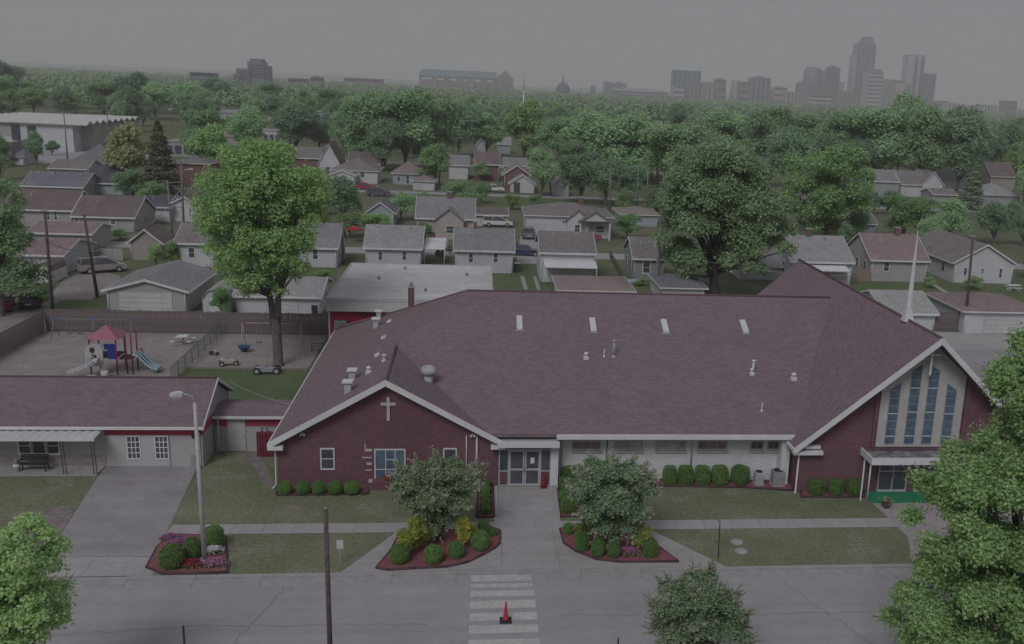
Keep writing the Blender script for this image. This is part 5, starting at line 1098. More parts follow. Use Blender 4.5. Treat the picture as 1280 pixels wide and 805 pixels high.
for k, (u0, u1, vt, m) in enumerate(((843, 856, 107, 'pale'), (858, 878, 104, 'rose'), (879, 905, 103, 'rose'), (896, 908, 99, 'rose'), (884, 908, 111, 'tan'), (918, 926, 101, 'pale'), (926, 938, 102, 'rose'), (940, 964, 97, 'grey'), (953, 967, 112, 'rose'), (968, 984, 109, 'tan'), (984, 1003, 115, 'tan'), (1000, 1012, 104, 'grey'), (1012, 1040, 119, 'pale'), (1054, 1072, 115, 'rose'), (740, 745, 107, 'grey'), (747, 754, 109, 'rose'), (756, 766, 102, 'pale'), (766, 784, 104, 'grey'), (1168, 1186, 126, 'rose'), (1186, 1200, 129, 'pale'), (1203, 1220, 131, 'tan'), (1222, 1232, 133, 'rose'), (1231, 1246, 131, 'pale'), (1246, 1257, 136, 'tan'), (1258, 1272, 126, 'rose'), (1272, 1292, 138, 'pale'), (820, 842, 118, 'tan'), (700, 738, 124, 'rose'), (1100, 1140, 122, 'rose'))):
    if k in (15, 28, 26): continue
    nm = ['low brown city block', 'pale city block', 'rose-brown city block', 'hazy grey city block']
    T = tower('city_block', 'hazy low city block of the far skyline', u0, u1, vt, m, Y=2900+rngs.uniform(-150, 250), depth=40, floors=3 if k % 3 == 0 else 0, ribs=4 if k % 3 == 1 else 0, steps=(((.3, .35, vt-1.6),) if k % 2 else ()))
    T['label'] = {'pale': 'hazy pale low block of the far skyline', 'rose': 'hazy rose-brown low block of the far skyline', 'tan': 'hazy tan low block of the far skyline', 'grey': 'hazy grey low block of the far skyline'}[m]; T['group'] = 'low city blocks of the far skyline'; T['category'] = 'building'
# stadium
Y = 2750; x0, x1 = onY(524, 100, Y)[0], onY(642, 100, Y)[0]; zt = onY(560, 90, Y)[2]; zl = onY(580, 96, Y)[2]
ST = thing('stadium', 'huge brick stadium with long gabled roof on the horizon', 'stadium', ((x0+x1)/2, Y+70, 0))
MB().box(x0, x1, Y, Y+150, 0, zl*.94).build('wall', mat('stadium_brick', (.30, .21, .23), .8), ST)
MB().ext([(x0, Y-4, zl), (x0, Y+75, zt+6), (x0, Y+154, zl)], ((x1-x0)*.82, 0, 0)).box(x0, x0+(x1-x0)*.82, Y-5, Y+155, zl*.92, zl-.01).build('roof', mat('stadium_roof', (.16, .22, .27), .6), ST)
gx0, gx1 = onY(621, 100, Y-20)[0], onY(642, 100, Y-20)[0]
MB().ext([(gx0, Y-20, 0), (gx1, Y-20, 0), (gx1, Y-20, zl*.98), ((gx0+gx1)/2, Y-20, onY(632, 88, Y-20)[2]), (gx0, Y-20, zl*.98)], (0, 170, 0)).build('end_gable', mat('stadium_brick', (.30, .21, .23)), ST)
MB().box(gx0+12, gx1-12, Y-21.5, Y-20.1, 8, zl*.75).build('end_window', SKY['blue'], ST)
for k in range(6):
    xa = x0+(x1-x0)*(.03+.13*k); xb = xa+(x1-x0)*.10
    MB().box(xa, xb, Y-1.5, Y-.05, zl*.72, zl*.9).build('clerestory', TRIM, ST); MB().box(xa, xb, Y-1.5, Y-.05, zl*.38, zl*.6).build('clerestory', SKY['rose'], ST)
    MB().box(xb+4, xb+14, Y-6, Y-.05, 0, zl*.93).build('buttress', SKY['rose'], ST)
# domed arena, capitol dome, hospital
xc = onY(799, 110, 3000)[0]; r = onY(842, 110, 3000)[0]-xc
T = thing('domed_arena', 'low arched white-roofed arena left of the teal hotel', 'arena', (xc, 3000, 0)); zt = onY(799, 110.5, 3000)[2]; ze = onY(799, 117, 3000)[2]
ring = [(xc-r, 0), (xc+r, 0)]+[(xc+r*math.cos(t), ze+(zt-ze)*math.sin(t)) for t in np.linspace(0, PI, 15)]
MB().ext([(x, 3000, z) for x, z in ring], (0, 90, 0)).build('arched_roof', SKY['pale'], T); MB().box(xc-r*.95, xc+r*.95, 2997, 2999.9, 2, ze*.8).build('window_band', BAND, T); MB().box(xc-r*.85, xc+r*.85, 2998, 2999.95, ze+(zt-ze)*.1, ze+(zt-ze)*.35).build('window_band', BAND, T)
xc = onY(703.5, 115, 2500)[0]; r = onY(712, 115, 2500)[0]-xc; zt = onY(703.5, 103, 2500)[2]
T = thing('domed_building', 'dark domed building with a spike beside the stadium', 'building', (xc, 2500, 0)); MB().lathe([(r, 0), (r, zt*.55), (r*.9, zt*.72), (r*.6, zt*.9), (r*.2, zt)], (xc, 2500, 0), 20).build('dome', SKY['dark'], T); MB().tube((xc, 2500, zt), (xc, 2500, onY(703, 92, 2500)[2]), 2.2, .5).build('spike', SKY['dark'], T)
Y = 1500
xa = onY(307, 75, Y)[0]
T = thing('hospital_tower', 'stepped rose-grey office tower alone on the left horizon', 'tower', (onY(313, 90, Y)[0], Y, 0))
for u0, u1, vt, dy, m in ((291, 300, 92, 0, 'rose'), (295, 311, 85, 6, 'rose'), (309, 329, 76.5, 12, 'grey'), (312, 326, 73, 16, 'grey'), (327, 335, 82, 14, 'dark')):
    a, b = onY(u0, vt, Y+dy), onY(u1, vt, Y+dy); W_ = MB().box(a[0], b[0], Y+dy, Y+dy+30, 0, a[2]).build('wall', SKY[m], T)
    for j in range(5 if m != 'dark' else 0): MB().box(a[0]+.6, b[0]-.6, Y+dy-.4, Y+dy-.02, a[2]*(.45+.1*j), a[2]*(.49+.1*j)).build('window_band', BAND, W_)
tower('office_block', 'low grey office block on the left horizon', 237, 268, 90.5, 'grey', Y=1300, depth=20, floors=3)
tower('office_block', 'long low rose building right of the left horizon tower', 360, 384, 98, 'rose', Y=1700, depth=20, floors=2)
tower('office_block', 'stepped rose building on the horizon right of the tower', 388, 403, 96.5, 'rose', Y=1750, depth=20, floors=2, steps=((.2, .3, 95),))
tower('office_block', 'long hazy brick building left of the stadium', 430, 478, 98, 'rose', Y=2300, depth=40, floors=2)
# slim radio mast
q = onY(654.5, 127, 420); T = thing('radio_mast', 'tall thin white mast rising from the wood', 'mast', (q[0], 420, 0)); zt = onY(654.5, 90, 420)[2]
MB().path([(q[0], 420, 0), (q[0], 420, zt*.75)], [.35, .22], 8).build('shaft', TRIM, T); MB().path([(q[0], 420, zt*.75), (q[0], 420, zt)], [.16, .1], 6).build('antenna', STEEL, T)

# ================================================================ UTILITY POLES
def upole(label, ub, vb, ut, vt, arms=((.97, 2.0),), m=None, tf=False, lamp=False, group=None, r=.15):
    b = g(ub, vb); t = onY(ut, vt, b[1]); T = thing('utility_pole', label, 'utility pole', b, group)
    MB().path([b-(0, 0, .1), t], [r*1.15, r*.75], 9).build('shaft', m or PWG, T)
    for f_, L in arms:
        p = b+(t-b)*f_; A_ = MB().box(p[0]-L/2, p[0]+L/2, p[1]-.2, p[1]-.1, p[2]-.06, p[2]+.06).build('crossarm', m or PWG, T)
        mb = MB()
        for s in (-.45, -.2, .2, .45): mb.lathe([(.05, .06), (.07, .12), (.03, .22)], (p[0]+s*L, p[1]-.15, p[2]), 8)
        mb.build('insulator', GALV, A_)
    if tf:
        p = b+(t-b)*.6
        for s in (-.45, .45): MB().lathe([(.28, 0), (.3, .05), (.3, .95), (.2, 1.02)], (p[0]+s, p[1]-.3, p[2]), 14).build('transformer', GALV, T)
    if lamp:
        p = b+(t-b)*.8; MB().path([p, p+(.6, -.4, .7), p+(1.4, -.8, .9)], .05).build('lamp_arm', GALV, T); MB().box(p[0]+1.2, p[0]+1.9, p[1]-1.0, p[1]-.7, p[2]+.8, p[2]+1.0).build('lamp_head', GALV, T)
    return b, t
pA = upole('leaning brown utility pole at the corner of the board fence', 66.5, 397, 56, 263, arms=((.985, .5),), m=PW)
pB = upole('leaning brown utility pole on the grass beside the minivan', 122, 372, 105, 268, arms=(), m=PW)
pC = upole('left pole of the braced twin utility poles', 216, 300, 209, 225, arms=())
pD = upole('right pole of the braced twin utility poles with street lamp', 230, 290, 226, 200, arms=((.96, 2.2), (.6, 2.0)), lamp=True)
mb = MB()
T = thing('pole_brace', 'slanted brace and cables between the twin utility poles', 'brace', (pC[0]+pD[0])/2)
for fa, fb in ((.95, .7), (.6, .62), (.55, .35)):
    MB().tube(pC[0]+(pC[1]-pC[0])*fa, pD[0]+(pD[1]-pD[0])*fb, .05, n=5).build('brace_bar', GALV, T)
pH = upole('grey pole beside the white cottage right of the maple', 429, 330, 428, 277, arms=())
pE = upole('pale pole by the white garage beyond the lane', 549, 232, 551.5, 178, arms=())
upole('pale pole in front of the brick houses', 688, 243, 688.5, 185, arms=())
upole('pole with small grey transformer left of the big dark tree', 762, 268, 763, 212, arms=())
upole('left pole of the pair behind the big dark tree', 796, 262, 798, 210, arms=())
upole('right pole of the pair behind the big dark tree', 810, 258, 809.5, 212, arms=())
pF = upole('grey pole with twin transformers above the church ridge', 823, 367, 826, 270, arms=(), tf=True)
upole('shorter pale pole beside the transformer pole', 821.5, 367, 821.5, 322, arms=(), r=.12)
pG = upole('leaning brown utility pole behind the sanctuary by the alley', 1206, 413, 1216, 298, arms=(), m=PW)
upole('tall pole before the white zigzag hall', 85, 205, 79.5, 139, arms=((.97, 1.2),))
upole('pole at the corner of the white zigzag hall', 137, 190, 133, 130, arms=((.96, 3), (.88, 3)))
upole('pole with transformers left of the cream warehouse', 214, 154, 213, 128, arms=((.92, 2.5),), tf=True)
upole('pole before the cream warehouse', 314, 158, 315, 120, arms=((.95, 3), (.85, 3)))
upole('pole behind the brick gabled house', 430, 196, 431, 168, arms=())
upole('tall slim pole right of the brick gabled house', 409, 182, 411, 140, arms=((.95, 2),))
# wires
WIRE = mat('cable', (.34, .34, .37), .7)
def wire(label, a, b, sag=.6, r=.03):
    pts = [a+(b-a)*t-np.array((0, 0, sag*4*t*(1-t))) for t in np.linspace(0, 1, 13)]
    o = MB().path(pts, r, 5).build('overhead_wire', WIRE, None); tag(o, label, 'wire', 'overhead wires')
wire('cable from the fence corner pole to the alley tree', pA[0]+(pA[1]-pA[0])*.75, onY(-60, 397, pA[0][1]-14), .4, .035)
wire('cable between the two leaning alley poles', pA[0]+(pA[1]-pA[0])*.72, pB[0]+(pB[1]-pB[0])*.6, .5, .035)
wire('cable from the leaning alley pole to the twin poles', pB[0]+(pB[1]-pB[0])*.55, pC[0]+(pC[1]-pC[0])*.6, 1.2, .04)
wire('second cable from the fence corner pole to the alley tree', pA[0]+(pA[1]-pA[0])*.62, onY(-60, 377, pA[0][1]-8), .4, .03)
wire('cable from the transformer pole into the big tree', pF[0]+(pF[1]-pF[0])*.85, pF[0]+np.array((10, 0, 7.4)), .4, .03)
wire('cable running from the transformer pole to the leaning alley pole', pF[0]+(pF[1]-pF[0])*.55, pG[0]+(pG[1]-pG[0])*.65, 1.5, .025)
wire('cable running from the transformer pole to the cottage pole', pF[0]+(pF[1]-pF[0])*.62, pH[0]+(pH[1]-pH[0])*.95, 1.6, .022)
wire('upper cable running from the transformer pole to the cottage pole', pF[0]+(pF[1]-pF[0])*.9, pH[0]+(pH[1]-pH[0])*1.0, 1.4, .022)
wire('cable running from the cottage pole to the twin poles', pH[0]+(pH[1]-pH[0])*.95, pD[0]+(pD[1]-pD[0])*.6, 1.2, .022)
wire('sagging cable from annex gable to the brick wing', np.array((-15.6, 64, 3.6)), np.array((-11.4, 61.5, 2.9)), .15, .02)
# wooden fence sections on the right, tan gate
FR = thing('board_fence', 'dark board fence between the two white alley garages', 'fence', (g(1188, 413)[0], g(1188, 413)[1], 0))
q0, q1 = g(1167, 412.5), g(1207, 413.5); nb = int((q1[0]-q0[0])/.182)
for k in range(nb): inst('board', bms[k % 4], FR, (q0[0]+k*.182-FR.location[0], 0, 0))
MB().box(q0[0], q1[0], FR.location[1]+.03, FR.location[1]+.08, 1.2, 1.3).build('rail', WOODF, FR)
FR = thing('board_fence', 'short tan board fence beside the cream house', 'fence', (g(1080, 352)[0], g(1080, 352)[1], 0))
q0, q1 = g(1071, 352), g(1087, 352); tb = MB().box(.008, .172, 0, .025, .03, 1.75).mesh('board', mat('fence_tan', (.33, .24, .21), .9, .15, 3))
for k in range(int((q1[0]-q0[0])/.182)): inst('board', tb, FR, (q0[0]+k*.182-FR.location[0], 0, 0))
MB().box(q0[0], q1[0], FR.location[1]+.03, FR.location[1]+.07, 1.2, 1.3).build('rail', MATS['fence_tan'], FR)
FR = thing('panel_fence', 'low pale panel fence behind the parked minivan', 'fence', (g(132, 322)[0], g(132, 322)[1], 0))
q0, q1 = g(102, 325), g(163, 325); pb_ = MB().box(.02, 1.18, 0, .05, .05, 1.5).mesh('panel', mat('fence_pale', (.42, .41, .42), .85))
for k in range(int((q1[0]-q0[0])/1.2)): inst('panel', pb_, FR, (q0[0]+k*1.2-FR.location[0], q0[1]-FR.location[1], 0)); inst('post', MB().box(-.05, .05, -.03, .08, 0, 1.6).mesh('post', MATS['fence_pale']) if k == 0 else bpy.data.meshes['post'], FR, (q0[0]+k*1.2-FR.location[0], q0[1]-FR.location[1], 0))
# neighbourhood lanes
sheet('alley', [(0, 385), (60, 372), (84, 345), (118, 336), (150, 345), (150, 362), (118, 372), (85, 395), (48, 400), (0, 425), (-80, 440), (-80, 400)], .010, DIRT)
sheet('street', [(-90, 136.5), (140, 136.5), (140, 141.5), (-90, 141.5)], .008, mat('street_grey', (.38, .37, .39), .9, .06, 1), px=False)
sheet('street', [(-40, 213), (120, 213), (120, 217.5), (-40, 217.5)], .008, MATS['street_grey'], px=False)
sheet('street', [(-260, 288), (60, 288), (60, 297), (-260, 297)], .008, MATS['street_grey'], px=False)
sheet('driveway', [(645, 330), (652, 284), (674, 284), (676, 330)], .014, CONC)
sheet('driveway', [(134, 392), (252, 392), (260, 399), (126, 399)], .012, CONC)
sheet('driveway', [(294, 393), (404, 393), (410, 399), (290, 399)], .012, CONC)
sheet('path', [(1160, 353), (1164, 353), (1192, 369), (1187, 370)], .014, CONC2)
sheet('path', [(553, 300), (560, 300), (556, 323), (549, 323)], .014, CONC)
sheet('path', [(650, 345), (655, 345), (660, 362), (655, 362)], .014, CONC)
sheet('path', [(666, 345), (670, 345), (676, 362), (671, 362)], .014, CONC)
sheet('backyard_lawn', [(640, 326), (760, 326), (760, 366), (620, 366)], .006, GRASSG)
sheet('backyard_lawn', [(1060, 353), (1290, 353), (1290, 395), (1080, 380)], .006, GRASSG)
sheet('grass_strip', [(560, 246), (800, 252), (790, 268), (560, 266)], .006, GRASSG)
sheet('grass_strip', [(230, 340), (300, 336), (420, 335), (420, 372), (230, 385)], .006, GRASSG)
sheet('grass_strip', [(75, 375), (118, 375), (134, 392), (126, 399), (50, 399)], .012, GRASSG)
sheet('hall_lot', [(30, 190), (185, 188), (200, 204), (30, 204)], .010, CONC)

# ================================================================ VEHICLES
def wheel_set(T, xs_, hwid, r):
    for x in xs_:
        for s in (-1, 1):
            w_ = inst('wheel', MB().tube((0, -.1, 0), (0, .1, 0), r, n=16).mesh('wheel', mat('tyre', (.03, .03, .033), .9)), T, (x, s*hwid, r)); inst('rim', MB().tube((0, s*.101, 0), (0, s*.115, 0), r*.6, n=12).mesh('rim', STEEL), w_)
def car(name, label, u, v, rz, paint, kind='sedan', group=None):
    q = g(u, v); T = thing(name, label, {'pickup': 'truck'}.get(kind, 'car'), (q[0], q[1], .015), group, rz)
    L, Wd = {'sedan': (4.6, 1.75), 'van': (4.9, 1.9), 'suv': (4.7, 1.85), 'pickup': (5.4, 1.9)}[kind]
    P = {'sedan': [(-1, .35), (-1, .72), (-.9, .86), (-.55, .92), (.28, .92), (.8, .80), (.97, .66), (1, .35)],
         'van': [(-1, .4), (-1, .95), (-.97, 1.05), (.5, 1.02), (.85, .9), (1, .7), (1, .38)],
         'suv': [(-1, .45), (-1, 1.0), (.4, 1.05), (.9, .98), (1, .8), (1, .45)],
         'pickup': [(-1, .5), (-1, 1.05), (-.12, 1.05), (.45, 1.08), (.93, 1.0), (1, .8), (1, .5)]}[kind]
    G = {'sedan': [(-.62, .92), (-.42, 1.36), (.06, 1.38), (.36, .92)], 'van': [(-.97, 1.05), (-.9, 1.7), (.2, 1.72), (.62, 1.02)], 'suv': [(-.98, 1.02), (-.88, 1.68), (.08, 1.7), (.42, 1.05)], 'pickup': [(-.12, 1.05), (-.08, 1.66), (.22, 1.68), (.48, 1.08)]}[kind]
    def sec(prof, w0, w1=None):
        w1 = w0 if w1 is None else w1; n = len(prof); mb = MB(); zs = [z for _, z in prof]; z0_, z1_ = min(zs), max(zs)
        A = [(x*L/2, -(w0+(w1-w0)*(z-z0_)/(z1_-z0_)), z) for x, z in prof]; B = [(x, -y, z) for x, y, z in A]
        mb.add(A+B, [tuple(range(n)), tuple(range(n, 2*n))[::-1]]+[(i, n+i, n+(i+1) % n, (i+1) % n) for i in range(n)]); return mb
    inst('body', sec(P, Wd/2, Wd/2-.04).mesh('body', paint), T)
    gl = inst('cabin_glass', sec(G, Wd/2-.07, Wd/2-.2).mesh('cabin_glass', GLASS), T)
    top = [(x, z) for x, z in G[1:3]]
    rm = MB().box(top[0][0]*L/2-.12, top[1][0]*L/2+.12, -Wd/2+.22, Wd/2-.22, top[0][1]-.01, top[0][1]+.05)
    for fx in (0, 1, 2):
        for s in (-1, 1):
            a = G[0] if fx == 0 else (G[3] if fx == 2 else ((G[1][0]+G[2][0])/2, G[0][1])); b = G[1] if fx == 0 else (G[2] if fx == 2 else ((G[1][0]+G[2][0])/2, G[1][1]))
            rm.path([(a[0]*L/2, s*(Wd/2-.07), a[1]), (b[0]*L/2, s*(Wd/2-.2), b[1])], .045, 4)
    inst('roof_panel', rm.mesh('roof_panel', paint), T)
    if kind == 'pickup': inst('cargo_bed', MB().box(-L/2+.12, -.2*L/2, -Wd/2+.1, Wd/2-.1, 1.04, 1.06).mesh('cargo_bed', DARK), T)
    if kind == 'van': inst('roof_rack', MB().box(-L*.4, 0, -.6, -.56, 1.74, 1.8).box(-L*.4, 0, .56, .6, 1.74, 1.8).mesh('roof_rack', DARK), T)
    wheel_set(T, (-L*.3, L*.32), Wd/2-.08, .33 if kind == 'sedan' else .36)
    for s in (-1, 1):
        inst('headlight', MB().box(L/2-.12, L/2+.015, s*.5-.17+s*.12, s*.5+.17+s*.12, .62, .76).mesh('headlight', TRIM), T)
        inst('tail_light', MB().box(-L/2-.015, -L/2+.1, s*.62-.14, s*.62+.14, .68, .88).mesh('tail_light', mat('tail_red', (.3, .02, .03), .4)), T)
    inst('bumper', MB().box(-L/2-.06, -L/2+.05, -Wd/2+.05, Wd/2-.05, .36, .52).box(L/2-.05, L/2+.06, -Wd/2+.05, Wd/2-.05, .36, .52).mesh('bumper', paint), T)
    inst('number_plate', MB().box(-L/2-.075, -L/2-.06, -.26, .26, .54, .66).mesh('number_plate', TRIM), T)
def paint(n, c): return mat('paint_'+n, c, .3, .03, 1, big=.03)
car('parked_car', 'dark teal sedan parked on the alley by the hedge', 38, 382, 1.9, paint('teal', (.05, .075, .10)))
car('parked_car', 'red sedan parked at the left end of the alley', 4, 386, 1.9, paint('red', (.28, .025, .05)))
car('parked_van', 'silver tan minivan parked in front of the pale fence', 128, 340, .55, paint('tan', (.34, .31, .30)), 'van')
car('parked_car', 'crimson car by the hip-roofed grey house', 457, 237, .1, paint('crimson', (.36, .03, .08)))
car('parked_car', 'dark purple hatchback behind the crimson car', 473, 245, .3, paint('purple', (.16, .13, .20)), 'suv')
car('pickup_truck', 'white pickup truck beside the brick house', 615, 240, -.05, paint('white', (.66, .66, .68)), 'pickup')
car('parked_suv', 'grey sport utility car on the driveway of the cream house', 660, 297, 1.6, paint('grey', (.20, .21, .24)), 'suv')
car('parked_car', 'navy sedan between the two white houses', 656, 319, -.1, paint('navy', (.05, .06, .11)))
car('parked_van', 'white van under the carport of the rosy house', 622, 283, 0, paint('white', (.66, .66, .68)), 'van')
car('parked_car', 'dark car before the white zigzag hall', 82, 189, .05, paint('black', (.05, .05, .06)))
car('parked_car', 'dark sedan by the conifer along the street', 333, 178, .6, paint('slate', (.17, .18, .21)))
# garden odds and ends
q = g(394, 393); T = thing('trash_bin', 'dark wheeled bin beside the long white garage', 'bin', q); MB().box(q[0]-.3, q[0]+.3, q[1]-.3, q[1]+.3, .08, 1.0).build('bin_body', DARK, T); MB().box(q[0]-.34, q[0]+.34, q[1]-.36, q[1]+.34, 1.001, 1.08).build('bin_lid', GALV, T)
q = g(398.5, 386); T = thing('trash_bin', 'dark wheeled bin with pale lid behind the first bin', 'bin', q); MB().box(q[0]-.3, q[0]+.3, q[1]-.3, q[1]+.3, .08, 1.0).build('bin_body', DARK, T); MB().box(q[0]-.34, q[0]+.34, q[1]-.36, q[1]+.34, 1.001, 1.08).build('bin_lid', TRIM, T)
q = g(646, 340); T = thing('trash_bin', 'dark bin at the corner of the white house', 'bin', q); MB().box(q[0]-.35, q[0]+.35, q[1]-.3, q[1]+.3, .05, 1.1).build('bin_body', DARK, T); MB().box(q[0]-.39, q[0]+.39, q[1]-.34, q[1]+.34, 1.101, 1.2).build('bin_lid', GALV, T)
q = g(791, 353); T = thing('paddling_pool', 'pale blue plastic pool on the cottage lawn', 'pool', q); MB().lathe([(.9, 0), (1.0, .25), (.95, .26), (.85, .05)], q, 18).build('shell', mat('pool_blue', (.30, .45, .52), .5), T)
q = g(444, 303); T = thing('red_canopy', 'small red umbrella between the white houses', 'umbrella', q); MB().lathe([(1.3, 1.9), (.7, 2.2), (.05, 2.4)], q, 8, smooth=False).build('canopy', mat('umbrella_red', (.35, .03, .06)), T); MB().tube(q, q+(0, 0, 1.95), .03).build('pole', STEEL, T)
q = g(1266, 363); T = thing('picnic_table', 'pale picnic table on the lawn of the long white house', 'picnic table', q)
MB().box(q[0]-.9, q[0]+.9, q[1]-.35, q[1]+.35, .7, .75).build('table_top', TRIM, T)
for s in (-1, 1): MB().box(q[0]-.9, q[0]+.9, q[1]+s*.7-.13, q[1]+s*.7+.13, .42, .46).build('seat', TRIM, T); MB().box(q[0]+s*.6-.05, q[0]+s*.6+.05, q[1]-.6, q[1]+.6, 0, .42).build('leg', TRIM, T)
FR = thing('garden_fence', 'short dark picket fence beside the sage green cottage', 'fence', (g(770, 335)[0], g(770, 335)[1], 0))
a, b = g(762, 322), g(778, 352); pk = MB().box(-.04, .04, -.02, .02, 0, 1.1).mesh('picket', mat('picket', (.14, .12, .13)))
for k in range(30): c = a+(b-a)*k/29; inst('picket', pk, FR, (c[0]-FR.location[0], c[1]-FR.location[1], 0))
MB().path([a+(0, 0, .8), b+(0, 0, .8)], .03, 4).build('rail', MATS['picket'], FR)
# ================================================================ VEGETATION
LF_MAPLE = mat_leaf('leaf_maple', (0.286, 0.397, 0.166), (0.572, 0.705, 0.320))
LF_MID = mat_leaf('leaf_mid', (0.296, 0.434, 0.259), (0.501, 0.657, 0.375), .012, objvar=.2)
LF_DARK = mat_leaf('leaf_dark', (0.228, 0.339, 0.236), (0.385, 0.512, 0.335), .01, objvar=.18)
LF_YEL = mat_leaf('leaf_yellow', (0.349, 0.409, 0.202), (0.515, 0.551, 0.302), .02)
LF_LIME = mat_leaf('leaf_lime', (0.328, 0.374, 0.072), (0.574, 0.612, 0.162), .02)
LF_BRIGHT = mat_leaf('leaf_bright', (0.249, 0.385, 0.174), (0.478, 0.664, 0.309), .02)
LF_BOX = mat_leaf('leaf_box', (.085, .17, .055), (.20, .33, .10), .015, .15, .15)
LF_DUST = mat_leaf('leaf_dusty', (0.160, 0.225, 0.138), (0.359, 0.450, 0.285), .015, .3, .1)
LF_TIP = mat_leaf('leaf_tip', (.40, .42, .32), (.60, .60, .48), .01, .3, .1)
LF_FIR = mat_leaf('needle', (0.138, 0.197, 0.139), (0.250, 0.298, 0.201), .02, .1)
LF_FIRB = mat_leaf('needle_brown', (.11, .12, .085), (.23, .225, .15), .01, .1)
LF_PLUM = mat_leaf('leaf_plum', (0.182, 0.107, 0.160), (0.335, 0.214, 0.286), .02)
BARK = mat('bark', (.17, .14, .14), .95, .3, 4, .5); BARKD = mat('bark_dark', (.085, .07, .075), .95, .3, 4, .5)
def leaves(name, C, Nn, size, m, rng, aspect=1.7):
    """one small diamond leaf per point; Nn leans each leaf's face"""
    n = len(C); r = rng.normal(size=(n, 3)); N_ = Nn*.65+r*.5+np.array((0, 0, .5)); N_ /= np.linalg.norm(N_, axis=1)[:, None]
    T = rng.normal(size=(n, 3)); T -= (T*N_).sum(1)[:, None]*N_; T /= np.linalg.norm(T, axis=1)[:, None]; B = np.cross(N_, T)
    s = (size*rng.uniform(.65, 1.35, n))[:, None]
    V = np.empty((n, 4, 3)); V[:, 0] = C-T*s*.5*aspect; V[:, 1] = C+B*s*.5-N_*s*.12; V[:, 2] = C+T*s*.5*aspect; V[:, 3] = C-B*s*.5-N_*s*.12
    me = bpy.data.meshes.new(name); me.vertices.add(n*4); me.vertices.foreach_set('co', V.ravel())
    me.loops.add(n*4); me.loops.foreach_set('vertex_index', np.arange(n*4, dtype=np.int32)); me.polygons.add(n)
    me.polygons.foreach_set('loop_start', np.arange(0, n*4, 4, dtype=np.int32)); me.polygons.foreach_set('loop_total', np.full(n, 4, dtype=np.int32))
    me.materials.append(m); me.update(); me.validate(); return me
def unit(rng, n):
    v = rng.normal(size=(n, 3)); return v/np.linalg.norm(v, axis=1)[:, None]
def lobes(rng, R, zb, zt, n, lr=(.26, .42), low=.5):
    zc = (zb+zt)/2; hz = (zt-zb)/2; d = unit(rng, n); d[:, 2] = np.where(d[:, 2] < -low, -d[:, 2]*.6, d[:, 2])
    f = rng.uniform(.35, .8, n)[:, None]; C = d*f*np.array((R, R, hz)); C[:, 2] += zc
    return C, rng.uniform(*lr, n)*R
def crown_pts(rng, C, Rr, n, squash=.8, per=4, jit=.10):
    w_ = Rr**2; idx = rng.choice(len(C), n//per, p=w_/w_.sum()); d = unit(rng, n//per); d[:, 2] = np.where((d[:, 2] < -.25), -d[:, 2], d[:, 2])
    P = C[idx]+d*(Rr[idx]*rng.uniform(.62, 1.06, n//per))[:, None]*np.array((1, 1, squash))
    P = np.repeat(P, per, 0)+rng.normal(size=(n//per*per, 3))*(Rr.mean()*jit*1.6); return P, np.repeat(d, per, 0)
def wood(rng, h, r, C, zb, fork=None, lean=0):
    mb = MB(); zf = zb+(h-zb)*.25; k = rng.normal(size=2)*.02*h
    mb.path([(0, 0, -.2), (0, 0, .15), (k[0]*.3, k[1]*.3, zb*.5), (k[0]*.6, k[1]*.6, zb), (k[0], k[1], zf+(h-zb)*.25), (k[0]*1.4, k[1]*1.4, zf+(h-zb)*.5)], [r*1.5, r*1.15, r*.95, r*.8, r*.45, r*.15], 10)
    for c in C:
        z0 = zb*rng.uniform(.75, 1.0)+max(0, (c[2]-zb))*rng.uniform(.05, .3); s = np.array((k[0]*.7, k[1]*.7, min(z0, c[2]-.05)))
        m_ = s*.45+c*.55+np.array((0, 0, (c[2]-s[2])*.12))+rng.normal(size=3)*.03*h; e = c+(c-m_)*.35
        q = r*rng.uniform(.22, .42); mb.path([s, (s+m_)/2, m_, c, e], [q, q*.8, q*.55, q*.3, q*.12], 6)
    return mb.mesh('trunk', BARK if r < .45 else BARKD)
def make_tree(seed, h, R, zb, nl, n, leaf, m, r=.25, lr=(.26, .42), squash=.8, jit=.1, lim=14, per=4, low=.5):
    rng = np.random.default_rng(seed); C, Rr = lobes(rng, R, zb, h, nl, lr, low)
    P, D = crown_pts(rng, C, Rr, n, squash, per, jit); P[:, 2] = np.maximum(P[:, 2], zb*.72)
    return leaves('crown', P, D, leaf, m, rng), wood(rng, h, r, C[:lim], zb)
def put_tree(meshes, label, loc, s=1., rz=0., group=None, name='tree', cat='tree', sz=None):
    T = thing(name, label, cat, loc, group, rz); T.scale = (s, s, sz or s)
    inst('crown', meshes[0], T); inst('trunk', meshes[1], T); return T
DIM = {}
def dims(me):
    if me.name not in DIM:
        c = np.empty(len(me.vertices)*3); me.vertices.foreach_get('co', c); c = c.reshape(-1, 3); DIM[me.name] = (np.percentile(np.hypot(c[:, 0], c[:, 1]), 94), np.percentile(c[:, 2], 99.3))
    return DIM[me.name]
def at(mset, label, u, vb, vt, wpx, R0, H0, name='tree', group=None, rz=None):
    q = g(u, vb); zt = onY(u, vt, q[1])[2]; mpp = (onY(101, 200, q[1])-onY(100, 200, q[1]))[0]
    R0, H0 = dims(mset[0])
    T = put_tree(mset, label, q, wpx*mpp/2/R0, (u*7.3+vb*3.1) % 6.28 if rz is None else rz, group, name, sz=zt/H0); return T
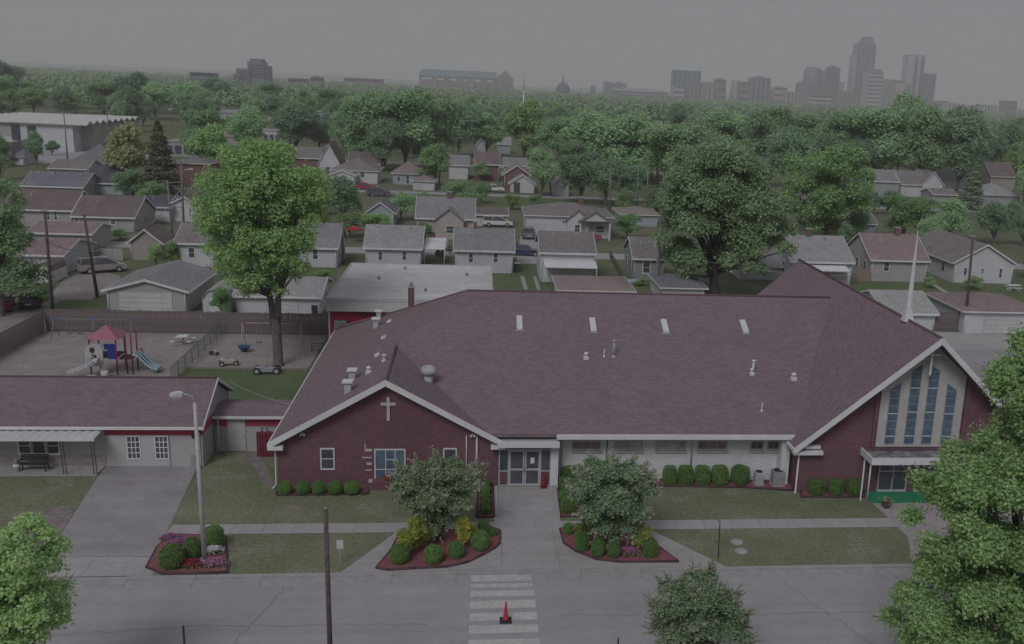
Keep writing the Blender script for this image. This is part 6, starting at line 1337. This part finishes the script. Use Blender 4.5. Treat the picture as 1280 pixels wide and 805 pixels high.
# --- the big maple in the play yard
rng = np.random.default_rng(3)
b = g(348, 457); top = onY(325, 178, b[1])[2]; ppm = (onY(410, 270, b[1])-onY(246, 270, b[1]))[0]/2
C, Rr = [], []
Yb = b[1]
for (u, v, rp) in ((322, 192, 14), (334, 187, 10), (350, 195, 12), (300, 198, 14), (325, 208, 24), (300, 218, 22), (352, 212, 24), (278, 235, 26), (375, 235, 24), (330, 235, 34), (272, 262, 24), (298, 262, 30), (355, 262, 32), (390, 252, 20), (388, 275, 18), (275, 290, 20), (305, 300, 28), (340, 300, 30), (372, 300, 22), (300, 330, 22), (335, 335, 24), (362, 328, 18), (322, 352, 16), (298, 352, 12), (320, 250, 26), (345, 275, 26), (310, 280, 24), (335, 312, 22), (330, 226, 22), (318, 262, 22), (350, 245, 22), (262, 225, 16), (255, 262, 14), (257, 285, 12), (395, 225, 14), (403, 248, 13), (398, 270, 12), (268, 310, 12), (380, 310, 14), (278, 335, 12), (372, 340, 12), (310, 365, 10), (345, 360, 10), (288, 198, 12), (365, 200, 12), (282, 318, 14)):
    for dy in (-2.2, -.8, .8, 2.2):
        p = onY(u+rng.uniform(-.55, .55)*rp, v+rng.uniform(-.5, .5)*rp, Yb+dy); C.append(p-b+np.array((0, dy*.3, 0))); Rr.append(rp*.0655*rng.uniform(.5, .9))
C = np.array(C); Rr = np.array(Rr)
P, D = crown_pts(rng, C, Rr, 95000, .95, 12, .14)
T = thing('maple_tree', 'tall light green maple standing in the play yard', 'tree', b)
inst('crown', leaves('crown', P, D, .125, LF_MAPLE, rng, 2.0), T)
mb = MB(); hb = onY(340, 372, Yb)[2]
mb.path([(0, 0, -.1), (0, 0, .2), (-.02, 0, hb*.45), (-.12, 0, hb*.7)], [.55, .40, .36, .38], 12)
for e, q in (((-.55, .1, hb*1.05), .27), ((.18, -.05, hb*1.0), .30)):
    mb.path([(-.12+(.12 if e[0] > 0 else -.12), 0, hb*.6), np.array(e)*(.7, .7, .85), e, np.array(e)*(1.5, 1, 1.7), np.array(e)*(1.2, 2, 2.2)], [q, q*.9, q*.8, q*.5, q*.15], 9)
for k in range(0, len(C), 3):
    s = np.array((-.4 if C[k][0] < 0 else .2, 0, hb*(1.0 if C[k][2] < hb*2 else 1.5))); m_ = (s+C[k])/2+np.array((0, 0, .3)); mb.path([s, m_, C[k]], [.11, .07, .02], 5)
inst('trunk', mb.mesh('trunk', BARK), T)
# --- two big trees beyond the church ridge
def px_tree(name, label, base_px, blobs, leafn, leaf, m, seed, tr, depth=2.5, group=None, sq=.9, Yb=None, jit=.12):
    rng = np.random.default_rng(seed); b = g(*base_px) if Yb is None else np.array((onY(base_px[0], base_px[1], Yb)[0], Yb, 0)); Yb = b[1]
    mpp = (onY(101, 400, Yb)-onY(100, 400, Yb))[0]; C = []; Rr = []
    for (u, v, rp) in blobs:
        for dy in (-1, 0, 1):
            p = onY(u+rng.uniform(-.4, .4)*rp, v+rng.uniform(-.35, .35)*rp, Yb); C.append(p-b+np.array((0, dy*depth*rng.uniform(.5, 1.1), 0))); Rr.append(rp*mpp*rng.uniform(.62, 1.02))
    C = np.array(C); Rr = np.array(Rr); P, D = crown_pts(rng, C, Rr, leafn, sq, 10, jit)
    P[:, 2] = np.maximum(P[:, 2], .4)
    T = thing(name, label, 'tree', b, group); inst('crown', leaves('crown', P, D, leaf, m, rng), T)
    zmin = C[:, 2].min(); inst('trunk', wood(rng, C[:, 2].max(), tr, C[::2], max(zmin*.8, 1.2)), T); return T
px_tree('big_tree', 'broad dark green tree with black trunk beyond the church ridge', (893, 368), ((890, 192, 26), (862, 205, 26), (920, 205, 28), (945, 225, 26), (845, 232, 24), (900, 228, 34), (868, 250, 32), (925, 250, 34), (832, 258, 20), (960, 258, 26), (978, 280, 14), (845, 285, 24), (880, 285, 30), (915, 285, 30), (950, 288, 24), (828, 300, 12), (860, 315, 18), (935, 312, 20), (972, 303, 12), (840, 318, 12), (912, 308, 18), (925, 328, 12), (870, 325, 14), (895, 318, 16), (850, 332, 9), (945, 330, 12), (880, 262, 30), (910, 265, 30)), 110000, .20, LF_MID, 21, .55, 4)
px_tree('big_tree', 'light green feathery tree right of the broad dark tree', (1030, 300), ((1035, 200, 18), (1062, 198, 16), (1010, 208, 18), (1040, 220, 24), (1070, 218, 14), (1000, 232, 18), (1025, 245, 24), (1056, 242, 20), (1005, 262, 16), (1035, 268, 20), (1062, 262, 16), (1072, 248, 10), (1045, 285, 12), (1015, 282, 12), (990, 250, 12)), 45000, .24, LF_BRIGHT, 22, .4, 5)
# --- near-side street trees
px_tree('street_tree', 'large bright leafy tree overhanging the sanctuary walk from the near verge', (1262, 900), ((1305, 445, 28), (1310, 490, 40), (1278, 505, 16), (1290, 545, 36), (1250, 568, 16), (1228, 598, 24), (1270, 610, 44), (1195, 600, 22), (1180, 625, 14), (1200, 650, 36), (1250, 665, 50), (1165, 680, 14), (1180, 715, 32), (1220, 730, 44), (1270, 740, 50), (1150, 760, 26), (1190, 785, 42), (1240, 800, 44), (1140, 795, 20), (1300, 700, 60), (1310, 600, 60), (1335, 520, 40)), 210000, .085, LF_BRIGHT, 23, .3, 1.9, sq=.9, Yb=31.5, jit=.17)
px_tree('street_tree', 'small yellow-green tree at the near left verge', (18, 900), ((12, 672, 24), (38, 690, 20), (0, 700, 34), (50, 712, 18), (25, 725, 32), (58, 735, 14), (10, 760, 36), (45, 765, 24), (65, 752, 10), (30, 795, 34), (64, 778, 12), (80, 755, 5), (55, 800, 16), (-25, 720, 40), (-20, 780, 44)), 42000, .08, LF_YEL if False else mat_leaf('leaf_linden', (0.338, 0.464, 0.211), (0.551, 0.682, 0.363), .02), 24, .16, 1.3, sq=.8, Yb=33.0, jit=.13)
# --- ornamental shrub trees with long shoots
def shrub_tree(label, base_px, blobs, n, leaf, seed, shoots, Yb=None, depth=1.0):
    rng = np.random.default_rng(seed); b = g(*base_px) if Yb is None else np.array((onY(base_px[0], base_px[1], Yb)[0], Yb, 0)); Yb = b[1]
    mpp = (onY(101, 400, Yb)-onY(100, 400, Yb))[0]; C = []; Rr = []
    for u, v, rp in blobs:
        for dy in (-1, 1):
            p = onY(u, v, Yb); C.append(p-b+np.array((0, dy*depth*rng.uniform(.3, .9), 0))); Rr.append(rp*mpp*rng.uniform(.8, 1.0))
    C = np.array(C); Rr = np.array(Rr); P, D = crown_pts(rng, C, Rr, n, .9, 4, .12); P[:, 2] = np.maximum(P[:, 2], .25)
    T = thing('shrub_tree', label, 'shrub', b); inst('crown', leaves('crown', P, D, leaf, LF_DUST, rng), T)
    mb = MB(); cz = C[:, 2].mean(); tipsP = []; cc = C.mean(0)
    for k in range(7): e = C[rng.integers(len(C))]; mb.path([(rng.uniform(-.12, .12), rng.uniform(-.12, .12), -.1), e*.45+np.array((0, 0, .1)), e], [.07, .05, .02], 6)
    for k in range(shoots):
        i = rng.integers(len(C)); d = C[i]-cc; d = d*np.array((1.2, 1.2, .8))/(np.linalg.norm(d)+.01)+np.array((0, 0, .7))+rng.normal(size=3)*.3; d /= np.linalg.norm(d)
        s = C[i]+d*Rr[i]*.7; L = rng.uniform(.35, 1.0)*max(Rr[i], .45)*1.3; e = s+d*L+np.array((0, 0, -.05*L)); mb.path([s, (s+e)/2, e], [.014, .011, .006], 4)
        m_ = int(L/.022); t = rng.uniform(.15, 1, m_)[:, None]; tipsP.append(s+(e-s)*t+rng.normal(size=(m_, 3))*.035)
    inst('trunk', mb.mesh('trunk', BARKD), T); tp = np.concatenate(tipsP); inst('leafy_shoot', leaves('leafy_shoot', tp, unit(rng, len(tp)), leaf*.85, LF_TIP, rng), T)
    return T
shrub_tree('grey-green bushy shrub tree in the bed left of the entrance walk', (545, 676), ((545, 590, 18), (525, 588, 12), (566, 588, 12), (515, 600, 16), (574, 600, 18), (502, 606, 10), (590, 603, 9), (498, 594, 6), (597, 592, 5), (545, 615, 30), (515, 625, 18), (572, 625, 20), (530, 642, 16), (558, 645, 16), (545, 658, 10), (588, 592, 6)), 24000, .08, 31, 190)
shrub_tree('larger grey-green bushy shrub tree in the bed right of the entrance walk', (766, 682), ((766, 590, 18), (744, 590, 14), (788, 590, 14), (736, 602, 16), (796, 602, 16), (722, 612, 12), (810, 610, 10), (728, 596, 8), (806, 594, 7), (765, 620, 34), (736, 636, 20), (790, 635, 22), (752, 655, 16), (778, 655, 16), (765, 668, 10), (812, 600, 6)), 28000, .08, 32, 200)
shrub_tree('grey-green bushy shrub tree at the near kerb past the crosswalk', (872, 900), ((872, 745, 28), (842, 750, 22), (902, 752, 22), (826, 765, 14), (920, 760, 14), (872, 775, 40), (840, 785, 26), (905, 785, 26), (870, 815, 34), (830, 800, 16), (925, 790, 12), (890, 735, 16)), 28000, .064, 33, 210, Yb=33.6, depth=.9)
# --- clipped and loose shrubs
def super_pts(rng, n, e=.62):
    d = unit(rng, n); k = 2/e; s = d/((np.abs(d)**k).sum(1)**(1/k))[:, None]; return s, d
def clip_mesh(seed, n, leaf, m, e=.62, core=(.03, .06, .022)):
    rng = np.random.default_rng(seed); s, d = super_pts(rng, n, e); s = s[s[:, 2] > -.97]; d = d[:len(s)]
    P = s*(rng.uniform(.9, 1.03, len(s))*(1+.05*np.sin(s[:, 0]*7+seed)*np.sin(s[:, 1]*6)*np.sin(s[:, 2]*5+1)))[:, None]; return leaves('foliage', P, s/np.linalg.norm(s, axis=1)[:, None], leaf, m, rng, 1.4)
BOXM = [clip_mesh(41+k, 6500, .075, LF_BOX, (.62, .86, .5)[k]) for k in range(3)]
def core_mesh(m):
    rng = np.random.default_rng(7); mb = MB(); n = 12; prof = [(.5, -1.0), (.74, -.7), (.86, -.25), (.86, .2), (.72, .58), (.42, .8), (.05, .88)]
    mb.lathe(prof, (0, 0, 0), n); return mb.mesh('dark_core', m)
COREM = core_mesh(mat('box_core', (.035, .06, .025), .95))  # solid core filling each bush; the shade between the leaves is in its dark green
def bush(label, u, vb, wpx, vt, kind=0, group=None, dz=None, name='clipped_bush', mesh=None, deep=1.0):
    q = g(u, vb); mpp = (onY(101, 600, q[1])-onY(100, 600, q[1]))[0]; hx = wpx*mpp/2*(1+.06*math.sin(u*5.1+vb)); h = max(onY(u, vt, q[1]+hx*.4)[2], .35)
    T = thing(name, label, 'bush', (q[0], q[1]+hx*deep*.9, 0), group)
    f = inst('foliage', mesh or BOXM[kind], T, (0, 0, h/2+.03), rz=(u*3.7+vb*1.9) % 6.28 if kind != 2 else (u % 3)*PI/2+.08*math.sin(u), scale=(hx, hx*deep, h/2)); c = inst('dark_core', COREM, T, (0, 0, h/2), scale=(hx*.97, hx*deep*.97, h/2*.97)); return T
for u, vb, w_, vt, k, lab in ((211, 717, 31, 686, 1, 'largest clipped round bush in the lamp bed, beside the driveway'), (239, 703, 24, 675, 1, 'middle clipped round bush in the lamp bed'), (266, 688, 23, 661, 0, 'clipped bush behind the street lamp post'), (499, 709.5, 26, 684, 1, 'clipped ball bush at the outer tip of the left entrance bed'), (541, 709.5, 25, 684.5, 1, 'clipped ball bush with brown patch in the left entrance bed'), (570, 702.5, 22, 680, 1, 'clipped ball bush below the lime shrub in the left entrance bed'), (600, 693, 24, 667, 1, 'clipped ball bush on the inner curve of the left entrance bed'), (604, 673, 17, 655, 0, 'square clipped bush at the back of the left entrance bed'), (748, 700, 20, 675, 1, 'clipped ball bush second along the right entrance bed'), (768, 701, 19, 680, 1, 'clipped ball bush left of the pink flowers'), (814, 700, 21, 679, 2, 'square clipped bush at the outer tip of the right entrance bed'), (728, 692, 18, 668, 0, 'clipped bush under the shrub tree at the inner curve of the right bed'), (711, 671, 16, 656, 1, 'small loose round bush at the inner corner of the right bed')):
    bush(lab, u, vb, w_, vt, k)
for k, u in enumerate((355, 378, 398, 418, 439)): bush('low rounded boxwood bush in the row under the brick wing windows', u, 621, 20, 604, 1, 'boxwood row under the brick wing')
for k, u in enumerate((838, 858, 879, 901, 926.5)): bush('clipped boxwood bush with flat bright top along the white brick wall', u, 608.5, (19, 20, 20, 22, 25)[k], 585, 2, 'boxwood row along the white wall')
for k, u in enumerate((1022, 1046, 1069)): bush('square clipped bush in the row under the tall church gable', u, 621, 22, 602, 2, 'square bushes under the church gable')
for k, v in enumerate((612, 620, 628, 636, 644)): bush('box hedge block in the strip left of the walkway', 607, v, 18+k*.5, v-11, 2, 'hedge blocks left of the walkway', deep=.62)
for k, v in enumerate((611, 619, 628)): bush('box hedge block in the strip right of the walkway', 708+k, v, 21+k, v-13, 2, 'hedge blocks right of the walkway', deep=.7)
bush('browning box hedge block at the sidewalk end of the right strip', 711, 644, 22, 624, 0)
bush('dark box hedge against the white wall right of the entrance', 717, 605, 30, 584, 2)
bush('second dark box hedge against the white wall, behind the shrub tree', 741, 607, 22, 586, 2)
bush('small dark bush at the inner corner of the left entrance bed', 616, 673, 12, 662, 1)
LIMES = [make_tree(160+k, 8, 3.8, .3, 18, 5200, .34, (LF_LIME, mat_leaf('leaf_limedull', (.24, .29, .10), (.42, .47, .17), .01))[k], .12, (.3, .46), .9, .12, low=1.1) for k in range(2)]
def LS(lab, u, vb, vt, w_, k=0):
    T = at(LIMES[k], lab, u, vb, vt, w_, 0, 0, 'lime_shrub'); T['category'] = 'shrub'; return T
LS('larger lime yellow shrub at the left of the shrub tree', 517, 693, 650, 46)
LS('lime yellow shrub at the right of the left shrub tree', 579, 684, 645, 34)
LS('dull lime shrub at the left side of the right shrub tree', 728, 682, 648, 28, 1)
LS('lime shrub with pale edge at the right side of the right shrub tree', 801, 689, 652, 32, 1)
q = g(1107.5, 635); inst('pot_plant', leaves('pot_plant', np.array((0, 0, .52))+np.random.default_rng(5).normal(size=(220, 3))*np.array((.13, .13, .06)), unit(np.random.default_rng(6), 220), .09, LF_DUST, np.random.default_rng(7)), bpy.data.objects['flower_pot'])
# flowers
def flowers(label, u, v, rx, ry, c, seed, n=500):
    rng = np.random.default_rng(seed); q = g(u, v); P = rng.normal(size=(n, 3))*np.array((rx*.45, ry*.45, 0)); P[:, 2] = .14+.18*np.exp(-(P[:, 0]/rx)**2-(P[:, 1]/ry)**2)+rng.uniform(-.05, .03, n)
    T = thing('flower_patch', label, 'flowers', (q[0], q[1], .05)); inst('petals', leaves('petals', P, np.tile((0, -.3, .8), (n, 1)), .085, mat_leaf('petal_%s' % seed, c, tuple(min(1, x*1.5) for x in c), .005, .2, .05), rng, 1.1), T)['kind'] = 'stuff'
    P2 = P-np.array((0, 0, .06)); inst('leaves', leaves('leaves', P2, unit(rng, n), .08, LF_BOX, rng), T)['kind'] = 'stuff'
flowers('magenta flower clump at the back corner of the lamp bed', 214, 675.5, .38, .2, (.27, .12, .24), 61); flowers('second magenta flower clump in the lamp bed', 224, 682, .5, .35, (.29, .13, .25), 62)
flowers('red flower clump between bushes in the lamp bed', 238, 709, .5, .35, (.26, .03, .06), 63); flowers('white flower clump beside the street lamp', 266, 692, .45, .35, (.55, .55, .58), 64); flowers('pink flower clump at the foot of the street lamp', 268, 707.5, .62, .4, (.36, .17, .30), 65)
flowers('pink flower clump in the right entrance bed', 787, 694, .55, .4, (.34, .15, .28), 66); flowers('white flower clump in the right entrance bed', 764, 681, .35, .25, (.45, .47, .45), 67, 250)
for u, v, sd_ in ((485, 606, 71), (497, 607, 72)): flowers('red flower clump in the brick planter' if sd_ == 71 else 'dusty pink flower clump in the brick planter', u, 613, .4, .2, (.30, .03, .06) if sd_ == 71 else (.3, .15, .17), sd_, 200); bpy.data.objects[-1] if False else None
for o in list(bpy.data.objects):
    if o.name.startswith('flower_patch') and 'brick planter' in o['label']: o.location.z = .46; o.location.y += .35
# --- middle-distance trees, placed one by one
FOR = [make_tree(100+k, 12, 4.4+.4*(k % 3), .7, 24+2*k, 15000, .27, (LF_MID, LF_MID, LF_DARK, LF_BRIGHT, LF_MID, LF_DARK)[k], .3, (.25, .42), .9, .12, low=.85) for k in range(6)]
ROUND = [make_tree(120+k, 8, 3.6, .6, 16, 9000, .2, (LF_MID, LF_DARK, LF_BRIGHT)[k], .2, (.32, .46), .9, .1, low=.9) for k in range(3)]
YEL = make_tree(130, 10, 4.2, 1.5, 18, 7000, .32, LF_YEL, .2, low=.8)
def spruce(seed, h, R, m, n=14000, leaf=.2):
    rng = np.random.default_rng(seed); t = rng.uniform(0, 1, n)**.75; lay = np.floor(t*17)/17+rng.uniform(0, .04, n); z = h*(.06+.93*lay); rr = R*np.maximum(1-lay, .01)**.85*rng.uniform(.2, 1, n)**.6
    a = rng.uniform(0, 2*PI, n); rr = rr*(1+.22*np.sin(np.floor(t*17)*2.4+a*2)); arms = np.round(a/(2*PI)*11)/11*2*PI; a = np.where(rng.uniform(size=n) < .7, arms+rng.normal(size=n)*.12, a)
    P = np.stack((rr*np.cos(a), rr*np.sin(a), z-rr*.22), 1); P[:, 2] = np.maximum(P[:, 2], .3); D = np.stack((np.cos(a), np.sin(a), np.zeros(n)+.4), 1)
    return leaves('crown', P, D, leaf, m, rng, 2.2), MB().path([(0, 0, -.1), (0, 0, h*.5), (0, 0, h*.97)], [.3, .2, .03], 8).mesh('trunk', BARK)
SPB = spruce(140, 14, 3.6, LF_FIRB); SPD = spruce(141, 13, 3.0, LF_FIR)
ARB = (clip_mesh(145, 2600, .11, LF_BOX, 1.0), COREM)
def A(k, lab, u, vb, vt, w_): return at(FOR[k], lab, u, vb, vt, w_, 5.2, 12.2)
def Rn(k, lab, u, vb, vt, w_, name='round_tree'): return at(ROUND[k], lab, u, vb, vt, w_, 4.2, 8.3, name)
A(0, 'huge oak of the wood, above the rose hip-roofed house', 505, 212, 114, 78); A(4, 'tall oak of the wood behind the light hip-roofed house', 456, 208, 119, 64); A(5, 'darker tree in front of the huge oak', 481, 214, 150, 48); A(0, 'broad tree right of the huge oak', 541, 208, 126, 60)
A(2, 'dark tree behind the glimpsed white house', 573, 196, 128, 48); A(1, 'grey-green tree behind the tall brick house', 607, 196, 142, 46); A(3, 'round-headed tree at the foot of the radio mast', 657, 200, 128, 56)
A(3, 'bushy tree beside the pale pole and white garage', 543, 233, 181, 42); Rn(0, 'low spreading tree at the left end of the grass strip', 577, 259, 226, 44); Rn(0, 'smaller spreading tree beside the white pickup', 601, 254, 228, 26); Rn(0, 'small tree in front of the tall brick house', 603, 226, 203, 24)
A(1, 'leafy tree between the two brick gabled houses', 676, 246, 187, 42); A(2, 'dark tree at the end of the grass strip', 726, 254, 191, 56); A(2, 'second dark tree, right of the white garage', 757, 258, 199, 46); A(2, 'dark tree behind the pair of poles', 787, 254, 207, 44)
A(4, 'pale green tree on the rise behind the dark pair', 742, 224, 143, 82); A(4, 'wide pale tree above the pair of poles', 792, 228, 148, 92); A(0, 'tall tree left of the broad dark tree', 838, 240, 155, 84); A(1, 'tree between wood and grass strip', 700, 214, 148, 60)
Rn(2, 'small garden tree beside the cream house porch', 784, 299, 268, 34); Rn(0, 'loose bush behind the tan-roofed house', 780, 268, 235, 26); Rn(1, 'dark round tree behind the grey-roofed white house', 432, 283, 222, 56); Rn(2, 'bright round bush left of the blue-grey garage', 438, 297, 266, 34); Rn(2, 'bright low hedge bush in front of the blue-grey garage', 470, 294, 267, 40)
Rn(0, 'leafy tree right of the blue-grey garage', 501, 275, 240, 38); Rn(2, 'round bush at the right end of the grey roof', 530, 304, 279, 24); Rn(1, 'dark clipped yew beside the carport', 587, 291, 266, 13, 'yew_bush'); at((ROUND[1][0], ROUND[1][1]), 'plum-leaved shrub at the rosy house porch', 535, 291, 269, 26, 4.2, 8.3, 'plum_shrub')
pl = bpy.data.objects['plum_shrub'].children[0]; pl.data = make_tree(150, 8, 3.6, .6, 14, 2500, .5, LF_PLUM, .2, low=.9)[0]
at(SPB, 'brown-green spruce beside the yellow-green tree', 203, 252, 152, 48, 3.8, 13.4, 'spruce_tree'); at(YEL, 'yellow-green tree left of the spruce', 160, 240, 157, 56, 4.9, 10.2); Rn(0, 'drooping green tree under the spruce', 168, 252, 212, 44); A(3, 'bright tree right of the spruce', 264, 226, 158, 56); A(5, 'dark rounded tree beside the pale block building', 369, 192, 132, 60)
Rn(1, 'dark conifer cluster by the mauve house street', 46, 208, 165, 27); Rn(1, 'small round street tree by the white hall', 65, 194, 176, 17); at((ROUND[1][0], ROUND[1][1]), 'plum-leaved tree by the mauve house', 11, 208, 190, 22, 4.2, 8.3, 'plum_tree'); bpy.data.objects['plum_tree'].children[0].data = pl.data
Rn(2, 'left arborvitae beside the white cottage', 196, 334, 307, 20, 'arborvitae'); Rn(2, 'right arborvitae beside the white cottage', 217, 333, 303, 20, 'arborvitae')
Rn(2, 'little mop-headed tree behind the play yard fence', 278, 396, 360, 27, 'small_tree')
Rn(1, 'left dwarf cypress beside the carport of the white house', 548, 330, 311, 9, 'cypress'); Rn(1, 'right dwarf cypress beside the carport of the white house', 554, 330, 311, 8, 'cypress')
px_tree('alley_tree', 'leafy tree over the alley beside the red sedan', (2, 395), ((0, 245, 16), (14, 262, 14), (0, 280, 26), (22, 300, 18), (5, 315, 28), (35, 335, 14), (10, 350, 26), (40, 352, 14), (50, 362, 8), (-20, 300, 30), (-20, 350, 30)), 20000, .17, LF_MID, 25, .25, 2)
Rn(2, 'clipped green hedge beside the dark teal sedan', 52, 384, 362, 20, 'hedge'); A(0, 'oak behind the mauve house', 2, 225, 170, 30)
Rn(2, 'bright rounded tree behind the cream house', 1127, 300, 246, 66); Rn(0, 'broad tree behind the long white house', 1183, 304, 250, 66); Rn(1, 'round tree right of the leaning pole', 1242, 306, 254, 48); Rn(1, 'dark round tree right of the round tree by the leaning pole', 1278, 308, 262, 40); Rn(1, 'dark shrub left of the bright rounded tree', 1092, 268, 240, 18)
at(SPD, 'blue-green spruce among the right-hand houses', 1213, 262, 198, 30, 3.1, 12.4, 'spruce_tree'); A(0, 'tree beside the tan storey-and-a-half house', 1279, 262, 176, 34)
Rn(1, 'dark bush under the second tall tree', 1058, 312, 280, 24); Rn(0, 'low planting along the long white house', 1215, 362, 345, 26, 'shrub'); Rn(0, 'low shrub beside the cream house corner', 1162, 360, 346, 18, 'shrub')
for k, lab, u, vb, vt, w_ in ((0, 'largest tree of the right-hand wood', 1090, 232, 135, 88), (1, 'tree at the left of the right-hand wood', 1045, 228, 142, 64), (4, 'tree on the crest of the right-hand wood', 1125, 205, 119, 60), (0, 'bright tree inside the right-hand wood', 1150, 238, 136, 64), (5, 'dark tree at the right of the wood', 1198, 240, 136, 72), (2, 'darkest tree behind the pale-roofed house', 1180, 232, 160, 56), (5, 'dark tree right of the blue spruce', 1232, 228, 165, 40), (4, 'pale tree behind the broad dark tree', 965, 212, 137, 76), (1, 'tree behind the second tall tree', 1010, 215, 145, 60), (5, 'shaded tree between the two big trees', 985, 235, 160, 60), (0, 'tree beyond the broad dark crown', 905, 205, 140, 70), (4, 'tree behind the tan storey-and-a-half house', 1262, 215, 156, 44)):
    A(k, lab, u, vb, vt, w_)
for k, lab, u, vb, vt, w_ in ((0, 'round oak behind the white zigzag hall', 128, 142, 100, 46), (5, 'dark oak behind the white zigzag hall', 172, 148, 92, 42), (1, 'oak behind the hall corner', 196, 150, 104, 44), (3, 'bright oak before the long brick building', 42, 142, 103, 38), (5, 'dark tree towering over the long brick building', 8, 130, 78, 40), (0, 'tree behind the left end of the zigzag hall', 4, 146, 96, 34), (5, 'dark tree behind the cream warehouse', 272, 138, 98, 36), (1, 'tree right of the warehouse', 340, 140, 104, 40), (3, 'low trees before the cream warehouse', 292, 166, 146, 44), (3, 'small trees before the warehouse', 320, 166, 144, 36), (1, 'tree behind the pale block building', 414, 152, 112, 44), (0, 'tree right of the pale block building', 442, 168, 122, 40), (4, 'tree left of the warehouse', 238, 144, 104, 40)):
    A(k, lab, u, vb, vt, w_)
for lab, u, vb, vt, w_, k in (('hedge bush behind the long white garage', 405, 352, 338, 22, 2), ('garden shrub behind the shed', 150, 300, 286, 22, 0), ('shrub at the corner of the beige garage', 20, 318, 298, 24, 0), ('tree behind the low white dark-roofed house', 190, 258, 228, 36, 0), ('garden tree behind the cream house', 672, 262, 244, 26, 0), ('bush by the navy sedan', 640, 306, 294, 14, 2), ('shrub in front of the sage cottage', 800, 357, 348, 18, 0), ('hedge tree beside the white porch wing', 1000, 320, 290, 30, 1), ('garden tree behind the rose-roofed house', 1070, 300, 262, 36, 0), ('tree between the long white house and the round trees', 1160, 318, 272, 40, 0), ('hedge tree right of the cream house', 1170, 330, 300, 24, 1), ('tall hedge right of the long white house', 1285, 350, 300, 34, 1), ('shrub by the carport path', 562, 318, 306, 14, 1), ('bushy tree left of the white cottage', 268, 300, 262, 44, 0), ('tree behind the white cottage', 372, 282, 240, 44, 0), ('small tree left of the low carport', 640, 262, 244, 22, 2), ('broad bush between street and houses', 400, 268, 236, 44, 1), ('tree beside the narrow white gable', 262, 268, 226, 40, 3 % 3), ('tree in the yard of the pale blue house', 530, 262, 240, 26, 0), ('street tree behind the grass strip', 822, 272, 236, 34, 1), ('garden tree below the right-hand houses', 1108, 268, 238, 34, 1), ('shrub row below the pale-roofed house', 1150, 266, 246, 40, 0), ('shrub below the grey light-roofed house', 1240, 274, 256, 36, 0), ('tree right of the blue spruce yard', 1262, 284, 252, 36, 0)):
    Rn(k, lab, u, vb, vt, w_, 'garden_tree')
# --- the wood that fills the middle distance: trees in view, each a thing
wr = random.Random(77); cnt = 0
FOOT = [(o.location.x, o.location.y) for o in COL.objects if o.get('category') in ('house', 'garage', 'building', 'hall', 'warehouse', 'car', 'truck', 'utility pole', 'mast') and o.location.y < 900]
Ywood = []
tries = 0
while cnt < 285 and tries < 20000:
    tries += 1; Y = 255+wr.random()**1.25*480; X = Y*math.tan(YAW)+wr.uniform(-.66, .48)*Y
    if any((X-a)**2+(Y-b_)**2 < 75 for a, b_ in Ywood) or any((X-a)**2+(Y-b_)**2 < 200 for a, b_ in FOOT) or 284 < Y < 300 or (X < -75 and Y < 340): continue
    if X < -.38*Y+20 and Y < 430 and wr.random() < .6: continue
    Ywood.append((X, Y)); k = wr.randrange(6); s = wr.uniform(.85, 1.25)
    put_tree(FOR[k], ('mid-green broad tree of the crowded wood before the skyline', 'mid-green uneven tree of the crowded wood before the skyline', 'dark tree of the crowded wood before the skyline', 'bright green tree of the crowded wood before the skyline', 'mid-green tall tree of the crowded wood before the skyline', 'dark dense tree of the crowded wood before the skyline')[k], (X, Y, 0), s, wr.uniform(0, 6.28), 'trees of the wood toward the skyline', 'wood_tree', sz=s*wr.uniform(.95, 1.2)); cnt += 1
# --- farther woodland up to the horizon, one mass
rng = np.random.default_rng(9); n = 3800
Y = 560+rng.uniform(0, 1, n)**1.7*5200; X = Y*math.tan(YAW)+rng.uniform(-.70, .52, n)*Y
h_ = rng.uniform(8, 15, n); h_ = np.where(Y > 2600, h_*.8, h_); R_ = rng.uniform(4.5, 8, n)*np.where(Y > 1800, 1.9, 1.15); per = 100
d = unit(rng, n*per); d[:, 2] = np.abs(d[:, 2])*1.0-.25*(rng.uniform(size=n*per) < .4)
C = np.repeat(np.stack((X, Y, h_*.5), 1), per, 0); P = C+d*np.repeat(np.stack((R_, R_, h_*.5), 1), per, 0)*rng.uniform(.75, 1.08, n*per)[:, None]
sz = np.repeat(R_*.22, per)
o = inst('woodland', leaves('woodland', P, d, sz, mat_leaf('leaf_wood', (0.202, 0.296, 0.188), (0.347, 0.453, 0.272), .0, .15, 0), rng, 1.25)); o['kind'] = 'stuff'; o['label'] = 'far green woodland running to the horizon'
# distant ridge of tree-covered land
mb = MB(); rr = random.Random(3); pts = []
for k in range(61): pts.append((-6000+k*200, 7600+rr.uniform(-80, 80), 26+6*math.sin(k*.35)+rr.uniform(-3, 3)))
for a, b_ in zip(pts, pts[1:]):
    mb.add([(a[0], a[1]-900, 0), (b_[0], b_[1]-900, 0), b_, a], [(0, 1, 2, 3)], 0, True); mb.add([a, b_, (b_[0], b_[1]+900, 0), (a[0], a[1]+900, 0)], [(0, 1, 2, 3)], 0, True)
mb.build('hills', mat('hill_green', (.09, .13, .075), .95, .2, .01), None, kind='structure')
# ---------------------------------------------------------------- haze
m, nt, b_ = _base('haze'); nt.nodes.remove(b_); pv_ = N(nt, 'ShaderNodeVolumePrincipled'); pv_.inputs['Color'].default_value = (.968, .966, 1, 1); pv_.inputs['Density'].default_value = 2.6e-4; pv_.inputs['Anisotropy'].default_value = 0
nt.links.new(pv_.outputs[0], nt.nodes['Material Output'].inputs['Volume'])
hz = MB().box(-7000, 7000, -400, 11800, -1.5, 290).build('haze', m, None, kind='stuff'); hz['label'] = 'thin pale haze over the whole town'
